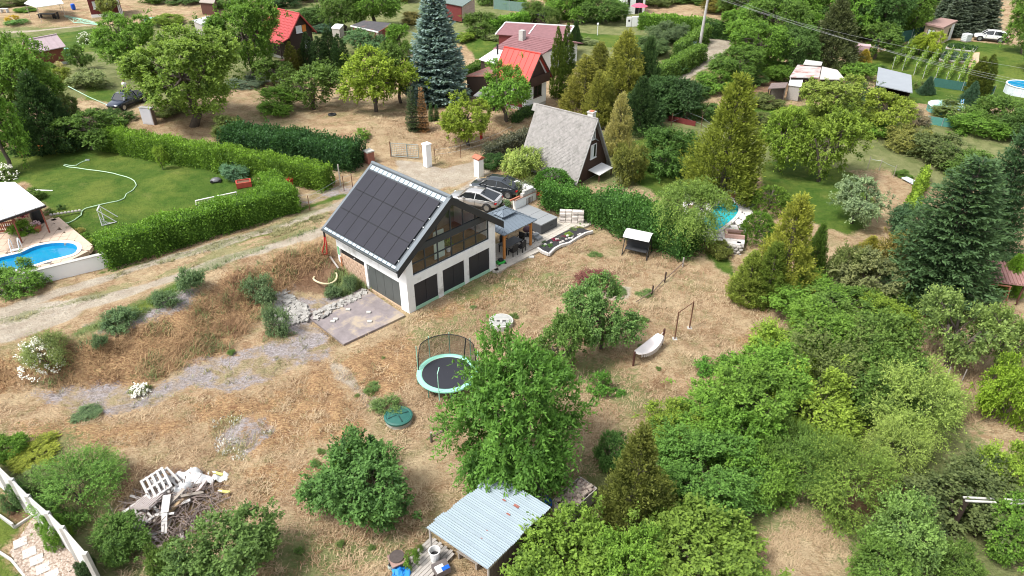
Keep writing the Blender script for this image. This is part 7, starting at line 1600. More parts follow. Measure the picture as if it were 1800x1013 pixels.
u, v = hl(924, 410, .4); t = hthing('lounge_chairs', 'dark swivel lounge chair by the patio post', 'chair', u + .2, v, PATZ); MB().ball((0, 0, .55), .42, 8, (1, .9, .6)).build('seat_shell', mat('plum_cushion', (.07, .035, .045), .8), t); MB().tube([(0, 0, 0), (0, 0, .35)], .04).build('stem', BLACK, t); MB().lathe([(.3, 0), (.3, .03)], 12).build('foot_ring', BLACK, t)
u, v = hl(927, 424, .1); t = hthing('hoop_stand', 'round black hoop stand on the patio', 'stand', u, v, PATZ); n = 24
MB().tube([(.62 * math.cos(k * 6.283 / n), .62 * math.sin(k * 6.283 / n), .05) for k in range(n + 1)], .025, 6).build('hoop', BLACK, t); MB().tube([(.6, 0, .05), (.6, 0, .8)], .02, 6).build('upright', BLACK, t)
# white terrace wall with a vent grille and little blocks
uA, vA = hl(906, 382, .3); uB, vB = hl(945, 366, .3)
t = hthing('terrace_wall', 'white rendered terrace wall with a barred vent behind the pavilion', 'wall', uA, vA, .05); Lw = uB - uA
MB().box(0, 0, -.3, Lw, .3, 1.8).build('wall', WHITE, t); MB().box(Lw - .28, .301, -.3, Lw, 3.0, 1.8).build('side_wall', WHITE, t)
MB().box(-.05, -.05, 1.801, Lw + .05, .36, 1.86).build('capping', mat('brown_cap', (.28, .17, .13), .8), t)
for k in range(5): MB().box(Lw * .52 + k * .17, -.02, .95, Lw * .52 + k * .17 + .09, -.002, 1.55).build('vent_bar', mat('brown_grille', (.16, .11, .09), .7), t)
for k in range(5):
 for j in range(2): MB().box(Lw - .55 - j * .0 + .02, .35 + k * .5, 1.81 + j * .22, Lw - .1, .75 + k * .5, 2.01 + j * .22).build('block', WHITEP, t)
t = hthing('concrete_blocks', 'grey hollow blocks and a brick edging stacked on the terrace wall', 'blocks', uA + Lw * .35, vA + .0, 1.92)
for k in range(4): MB().box(k * .42, 0, 0, k * .42 + .38, .3, .22).build('block', CONC, t)
for k in range(3): MB().box(.2 + k * .42, .02, .222, .2 + k * .42 + .38, .3, .44).build('block', CONC, t)
for k in range(4): MB().box(-1.4 + k * .3, .1, 0, -1.13 + k * .3, .24, .12).build('brick', TERRA, t)
# stacked pale blocks
u, v = hl(983, 392, .2); t = hthing('block_stack', 'stack of whitish split stone blocks at the end of the patio', 'stone stack', u + .15, v + .1, .15, -.9); rg = random.Random(3)
for r in range(5):
 for k in range(4): MB().box(k * .52 + rg.uniform(-.03, .03), rg.uniform(-.06, .06), r * .225, k * .52 + .49, .38, r * .225 + .205).build('block', mat('whitish_split_stone', (.60, .54, .49), .9, var=.2, scale=4, bump=.6), t, bevel=.02)
t = thing('green_tap_stand', 'small turquoise garden tool stand behind the spa cabinet', 'stand', P(972, 372, .2)); MB().tube([(0, 0, 0), (0, 0, 1.1)], .04).build('pole', TURQ, t); MB().box(-.3, -.1, .7, .3, .1, 1.0).build('tray', TURQ, t)
t = thing('red_wheelbarrow', 'red wheelbarrow handles in the shade of the hedge', 'wheelbarrow', P(957, 352, .9), R(-25)); MB().bar((-1, 0, .35), (.9, 0, .5), .1).build('handle', REDP, t); MB().bar((-1, .4, .35), (.9, .4, .5), .1).build('handle', REDP, t); MB().prism([(-.5, 0), (.4, 0), (.4, .4), (-.5, .4)], .42, .62).build('tray', REDP, t)
# flower bed with a curved stone kerb
pb = [(945, 436), (962, 424), (985, 412), (1008, 401), (1022, 402), (1041, 408), (1028, 411), (1012, 420), (1000, 428), (985, 432), (974, 438), (965, 448)]; zb_ = .16
pg = [tuple(P(a, b, zb_).xy) for a, b in pb]; c = np.array(pg).mean(0); t = thing('flower_bed', 'dark slate mulched flower bed beside the patio', 'flower bed', (c[0], c[1], zb_)); MB().prism([(x - c[0], y - c[1]) for x, y in pg], -.3, .05).build('mulch', mat('black_mulch', (.030, .029, .032), .9, var=.5, scale=14, bump=.8), t)
kerb = [P(a, b, zb_) for a, b in [(945, 438), (953, 444), (965, 449), (975, 439), (986, 433), (1001, 429), (1013, 421), (1029, 412), (1042, 408.5)]]
for a, b in zip(kerb[:-1], kerb[1:]):
 n = max(1, round((b - a).length / .5))
 for k in range(n): p, q = a.lerp(b, k / n + .01), a.lerp(b, (k + 1) / n - .01); MB().bar(p - t.location + Vector((0, 0, .06)), q - t.location + Vector((0, 0, .06)), .17, .22).build('kerb_stone', mat('pale_kerb_stone', (.52, .50, .47), .85, var=.12), t)
rg2 = random.Random(12)
for k in range(16):
 i = rg2.randrange(len(pb)); f_ = rg2.uniform(.15, .6); x, y = pg[i]; MB().ball(((x - c[0]) * f_ * 1.3, (y - c[1]) * f_ * 1.3, .10), rg2.uniform(.08, .17), 5, (1, .8, .7)).build('pebble', STONE if k % 3 else LCONC, t)
for k, (a, b, w_, c_) in enumerate([(962, 440, 16, (.09, .20, .04)), (975, 429, 14, (.20, .03, .06)), (990, 422, 12, (.22, .04, .08)), (1000, 420, 16, (.14, .22, .04)), (1010, 410, 14, (.12, .17, .07)), (1020, 407, 12, (.16, .19, .07)), (958, 433, 12, (.10, .15, .08)), (984, 427, 14, (.10, .11, .10))]):
 tree('S', a, b, b - w_ * .75, w_, c_, 'small plant on the dark slate mulch' if c_[0] < .19 else 'red leaved small plant on the dark slate mulch', 'plants in the dark flower bed' if c_[0] < .19 else 'red plants in the dark flower bed', name='bed_plant', cat='plant')
t = thing('stepping_stones', 'three pale stepping stones in the grass at the patio edge', 'stepping stones', at(930, 449))
for k, (a, b) in enumerate(((922, 445), (929, 449), (934, 452))): q = at(a, b) - t.location; MB().box(q.x - .22, q.y - .16, q.z - .05, q.x + .22, q.y + .16, q.z + .05, Matrix.Identity(4)).build('stone_slab', LCONC, t)
t = thing('green_lawn_mower', 'green and black lawn mower at the house corner', 'lawn mower', at(880, 465), .6); MB().box(-.35, -.25, .12, .35, .25, .32).build('deck', mat('bright_green', (.03, .36, .05), .45), t, bevel=.05); MB().box(-.18, -.17, .321, .2, .17, .5).build('engine', BLACK, t, bevel=.04); MB().tube([(-.3, -.2, .3), (-.95, -.2, 1.0), (-.95, .2, 1.0), (-.3, .2, .3)], .02).build('handle', BLACK, t)
for x in (-.28, .28):
 for y in (-.29, .29): o = put('wheel', MB().lathe([(.11, -.04), (.11, .04)], 14).mesh('wheel', RUBBER), t, (x, y, .11)); o.rotation_euler = (math.pi / 2, 0, 0)
# garden swing
t = thing('garden_swing', 'black garden swing seat with a curved white canopy before the hedge', 'garden swing', at(1119, 446), R(-25))
m = MB(); n = 8; vs = []
for i in range(n + 1): a = -1.0 + 2.0 * i / n; vs += [(-1.05, a * .75, 1.95 - a * a * .28), (1.05, a * .75, 1.95 - a * a * .28), (-1.05, a * .75, 1.91 - a * a * .28), (1.05, a * .75, 1.91 - a * a * .28)]
for i in range(n): b = i * 4; m.f += [(b, b + 1, b + 5, b + 4), (b + 2, b + 6, b + 7, b + 3), (b, b + 4, b + 6, b + 2), (b + 1, b + 3, b + 7, b + 5)]
m.v = vs; m.build('canopy', mat('white_canvas', (.74, .74, .73), .8, var=.05), t)
MB().box(-.88, -.45, .42, .88, .18, .54).build('seat', mat('black_cushion', (.030, .031, .034), .85), t, bevel=.04); MB().prism([(-.88, .18), (.88, .18), (.88, .30), (-.88, .30)], .5, 1.05).build('backrest', MATS['black_cushion'], t)
for x in (-1.0, 1.0):
 for s in (-1, 1): MB().tube([(x, s * .8, 0), (x, s * .08, 1.62)], .035, 6).build('leg', BLACK, t)
 MB().tube([(x, -.8, .05), (x, .8, .05)], .03, 6).build('foot_rail', BLACK, t); MB().tube([(x * .9, 0, 1.6), (x * .88, -.1, .5)], .02, 5).build('hanger', BLACK, t)
 MB().tube([(x, 0, 1.6), (x, 0, 1.92)], .03, 6).build('canopy_post', BLACK, t)
MB().tube([(-1.0, 0, 1.62), (1.0, 0, 1.62)], .035, 6).build('top_rail', BLACK, t)
# twig pile, rail fence, hammock, pull-up frame
rg = random.Random(21)
def sticks(name, label, loc, rad, n, h, m, lmin=.5, lmax=1.4, r=.018, kind='stuff', cat='brush pile'):
 t = thing(name, label, cat, loc); mm = MB()
 for k in range(n):
  a = rg.random() * 6.283; rr = rad * rg.random() ** .6; z = h * (1 - rr / rad) * rg.random() + .03; d = Vector((rg.gauss(0, 1), rg.gauss(0, 1), rg.gauss(0, .3))).normalized() * rg.uniform(lmin, lmax) / 2; c = Vector((math.cos(a) * rr, math.sin(a) * rr, z + .05)); mm.tube([tuple(c - d), tuple(c + d)], [r, r * .5], 4, False)
 o = mm.build('twigs', m, t); o['kind'] = 'stuff'
 return t
sticks('twig_pile', 'heap of reddish brown cut twigs on the dry lawn', at(1046, 494), 1.5, 420, .75, mat('red_brown_twig', (.17, .06, .05), .9, var=.4), .5, 1.3, .02)
t = thing('rail_fence', 'low fallen rail fence of dark timber posts on the dry lawn', 'fence', at(1200, 468)); q = [at(1200, 468), at(1168, 496), at(1145, 520), at(1118, 535)]
for i, v in enumerate(q[:3]): v = v - t.location; MB().tube([(v.x, v.y, v.z - .2), (v.x + .03 * i, v.y, v.z + (.85 if i else .75))], .06, 7).build('post', GREYWOOD if i == 0 else mat('charred_post', (.05, .032, .026), .9), t)
for a, b in zip(q[:-1], q[1:]): MB().tube([tuple(a - t.location + Vector((0, 0, .30))), tuple(b - t.location + Vector((0, 0, .22)))], .035, 6).build('rail', mat('old_rail', (.16, .11, .085), .9, var=.3), t)
t = thing('hammock', 'white fringed hammock slung between two dark posts', 'hammock', at(1140, 640)); A, B = at(1113, 643) - t.location, at(1163, 606) - t.location
ua, ub = Vector((A.x, A.y, A.z + .92)), Vector((B.x - .05, B.y, B.z + .95)); d = (ub - ua); s = Vector((-d.y, d.x, 0)).normalized(); m = MB(); n = 14; fr = MB()
for i in range(n + 1):
 f_ = .06 + .88 * i / n; p = ua.lerp(ub, f_) - Vector((0, 0, .36 * math.sin(math.pi * f_))); wd = .45 * math.sin(math.pi * min(1, max(.02, f_))) ** .45 * (.9 + .1 * f_)
 for k in range(5): g = (k / 4 - .5) * 2; m.v.append(tuple(p + s * wd * g + Vector((0, 0, .03 * g * g))))
 if 0 < i < n:
  for sg in (-1, 1):
   e = p + s * wd * sg + Vector((0, 0, .08))
   for j in range(3): fr.tube([tuple(e + d * (.02 * j)), tuple(e + d * (.02 * j) + s * sg * .06 - Vector((0, 0, .26)))], .010, 3, False)
for i in range(n):
 for k in range(4): m.f.append((i * 5 + k, i * 5 + k + 1, i * 5 + k + 6, i * 5 + k + 5))
o = m.build('cloth', mat('white_hammock_cloth', (.82, .75, .72), .9, var=.05), t, smooth=True)
fr.build('fringe', MATS['white_hammock_cloth'], t)['kind'] = 'stuff'
for v, h in ((A, 1.08), (B, 1.25)): MB().tube([(v.x, v.y, v.z - .2), (v.x + (.0 if h < 1.2 else .05), v.y, v.z + h)], .07, 8).build('post', mat('dark_red_post', (.075, .028, .02), .8), t)
for e, v, h in ((m.v[2], A, .95), (m.v[n * 5 + 2], B, 1.0)): MB().tube([e, (v.x, v.y, v.z + h)], .018, 5).build('rope', MATS['white_hammock_cloth'], t)
t = thing('pull_up_frame', 'rusty frame of two posts and a cross bar behind the hammock', 'frame', at(1186, 596)); A, B = at(1186, 596) - t.location, at(1212, 577) - t.location
for v in (A, B): MB().tube([(v.x, v.y, v.z - .2), (v.x, v.y, v.z + 2.15)], .045, 7).build('post', RUST, t); MB().box(v.x - .15, v.y - .15, v.z - .05, v.x + .15, v.y + .15, v.z + .03).build('footing', CONC, t)
MB().tube([(A.x, A.y, A.z + 2.1), (B.x, B.y, B.z + 2.1)], .03, 7).build('cross_bar', RUST, t)
# trampoline
t = thing('trampoline', 'round trampoline with a mint green edge and a half fallen safety net', 'trampoline', at(787, 672), 0); r = 1.78; n = 40
MB().lathe([(.01, .74), (r - .28, .74)], 40).build('mat', mat('black_mesh_mat', (.022, .023, .03), .6, var=.1, scale=.6), t)
MB().lathe([(r - .275, .75), (r - .2, .79), (r + .03, .78), (r + .05, .70)], 40, caps=False).build('edge_pad', mat('mint_pad', (.27, .58, .45), .5, var=.06), t)
m = MB(); m.tube([((r + .0) * math.cos(k * 6.283 / n), r * math.sin(k * 6.283 / n), .66) for k in range(n + 1)], .035, 6, False); m.build('frame_ring', mat('teal_steel', (.10, .26, .20), .4, .4), t)
for k in range(8):
 a = k * 6.283 / 8 + .2; x, y = r * math.cos(a), r * math.sin(a)
 MB().tube([(x, y, 0), (x, y, .68)], .03, 6).build('leg', MATS['teal_steel'], t)
for a, h in ((2.9, 2.35), (2.25, 2.35), (1.55, 2.35), (.75, 2.35), (.1, 2.2)):
 x, y = (r + .07) * math.cos(a), (r + .07) * math.sin(a); MB().tube([(x, y, .1), (x, y, h)], .028, 6).build('net_pole', mat('mint_pole', (.30, .55, .42), .5), t)
x, y = (r + .05) * math.cos(-1.75), (r + .05) * math.sin(-1.75); MB().tube([(x, y, .1), (x - .02, y + .05, 2.1), (x + .05, y + .45, 2.22)], .028, 6).build('net_pole', MATS['mint_pole'], t)
m, nt_, b = newmat('safety_net'); L = nt_.links.new; trn = node(nt_, 'ShaderNodeBsdfTransparent'); ms = node(nt_, 'ShaderNodeMixShader'); ms.inputs[0].default_value = .52; b.inputs['Base Color'].default_value = (.012, .012, .012, 1); L(trn.outputs[0], ms.inputs[1]); L(b.outputs[0], ms.inputs[2]); L(ms.outputs[0], nt_.nodes['Material Output'].inputs[0])
mm = MB(); k = 26; top = []
for i in range(k + 1):
 a = 3.05 - 2.95 * i / k; x, y = (r - .04) * math.cos(a), (r - .04) * math.sin(a); e = min(1, i / 3, (k - i) / 3); zt = .82 + (2.28 - .82) * (e ** .5); mm.v += [(x, y, .80), (x, y, zt)]; top.append((x, y, zt))
for i in range(k): mm.f.append((2 * i, 2 * i + 2, 2 * i + 3, 2 * i + 1))
mm.build('net', m, t); MB().tube(top, .03, 5).build('net_hem', BLACK, t)
x, y, z = top[19]; MB().tube([(x, y, z), (x - .1, y - .15, 1.35), (x - .12, y - .2, .9)], .04, 5).build('strap', BLACK, t)
# septic covers
t = thing('concrete_well', 'round concrete well ring with a split lid on the dry lawn', 'well', at(881, 571)); MB().lathe([(.80, -.1), (.82, .36), (.70, .36), (.70, .2)], 28).build('ring', LCONC, t); MB().lathe([(.695, .30), (.695, .40)], 28).build('lid', mat('grey_lid', (.33, .33, .31), .8, var=.2), t); MB().box(-.55, -.06, .401, .55, .06, .46).build('lid_bar', LCONC, t); MB().box(-.06, -.4, .402, .06, -.061, .455).build('lid_bar', LCONC, t)
for x in (-.3, .12): MB().box(x, -.20, .4005, x + .2, -.08, .412).build('slot', BLACK, t)
t = thing('green_tank_lid', 'round dark green tank lid with a cross rib on a concrete ring', 'tank lid', at(701, 739)); MB().lathe([(.74, -.1), (.74, .26), (.6, .26)], 28).build('ring', LCONC, t); MB().lathe([(.80, .262), (.80, .36), (.70, .40), (.66, .36), (.3, .42), (.01, .43)], 32).build('lid', mat('dark_green_lid', (.022, .105, .085), .42, var=.15), t)
for a in (.5, .5 + math.pi / 2):
 for s in (-1, 1): MB().bar((math.cos(a) * .1 * s, math.sin(a) * .1 * s, .435), (math.cos(a) * .6 * s, math.sin(a) * .6 * s, .395), .06, .03).build('rib', mat('green_rib', (.008, .04, .034), .5), t)
t = thing('red_ball', 'red ball lying in the apple tree beside the cherry tree', 'ball', at(1026, 575, 1.3)); MB().ball((0, 0, 0), .14, 8).build('ball', REDP, t); MB().lathe([(.142, -.02), (.142, .02)], 12).build('seam', WHITEP, t)
t = thing('short_stake', 'short dark stake in the grass left of the cherry tree', 'stake', at(758, 776)); MB().tube([(0, 0, -.2), (.03, 0, .62)], .07, 7).build('stake', BARK, t); MB().tube([(.03, 0, .62), (.03, 0, .66)], .075, 7).build('stake_top', RAWWOOD, t)
t = thing('plank_on_straw', 'grey plank lying in the straw beside the stake', 'plank', at(772, 762), R(38)); MB().box(-.7, -.06, 0, .7, .06, .07).build('plank', mat('dull_plank', (.12, .09, .07), .9), t)
# concrete slab by the garage door, rubble, pipe coil
pad = [(604, 606), (545, 560), (560, 543), (640, 506), (712, 555), (690, 566)]; pg = [tuple(P(a, b, .06).xy) for a, b in pad]; c = np.array(pg).mean(0)
t = put('concrete_pad', None, None, (c[0], c[1], .06)); tag(t, 'purple grey concrete slab before the grey garage door', None, None, 'structure'); MB().prism([(x - c[0], y - c[1]) for x, y in pg], -.35, .04).build('slab', mat('purple_grey_concrete', (.215, .185, .185), .9, var=.3, scale=1.1, col2=(.34, .28, .21), thr=.50, bump=.3), t)
mm = MB(); rg = random.Random(5)
def rubble(name, label, pxpoly, n, m, s0, s1):
 t = thing(name, label, 'rubble', at(*pxpoly[0])); pg = wpoly(pxpoly); x0, y0 = pg.min(0); x1, y1 = pg.max(0); mm = MB(); k = 0; rr = np.random.default_rng(4)
 while k < n:
  X = rr.uniform(x0, x1, 200); Y = rr.uniform(y0, y1, 200); ok = poly_sd(X, Y, pg) > 0
  for x, y in zip(X[ok], Y[ok]):
   s = rr.uniform(s0, s1); M = Matrix.Translation((x - t.location.x, y - t.location.y, H(x, y) - t.location.z + s * .25)) @ Matrix.Rotation(rr.uniform(0, 6), 4, 'Z') @ Matrix.Rotation(rr.uniform(-.6, .6), 4, 'X')
   a, b_, c_ = s * rr.uniform(.6, 1.2), s * rr.uniform(.4, .9), s * rr.uniform(.25, .5); mm.box(-a / 2, -b_ / 2, -c_ / 2, a / 2, b_ / 2, c_ / 2, M); k += 1
   if k >= n: break
 o = mm.build('stones', m, t); o['kind'] = 'stuff'; return t
rubble('stone_rubble', 'pale broken stone rubble at the foot of the dug bank', [(472, 522), (505, 512), (520, 528), (545, 545), (540, 565), (500, 574), (478, 555)], 420, mat('pale_rubble', (.33, .315, .29), .9, var=.25, scale=3), .12, .42)
rubble('stone_rubble', 'pale stones strewn along the back edge of the concrete slab', [(545, 555), (580, 538), (640, 512), (648, 520), (600, 540), (560, 565)], 150, MATS['pale_rubble'], .1, .38)
t = thing('loose_stones', 'few whitish broken stones lying on the concrete slab', 'stones', P(628, 556, .1));
for a, b in ((648, 550), (650, 566), (590, 562), (585, 566), (612, 545)): q = P(a, b, .1) - t.location; MB().box(q.x - .16, q.y - .11, 0, q.x + .16, q.y + .11, .1).build('stone', LCONC, t, bevel=.02)
t = thing('pipe_coil', 'pale yellow plastic pipe bent in an open ring on the dug soil', 'pipe', at(572, 488, .25)); MB().tube([(.85 * math.cos(a), .85 * math.sin(a), .10 * math.sin(a * 2)) for a in np.linspace(2.6, 6.9, 22)], .075, 8).build('pipe', mat('cream_pipe', (.58, .50, .32), .5), t, smooth=True); a = 2.6; MB().tube([(.85 * math.cos(a), .85 * math.sin(a), .10 * math.sin(a * 2)), (.85 * math.cos(2.52), .85 * math.sin(2.52), .10 * math.sin(5.0))], .09, 8).build('pipe_end', BLACK, t)
t = thing('grey_plank', 'grey plank leaning against the dug bank beside the brick bay', 'plank', at(588, 468, .3)); MB().bar((-.5, .9, .35), (.35, -.3, 0), .12, .05).build('plank', GREYWOOD, t)
t = thing('red_hose_reel', 'red looped hose hanging at the far eave of the white house', 'hose', hw(-.62, 8.72, 2.2), 0); MB().tube([(0, 0, 1.3), (-.1, 0, .3), (-.4, .1, -.5), (-.35, .2, -.75), (-.05, .1, -.6), (.05, 0, .2), (.03, 0, 1.2)], .05, 7).build('hose', REDP, t, smooth=True); MB().box(-.06, -.06, .9, .06, .06, 1.42).build('hook', BLACK, t)
# pallet heap
def pallet(label, loc, rz, tilt, wood, n=7, boards=True):
 t = thing('pallet', label, 'pallet', loc, rz, None); t.rotation_euler = (tilt[0], tilt[1], rz)
 for x in (-.55, 0, .55): MB().box(x - .05, -.5, 0, x + .05, .5, .1).build('bearer', wood, t)
 for k in range(n): y = -.46 + .92 * k / (n - 1); MB().box(-.6, y - (.05 if n < 7 else .037), .101, .6, y + (.05 if n < 7 else .037), .125).build('slat', wood, t)
 for k in range(3): y = -.45 + .45 * k; MB().box(-.6, y - .05, -.025, .6, y + .05, -.001).build('bottom_slat', wood, t)
PW = mat('bleached_pallet_wood', (.46, .44, .42), .9, var=.18, scale=3, stretch=(1, 10, 10)); PW2 = mat('grey_pallet_wood', (.43, .37, .35), .9, var=.2, scale=3, stretch=(1, 10, 10))
def pal2(label, px, rz, tilt, w, n, s, dz):
 pallet(label, at(*px, dz), rz, tilt, w, n); o = [x for x in COL.objects if x.name.startswith('pallet')][-1]; return o
for lab, px, rz, tilt, w, n, s, dz in (('bleached pallet lying highest on the heap of scrap timber', (276, 852), R(-50), (R(14), R(10)), PW, 5, 1.15, .75), ('grey slatted pallet in the middle of the heap of scrap timber', (262, 882), R(78), (R(-12), R(14)), PW2, 8, 1.05, .55), ('pallet with wide gaps lowest on the heap of scrap timber', (250, 902), R(-42), (R(10), R(6)), PW, 4, 1.2, .25), ('half hidden bleached pallet behind the highest one of the heap', (292, 848), R(-35), (R(10), R(22)), PW, 5, 1.0, .55)):
 pallet(lab, at(*px, dz), rz, tilt, w, n); o = max((x for x in COL.objects if x.name.split('.')[0] == 'pallet'), key=lambda x: x.name); o.scale = (s, s, 1)
sticks('scrap_timber_heap', 'heap of grey sticks and scrap timber under the pallets', at(300, 895), 2.4, 420, .6, mat('grey_brown_stick', (.21, .165, .145), .95, var=.4), .5, 1.8, .028)
hp_ = [o for o in COL.objects if o.name == 'scrap_timber_heap'][0]; rg = random.Random(31)
for k in range(22):
 a, r_ = rg.uniform(0, 6.28), rg.uniform(.4, 2.3); o = put('board', MB().box(-.55, -.06, 0, .55, .06, .03).mesh('board', (PW, PW2, RAWWOOD)[k % 3]), hp_, (math.cos(a) * r_, math.sin(a) * r_ * .8, rg.uniform(.15, .65) * (1.2 - r_ / 2.6)), 0); o.rotation_euler = (rg.uniform(-.3, .3), rg.uniform(-.35, .35), rg.uniform(0, 3.1)); o.scale = (rg.uniform(.6, 1.4), rg.uniform(.8, 1.5), 1)
t = thing('white_sheet_pile', 'crumpled white fleece sheet spread over the scrap timber', 'sheet', at(330, 850)); q0 = t.location
sp_ = wpoly([(298, 848), (312, 838), (332, 828), (345, 822), (362, 830), (375, 838), (390, 838), (402, 832), (408, 834), (398, 846), (380, 852), (362, 856), (345, 858), (335, 868), (318, 888), (304, 890), (306, 872), (312, 862), (300, 856)])
gx_ = np.arange(sp_[:, 0].min(), sp_[:, 0].max(), .07); gy_ = np.arange(sp_[:, 1].min(), sp_[:, 1].max(), .07); X, Y = np.meshgrid(gx_, gy_)
Z = Hn(X.ravel(), Y.ravel()).reshape(X.shape) + .33 + (vnoise(X, Y, .42, 31) - .5) * .55 + (vnoise(X, Y, .16, 32) - .5) * .22; sd = poly_sd(X, Y, sp_) + (vnoise(X, Y, .2, 33) - .5) * .35; Z = Z - np.clip(.35 - sd, 0, .35) * .6
i = np.arange(X.size).reshape(X.shape); F_ = np.stack([i[:-1, :-1], i[:-1, 1:], i[1:, 1:], i[1:, :-1]], -1).reshape(-1, 4); keep = (sd.ravel()[F_] > 0).all(1); F_ = F_[keep]; u_, inv = np.unique(F_, return_inverse=True)
o = put('fleece', mesh_np('fleece', np.stack([X.ravel() - q0.x, Y.ravel() - q0.y, Z.ravel() - q0.z], 1)[u_], inv.reshape(-1, 4), None, mat('white_fleece', (.76, .76, .75), .9, var=.10, scale=5, bump=.5), True), t); o.modifiers.new('thick', 'SOLIDIFY').thickness = .02
for k, (a, b) in enumerate(((384, 834), (395, 866))): t = thing('yellow_foam_strip', ('upper' if k == 0 else 'lower') + ' yellow foam strip beside the white fleece sheet', 'foam', at(a, b, .05), R(-20 + k * 10)); MB().box(-.3, -.07, 0, .3, .07, .12).build('foam', mat('yellow_foam', (.55, .50, .16), .9), t, bevel=.03); MB().box(-.31, -.072, .121, -.1, .0, .14).build('torn_edge', WHITEP, t)
t = thing('bent_white_board', 'narrow white board folded over the front of the scrap heap', 'board', at(287, 905, .5)); MB().bar((-.1, .9, .35), (.1, 0, .15), .36, .03).build('board', PW, t); MB().bar((.1, -.02, .14), (.35, -.9, -.25), .26, .03).build('board', PW, t)
t = thing('loose_batten', 'bleached batten lying in front of the pallet heap', 'batten', at(242, 916, .1), R(-18)); MB().box(-.55, -.07, 0, .55, .07, .06).build('batten', PW, t)
t = thing('old_beam', 'brown beam end sticking out of the fleece sheet', 'beam', at(313, 888, .3), R(62)); MB().box(-.7, -.1, 0, .7, .1, .16).build('beam', mat('tan_beam', (.42, .30, .18), .85, var=.2, stretch=(1, 8, 8)), t)
# concrete panel fence, lower left
pf = [at(-30, 832), at(22, 872), at(50, 899), at(78, 928), at(112, 958), at(138, 984), at(178, 1030)]; t = thing('panel_fence', 'pale concrete panel fence crossing the lower left corner', 'fence', pf[0])
for i, v in enumerate(pf): v = v - t.location; MB().box(v.x - .09, v.y - .09, v.z - .3, v.x + .09, v.y + .09, v.z + 2.25).build('post', CONC, t)
for a, b in zip(pf[:-1], pf[1:]):
 a = a - t.location; b = b - t.location; d = (b - a).normalized()
 for k in range(4): MB().bar(a + d * .1 + Vector((0, 0, .27 + k * .53)), b - d * .1 + Vector((0, 0, .27 + k * .53)), .06, .515).build('panel', mat('white_grey_panel', (.60, .59, .57), .9, var=.08, scale=1.2), t)
 MB().bar(a + d * .1 + Vector((0, 0, 2.16)), b - d * .1 + Vector((0, 0, 2.16)), .09, .06).build('capping', CONC, t)
pebg = [(18, 972), (52, 922), (62, 905), (96, 930), (150, 992), (190, 1060), (60, 1060), (40, 1010)]; pg = wpoly(pebg); c = pg.mean(0)
t = put('pebble_bed', None, None, (c[0], c[1], 0)); tag(t, 'bed of beige river pebbles in the lower left corner', None, None, 'structure'); zt_ = max(H(x, y) for x, y in pg) ; MB().prism([(x - c[0], y - c[1]) for x, y in pg], -.5, lambda x, y: H(x + c[0], y + c[1]) + .03).build('bed', mat('beige_gravel', (.27, .21, .165), .9, var=.3, scale=9, bump=.8), t)
rr = np.random.default_rng(14); mm = MB(); k = 0; x0, y0 = pg.min(0); x1, y1 = pg.max(0)
X = rr.uniform(x0, x1, 9000); Y = rr.uniform(y0, y1, 9000); ok = poly_sd(X, Y, pg) > .03; X = X[ok][:3800]; Y = Y[ok][:3800]; n = len(X); s = rr.uniform(.04, .10, n)
oct_ = np.array([[1, 0, 0], [0, 1, 0], [-1, 0, 0], [0, -1, 0], [0, 0, .6], [0, 0, -.6]]); ff = np.array([[0, 1, 4], [1, 2, 4], [2, 3, 4], [3, 0, 4]])
an = rr.uniform(0, 6.28, n); Vp = oct_[None] * (s[:, None, None] * rr.uniform(.7, 1.3, (n, 1, 3))); Vr = np.stack([Vp[..., 0] * np.cos(an)[:, None] - Vp[..., 1] * np.sin(an)[:, None], Vp[..., 0] * np.sin(an)[:, None] + Vp[..., 1] * np.cos(an)[:, None], Vp[..., 2]], -1) + np.stack([X - c[0], Y - c[1], Hn(X, Y) + .05], 1)[:, None]
peb = put('pebbles', mesh_np('pebbles', Vr.reshape(-1, 3), (ff[None] + np.arange(n)[:, None, None] * 6).reshape(-1, 3), np.repeat(rr.random(n), 4), simple_tint_mat('river_pebble', (.22, .155, .11), (.46, .39, .33))), t); peb['kind'] = 'stuff'
t = thing('stepping_slabs', 'row of pale square slabs set in the pebble bed', 'stepping slabs', at(50, 960))
for a, b in ((36, 955), (52, 972), (65, 985), (76, 1000), (92, 1012)): q = at(a, b, .05) - t.location; M = Matrix.Translation(q) @ Matrix.Rotation(R(35), 4, 'Z'); MB().box(-.27, -.27, -.05, .27, .27, .05, M).build('slab', LCONC, t)
wallseg('bed_edging', 'thin grey concrete edging round the soil bed by the panel fence', [(-20, 893), (26, 928), (64, 903)], .1, .09, CONC, cat='edging', low=.2); wallseg('bed_edging', 'pale concrete edging between the mown lawn and the pebbles', [(-10, 965), (20, 985), (48, 1020)], .06, .1, LCONC, cat='edging', low=.2)
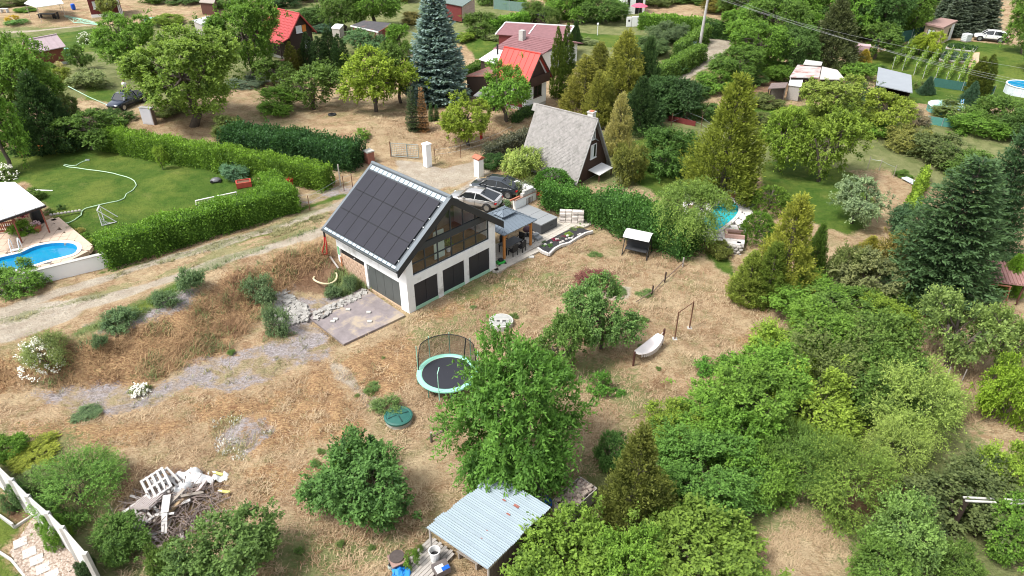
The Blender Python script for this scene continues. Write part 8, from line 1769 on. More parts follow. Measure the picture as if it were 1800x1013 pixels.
# metal roofed shed at the bottom
c4 = [P(747, 927, 2.0), P(858, 1003, 2.0), P(965, 893, 2.45), P(868, 834, 2.45)]      # front-left, front-right, back-right, back-left
t = thing('metal_roof_shed', 'open timber shed with a pale corrugated metal roof at the bottom', 'shed', (c4[0].x, c4[0].y, 0)); lo = [q - t.location for q in c4]
FL, FR, BRr, BL = lo; nS = 8; amp = .032; CM = mat('pale_blue_corrugated', (.29, .35, .385), .45, .15, var=.06, scale=.7, col2=(.23, .28, .31), thr=.63)
for row in range(2):
 for k in range(nS):
  f0, f1 = k / nS, (k + 1) / nS + .012; g0, g1 = (0, .53) if row == 0 else (.50, 1.0); mm = MB(); nc = 10; jit = random.Random(k * 3 + row).uniform(-.02, .02)
  # across = from FL side to BL side (sheets run front-left to front-right)
  for i in range(nc + 1):
   f_ = f0 + (f1 - f0) * i / nc
   for g in (g0 + jit, g1 + jit):
    p = FL.lerp(BL, f_).lerp(FR.lerp(BRr, f_), g); mm.v.append((p.x, p.y, p.z + amp * math.cos(i * math.pi) + .012 * row + .006 * (k % 2)))
  for i in range(nc): mm.f.append((2 * i, 2 * i + 1, 2 * i + 3, 2 * i + 2))
  o = mm.build('roof_sheet', CM, t); o.modifiers.new('thick', 'SOLIDIFY').thickness = .008
def rp(g, f_, dz=.045): p = FL.lerp(BL, f_).lerp(FR.lerp(BRr, f_), g); return p + Vector((0, 0, dz))
for g, f_, w_ in ((.60, .80, .24), (.42, .78, .14), (.62, .66, .16), (.60, .36, .05), (.63, .25, .05)):
 a, b = rp(g, f_), rp(g + .012 + w_ * .3, f_); MB().bar(a, b, w_ * .55, .012).build('rust_patch', mat('red_rust', (.26, .09, .065), .8, var=.3), t)
ins = [q.lerp(sum(lo, Vector()) / 4, .07) for q in lo]
for q in ins: MB().tube([(q.x, q.y, -.3), (q.x, q.y, q.z - .12)], .055, 7).build('post', GREYWOOD, t)
for a, b in ((0, 1), (1, 2), (2, 3), (3, 0)): MB().bar(ins[a] - Vector((0, 0, .13)), ins[b] - Vector((0, 0, .13)), .07, .13).build('beam', RAWWOOD, t)
def boards(t, a, b, z0, m, n, part='wall_board'):
 for k in range(n):
  p, q = a.lerp(b, k / n + .004), a.lerp(b, (k + 1) / n - .004); d = (b - a); nn = Vector((-d.y, d.x, 0)).normalized() * .02
  MB().add([(p.x - nn.x, p.y - nn.y, z0), (q.x - nn.x, q.y - nn.y, z0), (q.x - nn.x, q.y - nn.y, q.z - .2), (p.x - nn.x, p.y - nn.y, p.z - .2), (p.x + nn.x, p.y + nn.y, z0), (q.x + nn.x, q.y + nn.y, z0), (q.x + nn.x, q.y + nn.y, q.z - .2), (p.x + nn.x, p.y + nn.y, p.z - .2)], [(0, 1, 2, 3), (7, 6, 5, 4), (0, 4, 5, 1), (1, 5, 6, 2), (2, 6, 7, 3), (3, 7, 4, 0)]).build(part, m, t)
OLDB = mat('old_dark_board', (.075, .055, .045), .9, var=.3, stretch=(5, 5, .6)); boards(t, ins[3], ins[2], -.2, OLDB, 14); boards(t, ins[2], ins[1], -.2, OLDB, 12); boards(t, ins[0].lerp(ins[3], .25), ins[3], -.2, OLDB, 9)
t2 = thing('shed_bench', 'brown slatted bench in the shade of the metal roofed shed', 'bench', t.location + ins[0].lerp(ins[1], .55).lerp(ins[3], .25) * 1.0 + Vector((0, 0, 0)), R(-35)); t2.location.z = 0
for k in range(5): MB().box(-.6, -.3 + k * .14, .42, .6, -.18 + k * .14, .46).build('slat', RAWWOOD, t2)
for x in (-.5, .5): MB().box(x - .04, -.28, 0, x + .04, .3, .419).build('leg', RAWWOOD, t2)
# things in front of the shed
t = thing('plank_platform', 'weathered plank platform in front of the metal roofed shed', 'platform', P(752, 990, 0), R(52))
for k in range(9): MB().box(-1.3 + (k % 3) * .05, -.75 + k * .17, .18, 1.0 + (k % 2) * .08, -.60 + k * .17, .22).build('plank', GREYWOOD, t)
for x in (-1.0, .2, .8): MB().box(x - .06, -.75, -.1, x + .06, .75, .178).build('bearer', RAWWOOD, t)
t = thing('white_bucket', 'tall white bucket with a dark inside on the plank platform', 'bucket', P(765, 984, .23)); MB().lathe([(.20, 0), (.25, .62), (.27, .62), (.27, .66), (.235, .66), (.22, .3), (.01, .3)], 20).build('bucket', WHITEP, t); MB().lathe([(.01, .31), (.215, .31)], 20).build('dark_disc', BLACK, t)  # black disc set inside the bucket above its floor
t = thing('box_on_platform', 'dark crate with papers on the plank platform', 'crate', P(776, 1003, .23), R(30)); MB().box(-.35, -.3, 0, .35, .3, .3).build('crate', mat('dark_crate', (.12, .10, .095), .8), t); MB().box(-.3, -.28, .301, .1, .1, .32).build('papers', WHITEP, t); MB().box(-.05, -.29, .322, .3, -.1, .36).build('blue_book', BLUEP, t)
t = thing('grill_table', 'small brown table with a round iron grate in the dry grass', 'table', P(700, 996, 0), R(28)); MB().box(-.36, -.36, .52, .36, .36, .57).build('table_top', mat('pink_brown_board', (.28, .18, .15), .85, var=.2), t); MB().lathe([(.01, .64), (.33, .64), (.35, .60), (.33, .572), (.01, .572)], 18, (.02, .08, 0)).build('grate', mat('dark_iron', (.07, .055, .05), .8, var=.3, scale=8), t)
for x in (-.3, .3):
 for y in (-.3, .3): MB().box(x - .035, y - .035, -.1, x + .035, y + .035, .519).build('leg', RAWWOOD, t)
t = thing('glass_jar', 'pale glass jar under the edge of the small brown table', 'jar', P(687, 1001, 0)); MB().lathe([(.10, 0), (.13, .2), (.11, .3), (.01, .3)], 12).build('jar', mat('pale_jar', (.42, .48, .44), .2), t); MB().lathe([(.09, .301), (.09, .33)], 12).build('lid', BLACK, t)
t = thing('blue_tarp', 'crumpled bright blue tarpaulin at the bottom edge', 'tarpaulin', P(706, 1012, 0)); m = MB().ball((0, 0, .18), .45, 8, (1.1, .8, .7)); rg = random.Random(6); m.v = [(x * rg.uniform(.7, 1.15), y * rg.uniform(.7, 1.15), max(.0, z * rg.uniform(.6, 1.3))) for x, y, z in m.v]; m.build('tarp', mat('blue_tarp_sheet', (.02, .22, .62), .4), t); MB().box(-.3, -.5, 0, .2, -.35, .1).build('folded_edge', MATS['blue_tarp_sheet'], t)
tree('S', 722, 1003, 968, 26, BR, 'green weed tuft left of the plank platform', name='weed_clump', cat='weed'); tree('S', 735, 978, 958, 16, MD, 'small green weed at the upper end of the plank platform', name='weed_clump', cat='weed')
# ladder, firewood crate
t = thing('ladder', 'aluminium ladder leaning in the cherry tree behind the shed', 'ladder', P(960, 889, 0)); a = Vector((0, 0, 0)); b = P(946, 824, 2.6) - t.location; s = Vector((.20, -.05, 0))
for sg in (-1, 1): MB().bar(a + s * sg, b + s * sg * .9, .05, .07).build('rail', mat('dull_aluminium', (.36, .36, .35), .5, .4), t)
for k in range(1, 11): p = a.lerp(b, k / 11); MB().bar(p - s, p + s, .04).build('rung', MATS['dull_aluminium'], t)
q4 = [P(972, 879, 1.0), P(1002, 901, 1.0), P(1050, 858, 1.0), P(1018, 836, 1.0)]; cc = sum(q4, Vector()) / 4; d = q4[1] - q4[0]; e = q4[2] - q4[1]
t = thing('firewood_crate', 'slatted crate heaped with cut firewood logs behind the shed', 'crate', (cc.x, cc.y, 0), math.atan2(e.y, e.x)); L_, W_ = e.length / 2, d.length / 2
for k in range(6):
 z = .08 + k * .155
 for y in (-W_, W_): MB().box(-L_, y - .02, z, L_, y + .02, z + .12).build('slat', GREYWOOD, t)
 for x in (-L_, L_): MB().box(x - .018, -W_ + .03, z, x + .018, W_ - .03, z + .12).build('slat', GREYWOOD, t)
for x in (-L_ + .06, L_ - .06):
 for y in (-W_ + .06, W_ - .06): MB().box(x - .04, y - .04, 0, x + .04, y + .04, 1.0).build('corner_post', GREYWOOD, t)
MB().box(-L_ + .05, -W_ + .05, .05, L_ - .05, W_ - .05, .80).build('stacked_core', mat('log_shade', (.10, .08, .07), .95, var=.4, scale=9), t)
lg = [MB().tube([(-.17, 0, 0), (.17, 0, 0)], r_, 7).mesh('log', m_) for r_, m_ in ((.085, mat('log_grey', (.30, .25, .22), .9, var=.4, scale=8)), (.07, mat('log_brown', (.20, .15, .13), .9, var=.4, scale=8)), (.095, mat('log_pale', (.40, .33, .28), .9, var=.35, scale=8)))]
rg = random.Random(2); nx, ny = 12, 8
for i in range(nx):
 for j in range(ny):
  o = put('log', lg[rg.randrange(3)], t, (-L_ + .14 + (2 * L_ - .28) * (i + rg.uniform(.2, .8)) / nx, -W_ + .12 + (2 * W_ - .24) * (j + rg.uniform(.2, .8)) / ny, .84 + rg.uniform(0, .18))); o.rotation_euler = (rg.uniform(-.6, .6), rg.uniform(-.8, .8), rg.uniform(0, 3.1))
t = thing('white_tub', 'white tub with blue sheeting at the back corner of the metal roofed shed', 'tub', P(950, 885, .2)); MB().box(-.25, -.2, 0, .25, .2, .5).build('tub', WHITEP, t, bevel=.03); MB().add([(.1, -.3, .45), (.7, -.5, .25), (.9, -.2, .1), (.3, .1, .5), (.5, -.3, .48)], [(0, 1, 4), (1, 2, 4), (2, 3, 4), (3, 0, 4), (3, 2, 1, 0)]).build('blue_sheeting', BLUEP, t)
# right side odds
t = thing('white_bench_boards', 'weathered white slatted boards half hidden in the dull green shrub', 'bench', at(1725, 946), R(-4))
for k, (x0, x1) in enumerate(((-1.9, -.2), (-1.9, -.2), (.5, 1.9), (.4, 1.9))): MB().box(x0 * .8, (k % 2) * .2, 2.4, x1 * .8, (k % 2) * .2 + .1, 2.45).build('slat', LCONC, t)
for x in (-1.4, -.3, .5, 1.4): MB().box(x - .03, .0, -.1, x + .03, .3, 2.395).build('leg', DARKIN, t)
t = thing('blue_sheet', 'blue white panel lying beside the ivy screen', 'panel', at(1602, 322), R(20)); MB().prism([(-.35, -.9), (.35, -.9), (.35, .9), (-.35, .9)], lambda x, y: .12 + y * .05, lambda x, y: .2 + y * .05).build('panel', mat('blue_white_sheet', (.55, .62, .70), .4), t); MB().box(-.36, -.92, .0, .36, -.9, .14).build('edge', STEEL, t)
t = thing('tank_container', 'white caged water tank beside the beige cabin', 'water tank', at(1697, 73), .3); MB().box(-.55, -.5, .12, .55, .5, 1.15).build('tank', mat('milky_plastic', (.66, .68, .68), .5), t, bevel=.08)
m = MB()
for k in range(5):
 z = .15 + k * .25
 for a, b in (((-.57, -.52), (.57, -.52)), ((.57, -.52), (.57, .52)), ((.57, .52), (-.57, .52)), ((-.57, .52), (-.57, -.52))): m.tube([(*a, z), (*b, z)], .015, 4, False)
m.build('cage', STEEL, t); MB().box(-.6, -.55, 0, .6, .55, .115).build('pallet_base', RAWWOOD, t)
# vine rows, beds, mesh fence
vines = [((1568, 122), (1602, 82)), ((1586, 124), (1612, 84)), ((1606, 132), (1634, 90)), ((1622, 138), (1652, 94)), ((1643, 142), (1670, 100)), ((1660, 150), (1688, 104)), ((1680, 154), (1704, 106)), ((1697, 158), (1708, 124))]
for i, (a, b) in enumerate(vines):
 A, B = at(*a), at(*b); t = thing('vine_row', ['leftmost', 'second from left', 'third from left', 'fourth from left', 'fourth from right', 'third from right', 'second from right', 'rightmost'][i] + ' green row of vines on posts in the vineyard', 'vine row', A, 0, 'rows of vines in the far garden'); rg3 = np.random.default_rng(60 + i); n = 1500; f_ = rg3.random(n); f_ = f_[rg3.random(n) < (.45 + .55 * np.sin(f_ * 38 + i) ** 2)]; n = len(f_)
 p = np.array([0, 0, 0]) + np.array(B - A)[None] * f_[:, None] + np.stack([rg3.normal(0, .13, n), rg3.normal(0, .13, n), rg3.uniform(.3, 1.55, n)], 1); V, F = leaves(p, rdir(rg3, n), nrm(rdir(rg3, n) + np.array([0, 0, .8])), .2, .16); put('leaves', mesh_np('leaves', V, F, rg3.random(n), M_FOL), t, color=(.20, .30, .06))
 for k in range(4): v = (B - A) * (k / 3); MB().tube([(v.x, v.y, v.z - .1), (v.x, v.y, v.z + 1.7)], .04, 5).build('post', LCONC, t)
 for z in (.8, 1.45): MB().tube([(0, 0, z), tuple((B - A) + Vector((0, 0, z)))], .012, 3, False).build('wire', STEEL, t)
def vegbed(name, label, pxs, col, n, ls):
 pg = wpoly(pxs); c = pg.mean(0); z = H(*c); t = thing(name, label, 'vegetable bed', (c[0], c[1], z)); MB().prism([(x - c[0], y - c[1]) for x, y in pg], -.2, .08).build('soil', mat('dry_soil', (.30, .22, .15), .95, var=.2), t)
 rg3 = np.random.default_rng(7); X = rg3.uniform(pg[:, 0].min(), pg[:, 0].max(), n * 3); Y = rg3.uniform(pg[:, 1].min(), pg[:, 1].max(), n * 3); ok = poly_sd(X, Y, pg) > .2; X = X[ok][:n]; Y = Y[ok][:n]; m_ = len(X); k = 9
 o = np.repeat(np.stack([np.round(X / .5) * .5 - c[0], Y - c[1], np.full(m_, .12)], 1), k, 0); d = rdir(rg3, m_ * k); d[:, 2] = abs(d[:, 2]) + .25; V, F = leaves(o, nrm(d), rdir(rg3, m_ * k), ls, ls * .6); q = put('leaves', mesh_np('leaves', V, F, rg3.random(m_ * k), M_FOL), t, color=col); q['kind'] = 'stuff'
 for a, b in zip(pg, np.roll(pg, -1, 0)): MB().bar((a[0] - c[0], a[1] - c[1], .08), (b[0] - c[0], b[1] - c[1], .08), .1, .18).build('edging', LCONC, t)
vegbed('cabbage_bed', 'bed of blue green cabbages beside the vineyard', [(1660, 92), (1706, 96), (1702, 112), (1650, 108)], (.13, .20, .15), 260, .34); vegbed('potato_bed', 'dark green leafy bed in front of the white tank', [(1668, 78), (1718, 84), (1712, 92), (1662, 87)], (.07, .14, .05), 260, .34)
deck('bare_bed', 'bare sandy bed strip right of the cabbages', 'garden bed', [(1710, 93), (1722, 92), (1720, 116), (1702, 118)], 1.95, mat('sandy_bed', (.48, .34, .22), .95, var=.2, bump=.4))
def meshfence(name, label, pts, h, m, cat='fence'):
 q = [at(*p) for p in pts]; t = thing(name, label, cat, q[0])
 for v in q: v = v - q[0]; MB().tube([(v.x, v.y, v.z - .2), (v.x, v.y, v.z + h + .1)], .04, 6).build('post', STEEL, t)
 for a, b in zip(q[:-1], q[1:]):
  a = a - q[0]; b = b - q[0]; d = b - a; n = Vector((-d.y, d.x, 0)).normalized() * .012; MB().add([tuple(a - n), tuple(b - n), tuple(b - n + Vector((0, 0, h))), tuple(a - n + Vector((0, 0, h))), tuple(a + n), tuple(b + n), tuple(b + n + Vector((0, 0, h))), tuple(a + n + Vector((0, 0, h)))], [(0, 1, 2, 3), (7, 6, 5, 4), (0, 4, 5, 1), (1, 5, 6, 2), (2, 6, 7, 3), (3, 7, 4, 0)]).build('screen', m, t)
GN = mat('green_screen_net', (.030, .105, .085), .8, var=.15)
meshfence('green_screen_fence', 'dark green screen fence between the wood and the vineyard', [(1538, 82), (1568, 78), (1600, 72), (1626, 64)], 1.7, GN); meshfence('low_screen_fence', 'dark green screen fence between the vineyard and the covered pool', [(1638, 152), (1690, 160), (1745, 168)], 1.1, GN)
meshfence('teal_screen_fence', 'teal screen fence in front of the covered pool', [(1628, 218), (1655, 222), (1682, 226)], .9, mat('teal_net', (.08, .25, .21), .8)); meshfence('top_screen_fence', 'grey green mesh fence at the top edge right of the maroon shed', [(868, 16), (895, 19), (925, 22)], 1.7, mat('grey_green_net', (.12, .20, .17), .8, var=.2))
meshfence('blue_sheet_gate', 'pale blue metal gate between the clipped hedges of the far lane', [(1202, 99), (1222, 93)], 1.7, mat('pale_blue_sheet', (.25, .40, .50), .5))
postrow('lawn_fence', 'thin wire fence posts at the back of the round bush garden', [(1180, 222), (1200, 212), (1232, 226), (1250, 238)], 1.5, .035, RUST, (1.2, .5)); wallseg('brown_low_fence', 'low red brown board fence at the back of the round bush garden', [(1175, 212), (1222, 222)], .55, .06, MAROON, cat='fence', low=.2)
postrow('straw_plot_stakes', 'wooden stakes in the straw plot on the right', [(1570, 312), (1545, 300), (1525, 296)], 1.2, .035, RAWWOOD, (1.0,)); postrow('slope_stakes', 'leaning grey stakes on the right slope below the orchard tree', [(1617, 660), (1662, 668), (1690, 672)], 1.0, .035, GREYWOOD, ())
t = thing('blue_barrel', 'blue plastic barrel beside the maroon cottage', 'barrel', at(130, 17)); MB().lathe([(.28, 0), (.36, .15), (.36, .85), (.29, 1.0), (.01, 1.0)], 16).build('barrel', BLUEP, t); MB().lathe([(.375, .3), (.375, .36)], 16).build('hoop', mat('dark_blue', (.01, .05, .25), .5), t)
t = thing('garden_gazebo', 'white sheet canopy on thin posts over a dark table, top left', 'gazebo', at(78, 34)); q = [P(a, b, 4.3) - t.location for a, b in ((58, -6), (104, -4), (112, 6), (64, 13), (42, 6))]; m = MB(); k = len(q); m.add([tuple(v) for v in q] + [tuple(v - Vector((0, 0, .08))) for v in q], [tuple(range(k)), tuple(range(2 * k - 1, k - 1, -1))] + [(i, k + i, k + (i + 1) % k, (i + 1) % k) for i in range(k)]); m.build('canopy', WHITEP, t)
for v in q: v = v * .9; MB().tube([(v.x, v.y, 0), (v.x, v.y, v.z)], .035, 5).build('post', GREYWOOD, t)
t = thing('gazebo_table', 'dark table under the white sheet canopy', 'table', at(84, 32)); MB().box(-1.4, -.6, .68, 1.4, .6, .74).build('table_top', BLACK, t)
for x in (-1.2, 1.2): MB().box(x - .05, -.5, 0, x + .05, .5, .679).build('leg', BLACK, t)
t = thing('gazebo_chair', 'dark chair right of the table under the white sheet canopy', 'chair', at(101, 33)); MB().box(-.3, -.3, .4, .3, .3, .48).build('seat', BLACK, t); MB().box(.24, -.3, .481, .3, .3, 1.1).build('backrest', BLACK, t)
for x in (-.25, .25): MB().box(x - .03, -.27, 0, x + .03, .27, .399).build('leg', BLACK, t)
t = thing('pale_net', 'pale green garden net spread on the grass beside the canopy', 'net', at(120, 36)); pgn = [at(a, b, .06) - t.location for a, b in ((112, 28), (128, 30), (150, 38), (182, 44), (180, 46), (150, 42), (130, 40))]; m = MB()
for i in range(len(pgn)):
 for j in range(i + 1, len(pgn)): m.tube([tuple(pgn[i]), tuple((pgn[i] + pgn[j]) / 2 + Vector((0, 0, .15))), tuple(pgn[j])], .03, 4, False)
m.build('strands', mat('pale_green_net', (.30, .55, .42), .7), t)
t = thing('turquoise_sandbox', 'turquoise covered sandbox behind the dense green tree', 'sandbox', at(272, 37), .2); MB().box(-1.5, -.7, 0, 1.5, .7, .4).build('box', TURQ, t); MB().box(-1.6, -.8, .401, 1.6, .8, .47).build('lid', mat('pale_turquoise', (.22, .50, .42), .5), t)
t = thing('white_table', 'small white garden table at the top left edge', 'table', at(9, 22)); MB().box(-.6, -.4, .6, .6, .4, .66).build('table_top', WHITEP, t)
for x in (-.5, .5): MB().box(x - .04, -.35, 0, x + .04, .35, .599).build('leg', WHITEP, t)
t = thing('teal_bin', 'pale teal bin at the right wall of the brown shed', 'bin', at(121, 97)); MB().box(-.35, -.3, 0, .35, .3, .9).build('bin', TURQ, t); MB().box(-.4, -.35, .901, .4, .35, .98).build('lid', mat('pale_turquoise', (.22, .50, .42), .5), t)
# concrete pole and wires
bp = at(1228, 90); t = thing('utility_pole', 'grey concrete utility pole with insulators beside the far dirt lane', 'utility pole', bp); hp = height_to(bp, -24); MB().tube([(0, 0, -.5), (.35, 0, hp)], [.26, .15], 8).build('pole', mat('pole_concrete', (.40, .385, .36), .9, var=.15, scale=2), t); tx = hp - 1.3
MB().bar((-.75 + .3, 0, tx), (.85 + .3, .2, tx), .10).build('cross_arm', CONC, t); MB().bar((-.35 + .3, 0, tx + .55), (.55 + .3, .1, tx + .55), .09).build('cross_arm', CONC, t)
for x, z in ((-.4, tx), (.3, tx), (1.05, tx), (.0, tx + .55), (.75, tx + .55)): MB().lathe([(.03, .05), (.07, .1), (.04, .16), (.07, .2), (.02, .27)], 8, (x, .05, z)).build('insulator', mat('insulator_china', (.55, .54, .52), .3), t)
ends = [P(1990, 148, 8.6), P(1990, 178, 8.2), P(1990, 185, 8.2), P(1990, 195, 7.6)]
for i, (x, z, e) in enumerate(((-.4, tx + .2, ends[0]), (.3, tx + .2, ends[1]), (1.05, tx + .2, ends[2]), (.75, tx + .75, ends[3]))):
 a = bp + Vector((x, .05, z)); tw = thing('overhead_wire', 'thin overhead wire running right from the concrete pole', 'wire', a, 0, 'overhead wires from the concrete pole'); MB().tube([tuple((a.lerp(e, k / 16) - a) - Vector((0, 0, 2.2 * 4 * (k / 16) * (1 - k / 16) * .5))) for k in range(17)], .007, 3).build('wire', mat('grey_wire', (.30, .30, .30), .6), tw)
for i, e in enumerate((P(1090, -40, 10), P(1090, -34, 9.4))):
 a = bp + Vector((-.4, .05, tx + .2 + i * .5)); tw = thing('overhead_wire', 'thin overhead wire running left from the concrete pole', 'wire', a, 0, 'overhead wires leaving the pole to the left'); MB().tube([(0, 0, 0), tuple((e - a) / 2 - Vector((0, 0, .5))), tuple(e - a)], .007, 3).build('wire', MATS['grey_wire'], tw)
t = thing('garden_lantern', 'small white garden lamp post on the far lawn', 'lamp post', at(1050, 62)); MB().tube([(0, 0, 0), (0, 0, 1.5)], .06).build('post', WHITEP, t); MB().lathe([(.12, 1.5), (.2, 1.7), (.02, 1.95)], 8).build('lantern', WHITEP, t)
t = thing('stone_ring', 'ring of whitish stones round a garden tap on the right', 'stones', at(1747, 557)); rg = random.Random(9)
for k in range(12): a = k * .52; MB().ball((math.cos(a) * .8, math.sin(a) * .5, .08), rg.uniform(.1, .2), 5, (1, .8, .7)).build('stone', LCONC, t)
MB().ball((-.2, .3, .42), .18, 8).build('white_ball', WHITEP, t)
t = thing('leaning_boards', 'weathered boards leaning before the garden hut', 'boards', at(1660, 538)); MB().bar((.3, 0, 0), (.6, .5, .9), .12, .04).build('board', GREYWOOD, t); MB().bar((-1.8, .3, .1), (-.6, -.4, .15), .1, .05).build('board', GREYWOOD, t)
for k in range(4): MB().bar((-.5, .9 + k * .02, .15 + k * .2), (1.1, .6 + k * .02, .12 + k * .2), .14, .04).build('board', DARKIN, t)
# ------------------------------------------------------------------ loose grass and weeds (stuff)
def blades(name, label, X, Y, n_per, l0, l1, wd, spread, flat, tints, m, seed, parent=None):
 rg = np.random.default_rng(seed); N = len(X); x = np.repeat(X, n_per) + rg.normal(0, spread, N * n_per); y = np.repeat(Y, n_per) + rg.normal(0, spread, N * n_per); z = Hn(x, y)
 a = rg.uniform(0, 6.283, N * n_per) * .999; a = np.where(rg.random(N * n_per) < .2, .9 + rg.normal(0, .5, N * n_per), a); f_ = np.clip(rg.normal(flat, .22, N * n_per), .05, .97); l = rg.uniform(l0, l1, N * n_per)
 d = np.stack([np.cos(a) * f_, np.sin(a) * f_, np.sqrt(1 - f_ * f_)], 1); s = np.stack([-np.sin(a), np.cos(a), np.zeros(len(a))], 1) * (wd * rg.uniform(.7, 1.3, len(a)))[:, None]
 b = np.stack([x, y, z - .02], 1); mid = b + d * (l * .55)[:, None]; tip = b + d * l[:, None] + np.stack([np.cos(a), np.sin(a), -np.ones(len(a)) * .5], 1) * (l * .25)[:, None]
 V = np.stack([b - s, b + s, mid + s * .8, tip, mid - s * .8], 1); idx = np.arange(len(a))[:, None] * 5; F = np.concatenate([idx + np.array([[0, 1, 2, 4]]), idx + np.array([[4, 2, 3, 3]])], 1).reshape(-1, 4)
 F3 = np.concatenate([idx + np.array([[0, 1, 2]]), idx + np.array([[0, 2, 4]]), idx + np.array([[4, 2, 3]])], 1).reshape(-1, 3)
 tn = vnoise(X, Y, 1.9, seed + 50) * .55 + vnoise(X, Y, .7, seed + 51) * .45; tn = np.clip((tn - .5) * 2.2 + .5, 0, 1) * .65 + rg.random(N) * .35; tt = np.clip(np.repeat(tints[0] + (tints[1] - tints[0]) * tn, n_per) + rg.normal(0, .15, N * n_per), 0, 1)
 o = put(name, mesh_np(name, V.reshape(-1, 3), F3, np.repeat(tt, 3), m)); return tag(o, label, 'grass', None, 'stuff')
rg = np.random.default_rng(77)
def scatter(pxpoly, n, noise=None, thr=.5, avoid=True):
 pg = wpoly(pxpoly); X = rg.uniform(pg[:, 0].min(), pg[:, 0].max(), n); Y = rg.uniform(pg[:, 1].min(), pg[:, 1].max(), n); ok = poly_sd(X, Y, pg) > 0
 if noise: ok &= (vnoise(X, Y, noise, 41) * .6 + vnoise(X, Y, noise * .35, 42) * .4 + rg.normal(0, .06, n)) > thr
 X = X[ok]; Y = Y[ok]
 hu = (X - HO.x) * HU.x + (Y - HO.y) * HU.y; hv = (X - HO.x) * HV.x + (Y - HO.y) * HV.y; ok = ~((hu > -.1) & (hu < 8.6) & (hv > -.1) & (hv < 8.4))
 for pgx in (pad, pebg, [(872, 476), (1000, 408), (1042, 395), (1006, 372), (962, 372), (846, 392), (846, 436)], pb): ok &= poly_sd(X, Y, wpoly(pgx)) < .02
 return X[ok], Y[ok]
STRAW = simple_tint_mat('straw_blade', (.225, .13, .065), (.50, .385, .235), .8); RUSTG = simple_tint_mat('rusty_grass_blade', (0.136, 0.060, 0.028), (0.480, 0.320, 0.160), .8); GRN = simple_tint_mat('green_blade', (.055, .105, .028), (.17, .22, .06), .7); GGR = simple_tint_mat('olive_blade', (.10, .10, .035), (.30, .28, .12), .75)
MAIN = [(-60, 690), (60, 735), (200, 735), (330, 700), (430, 690), (560, 650), (610, 612), (720, 556), (872, 478), (960, 455), (1045, 410), (1200, 460), (1380, 560), (1340, 660), (1180, 760), (1010, 850), (870, 840), (740, 930), (850, 1060), (250, 1060), (180, 980), (60, 830), (-60, 800)]
X, Y = scatter(MAIN, 22000, 1.6, .44); blades('dry_grass', 'dry straw grass tufts over the main plot', X, Y, 9, .12, .34, .014, .14, .80, (.25, .95), STRAW, 1)
X, Y = scatter(MAIN, 11000, 2.4, .53); blades('rusty_grass', 'reddish brown dry grass tufts over the main plot', X, Y, 9, .10, .28, .011, .16, .75, (.0, .5), RUSTG, 2)
X, Y = scatter(MAIN, 6500, 3.1, .57); blades('green_grass', 'green grass tufts scattered over the main plot', X, Y, 8, .10, .26, .012, .13, .55, (.1, .9), GGR, 3)
BANK = [(-60, 650), (30, 640), (120, 608), (200, 598), (330, 538), (420, 478), (540, 430), (575, 430), (575, 462), (500, 512), (460, 560), (400, 612), (330, 642), (260, 674), (150, 678), (60, 678), (-60, 690)]
X, Y = scatter(BANK, 4600, 1.1, .40); blades('bank_grass', 'tangled dry grass on the bank below the road', X, Y, 16, .30, .75, .012, .22, .72, (.1, .95), RUSTG, 4)
X, Y = scatter(BANK, 1500, 1.4, .52); blades('bank_weeds', 'green weeds between the dry grass of the bank', X, Y, 14, .25, .6, .016, .18, .5, (.1, .9), GRN, 5)
EDGE = [(130, 590), (230, 540), (345, 478), (480, 428), (560, 392), (560, 405), (420, 455), (340, 500), (240, 560), (190, 590)]
X, Y = scatter([(100, 690), (262, 690), (420, 625), (505, 575), (582, 605), (585, 632), (460, 672), (270, 712), (130, 722)], 520, .9, .52); blades('gravel_weeds', 'green and brown weeds growing through the gravel path', X, Y, 9, .1, .3, .014, .13, .5, (.0, .9), GGR, 17)
X, Y = scatter(EDGE, 1600, 1.0, .45); blades('verge_grass', 'green grass along the edge of the sandy road', X, Y, 10, .12, .34, .013, .12, .5, (.1, .9), GRN, 6)
for sd_, pl, n in ((7, [(470, 410), (560, 378), (582, 372), (570, 388), (480, 418)], 260), (8, [(190, 478), (330, 440), (520, 385), (525, 395), (330, 452), (195, 492)], 420), (9, [(-60, 598), (0, 566), (150, 524), (300, 480), (400, 444), (405, 448), (300, 486), (150, 530), (0, 572)], 420)):
 X, Y = scatter(pl, n * 4, .8, .5); blades('road_grass', ['grass between the wheel tracks behind the white house', 'grass strip at the foot of the thick clipped hedge', 'dry grass on the crown of the sandy road'][sd_ - 7], X, Y, 9, .1, .28, .013, .1, .55, (.1, .9), GGR, sd_)
X, Y = scatter([(575, 505), (590, 478), (612, 478), (650, 510), (610, 522), (575, 525)], 260, None); blades('pit_weeds', 'tall green weeds against the brick bay of the white house', X, Y, 14, .3, .7, .018, .15, .3, (.1, 1), GRN, 11)
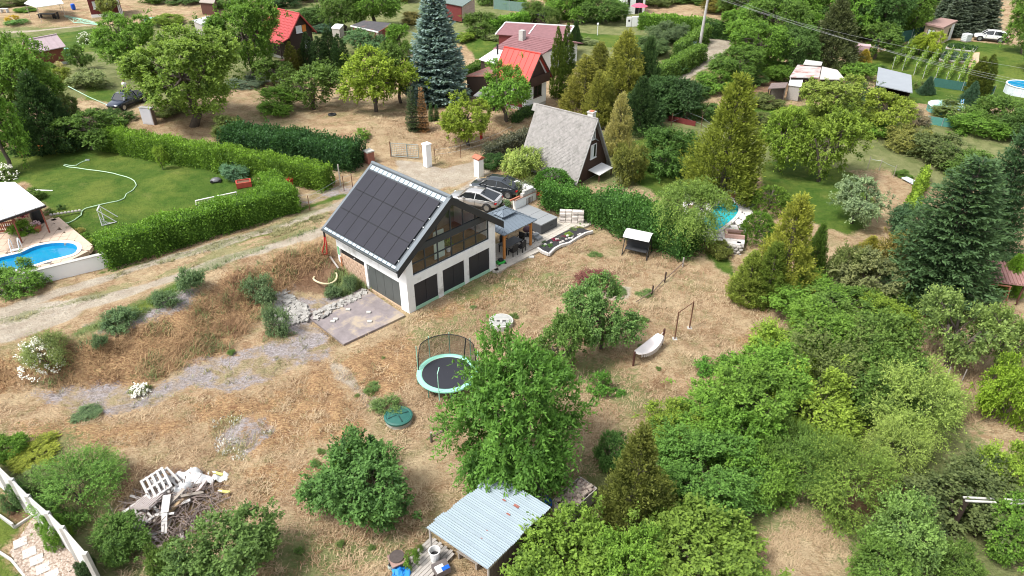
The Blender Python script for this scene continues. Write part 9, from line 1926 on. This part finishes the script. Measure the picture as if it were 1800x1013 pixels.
X, Y = scatter([(1370, 880), (1440, 870), (1500, 960), (1520, 1060), (1330, 1060), (1350, 960)], 1600, 1.4, .45); blades('straw_patch_grass', 'dry straw on the bare patch at the lower right', X, Y, 9, .1, .28, .011, .14, .8, (.25, .95), STRAW, 12)
X, Y = scatter([(1580, 590), (1680, 560), (1800, 620), (1800, 700), (1720, 760), (1640, 700)], 2600, 1.4, .42); blades('slope_grass', 'long bleached grass on the right slope', X, Y, 11, .25, .6, .012, .18, .85, (.3, 1.), STRAW, 13)
X, Y = scatter([(640, 200), (800, 190), (930, 230), (880, 262), (760, 282), (640, 262)], 2600, 2., .5); blades('far_straw_grass', 'dry straw grass on the lawn beyond the drive', X, Y, 8, .15, .4, .02, .2, .8, (.2, .9), STRAW, 14)
FP = [(370, 740), (445, 722), (480, 765), (435, 815), (380, 795)]
X, Y = scatter(FP, 500, .8, .42); blades('flower_patch_grass', 'olive grass of the white flower patch', X, Y, 9, .1, .3, .013, .12, .5, (.1, .9), GGR, 15)
X, Y = scatter(FP + [], 900, .7, .50); blades('white_flower_patch', 'patch of tiny white wild flowers in the dry grass', X, Y, 2, .10, .2, .028, .08, .3, (.3, 1), simple_tint_mat('white_wild_flower', (.40, .41, .36), (.66, .66, .62), .8), 16)
def blossoms(lab, cx, cy, r, h, n, seed):
 rg = np.random.default_rng(seed); p = at(cx, cy); R_ = r * mpp(p); d = rdir(rg, n); d[:, 2] = abs(d[:, 2]); q = np.array(p) + d * np.array([R_, R_, h]) * rg.uniform(.85, 1.1, (n, 1)); k = 5
 q = np.repeat(q, k, 0) + rg.normal(0, .05, (n * k, 3)); V, F = leaves(q, rdir(rg, n * k), nrm(rdir(rg, n * k) * .4 + np.array([0, -.4, 1])), .11, .10); o = put('blossoms', mesh_np('blossoms', V, F, rg.random(n * k), mat('white_petal', (.72, .70, .60), .8))); tag(o, lab, 'blossoms', None, 'stuff')
blossoms('white elder blossom on the bush of the dry bank', 75, 648, 34, 1.9, 170, 1); blossoms('white blossom of the low clump on the gravel path', 246, 692, 15, .55, 80, 2); blossoms('white hydrangea blossom behind the white canopy roof', 8, 315, 22, 1.5, 90, 3); blossoms('white blossom on the small bush of the upper left garden', 152, 76, 13, 1.6, 60, 4)
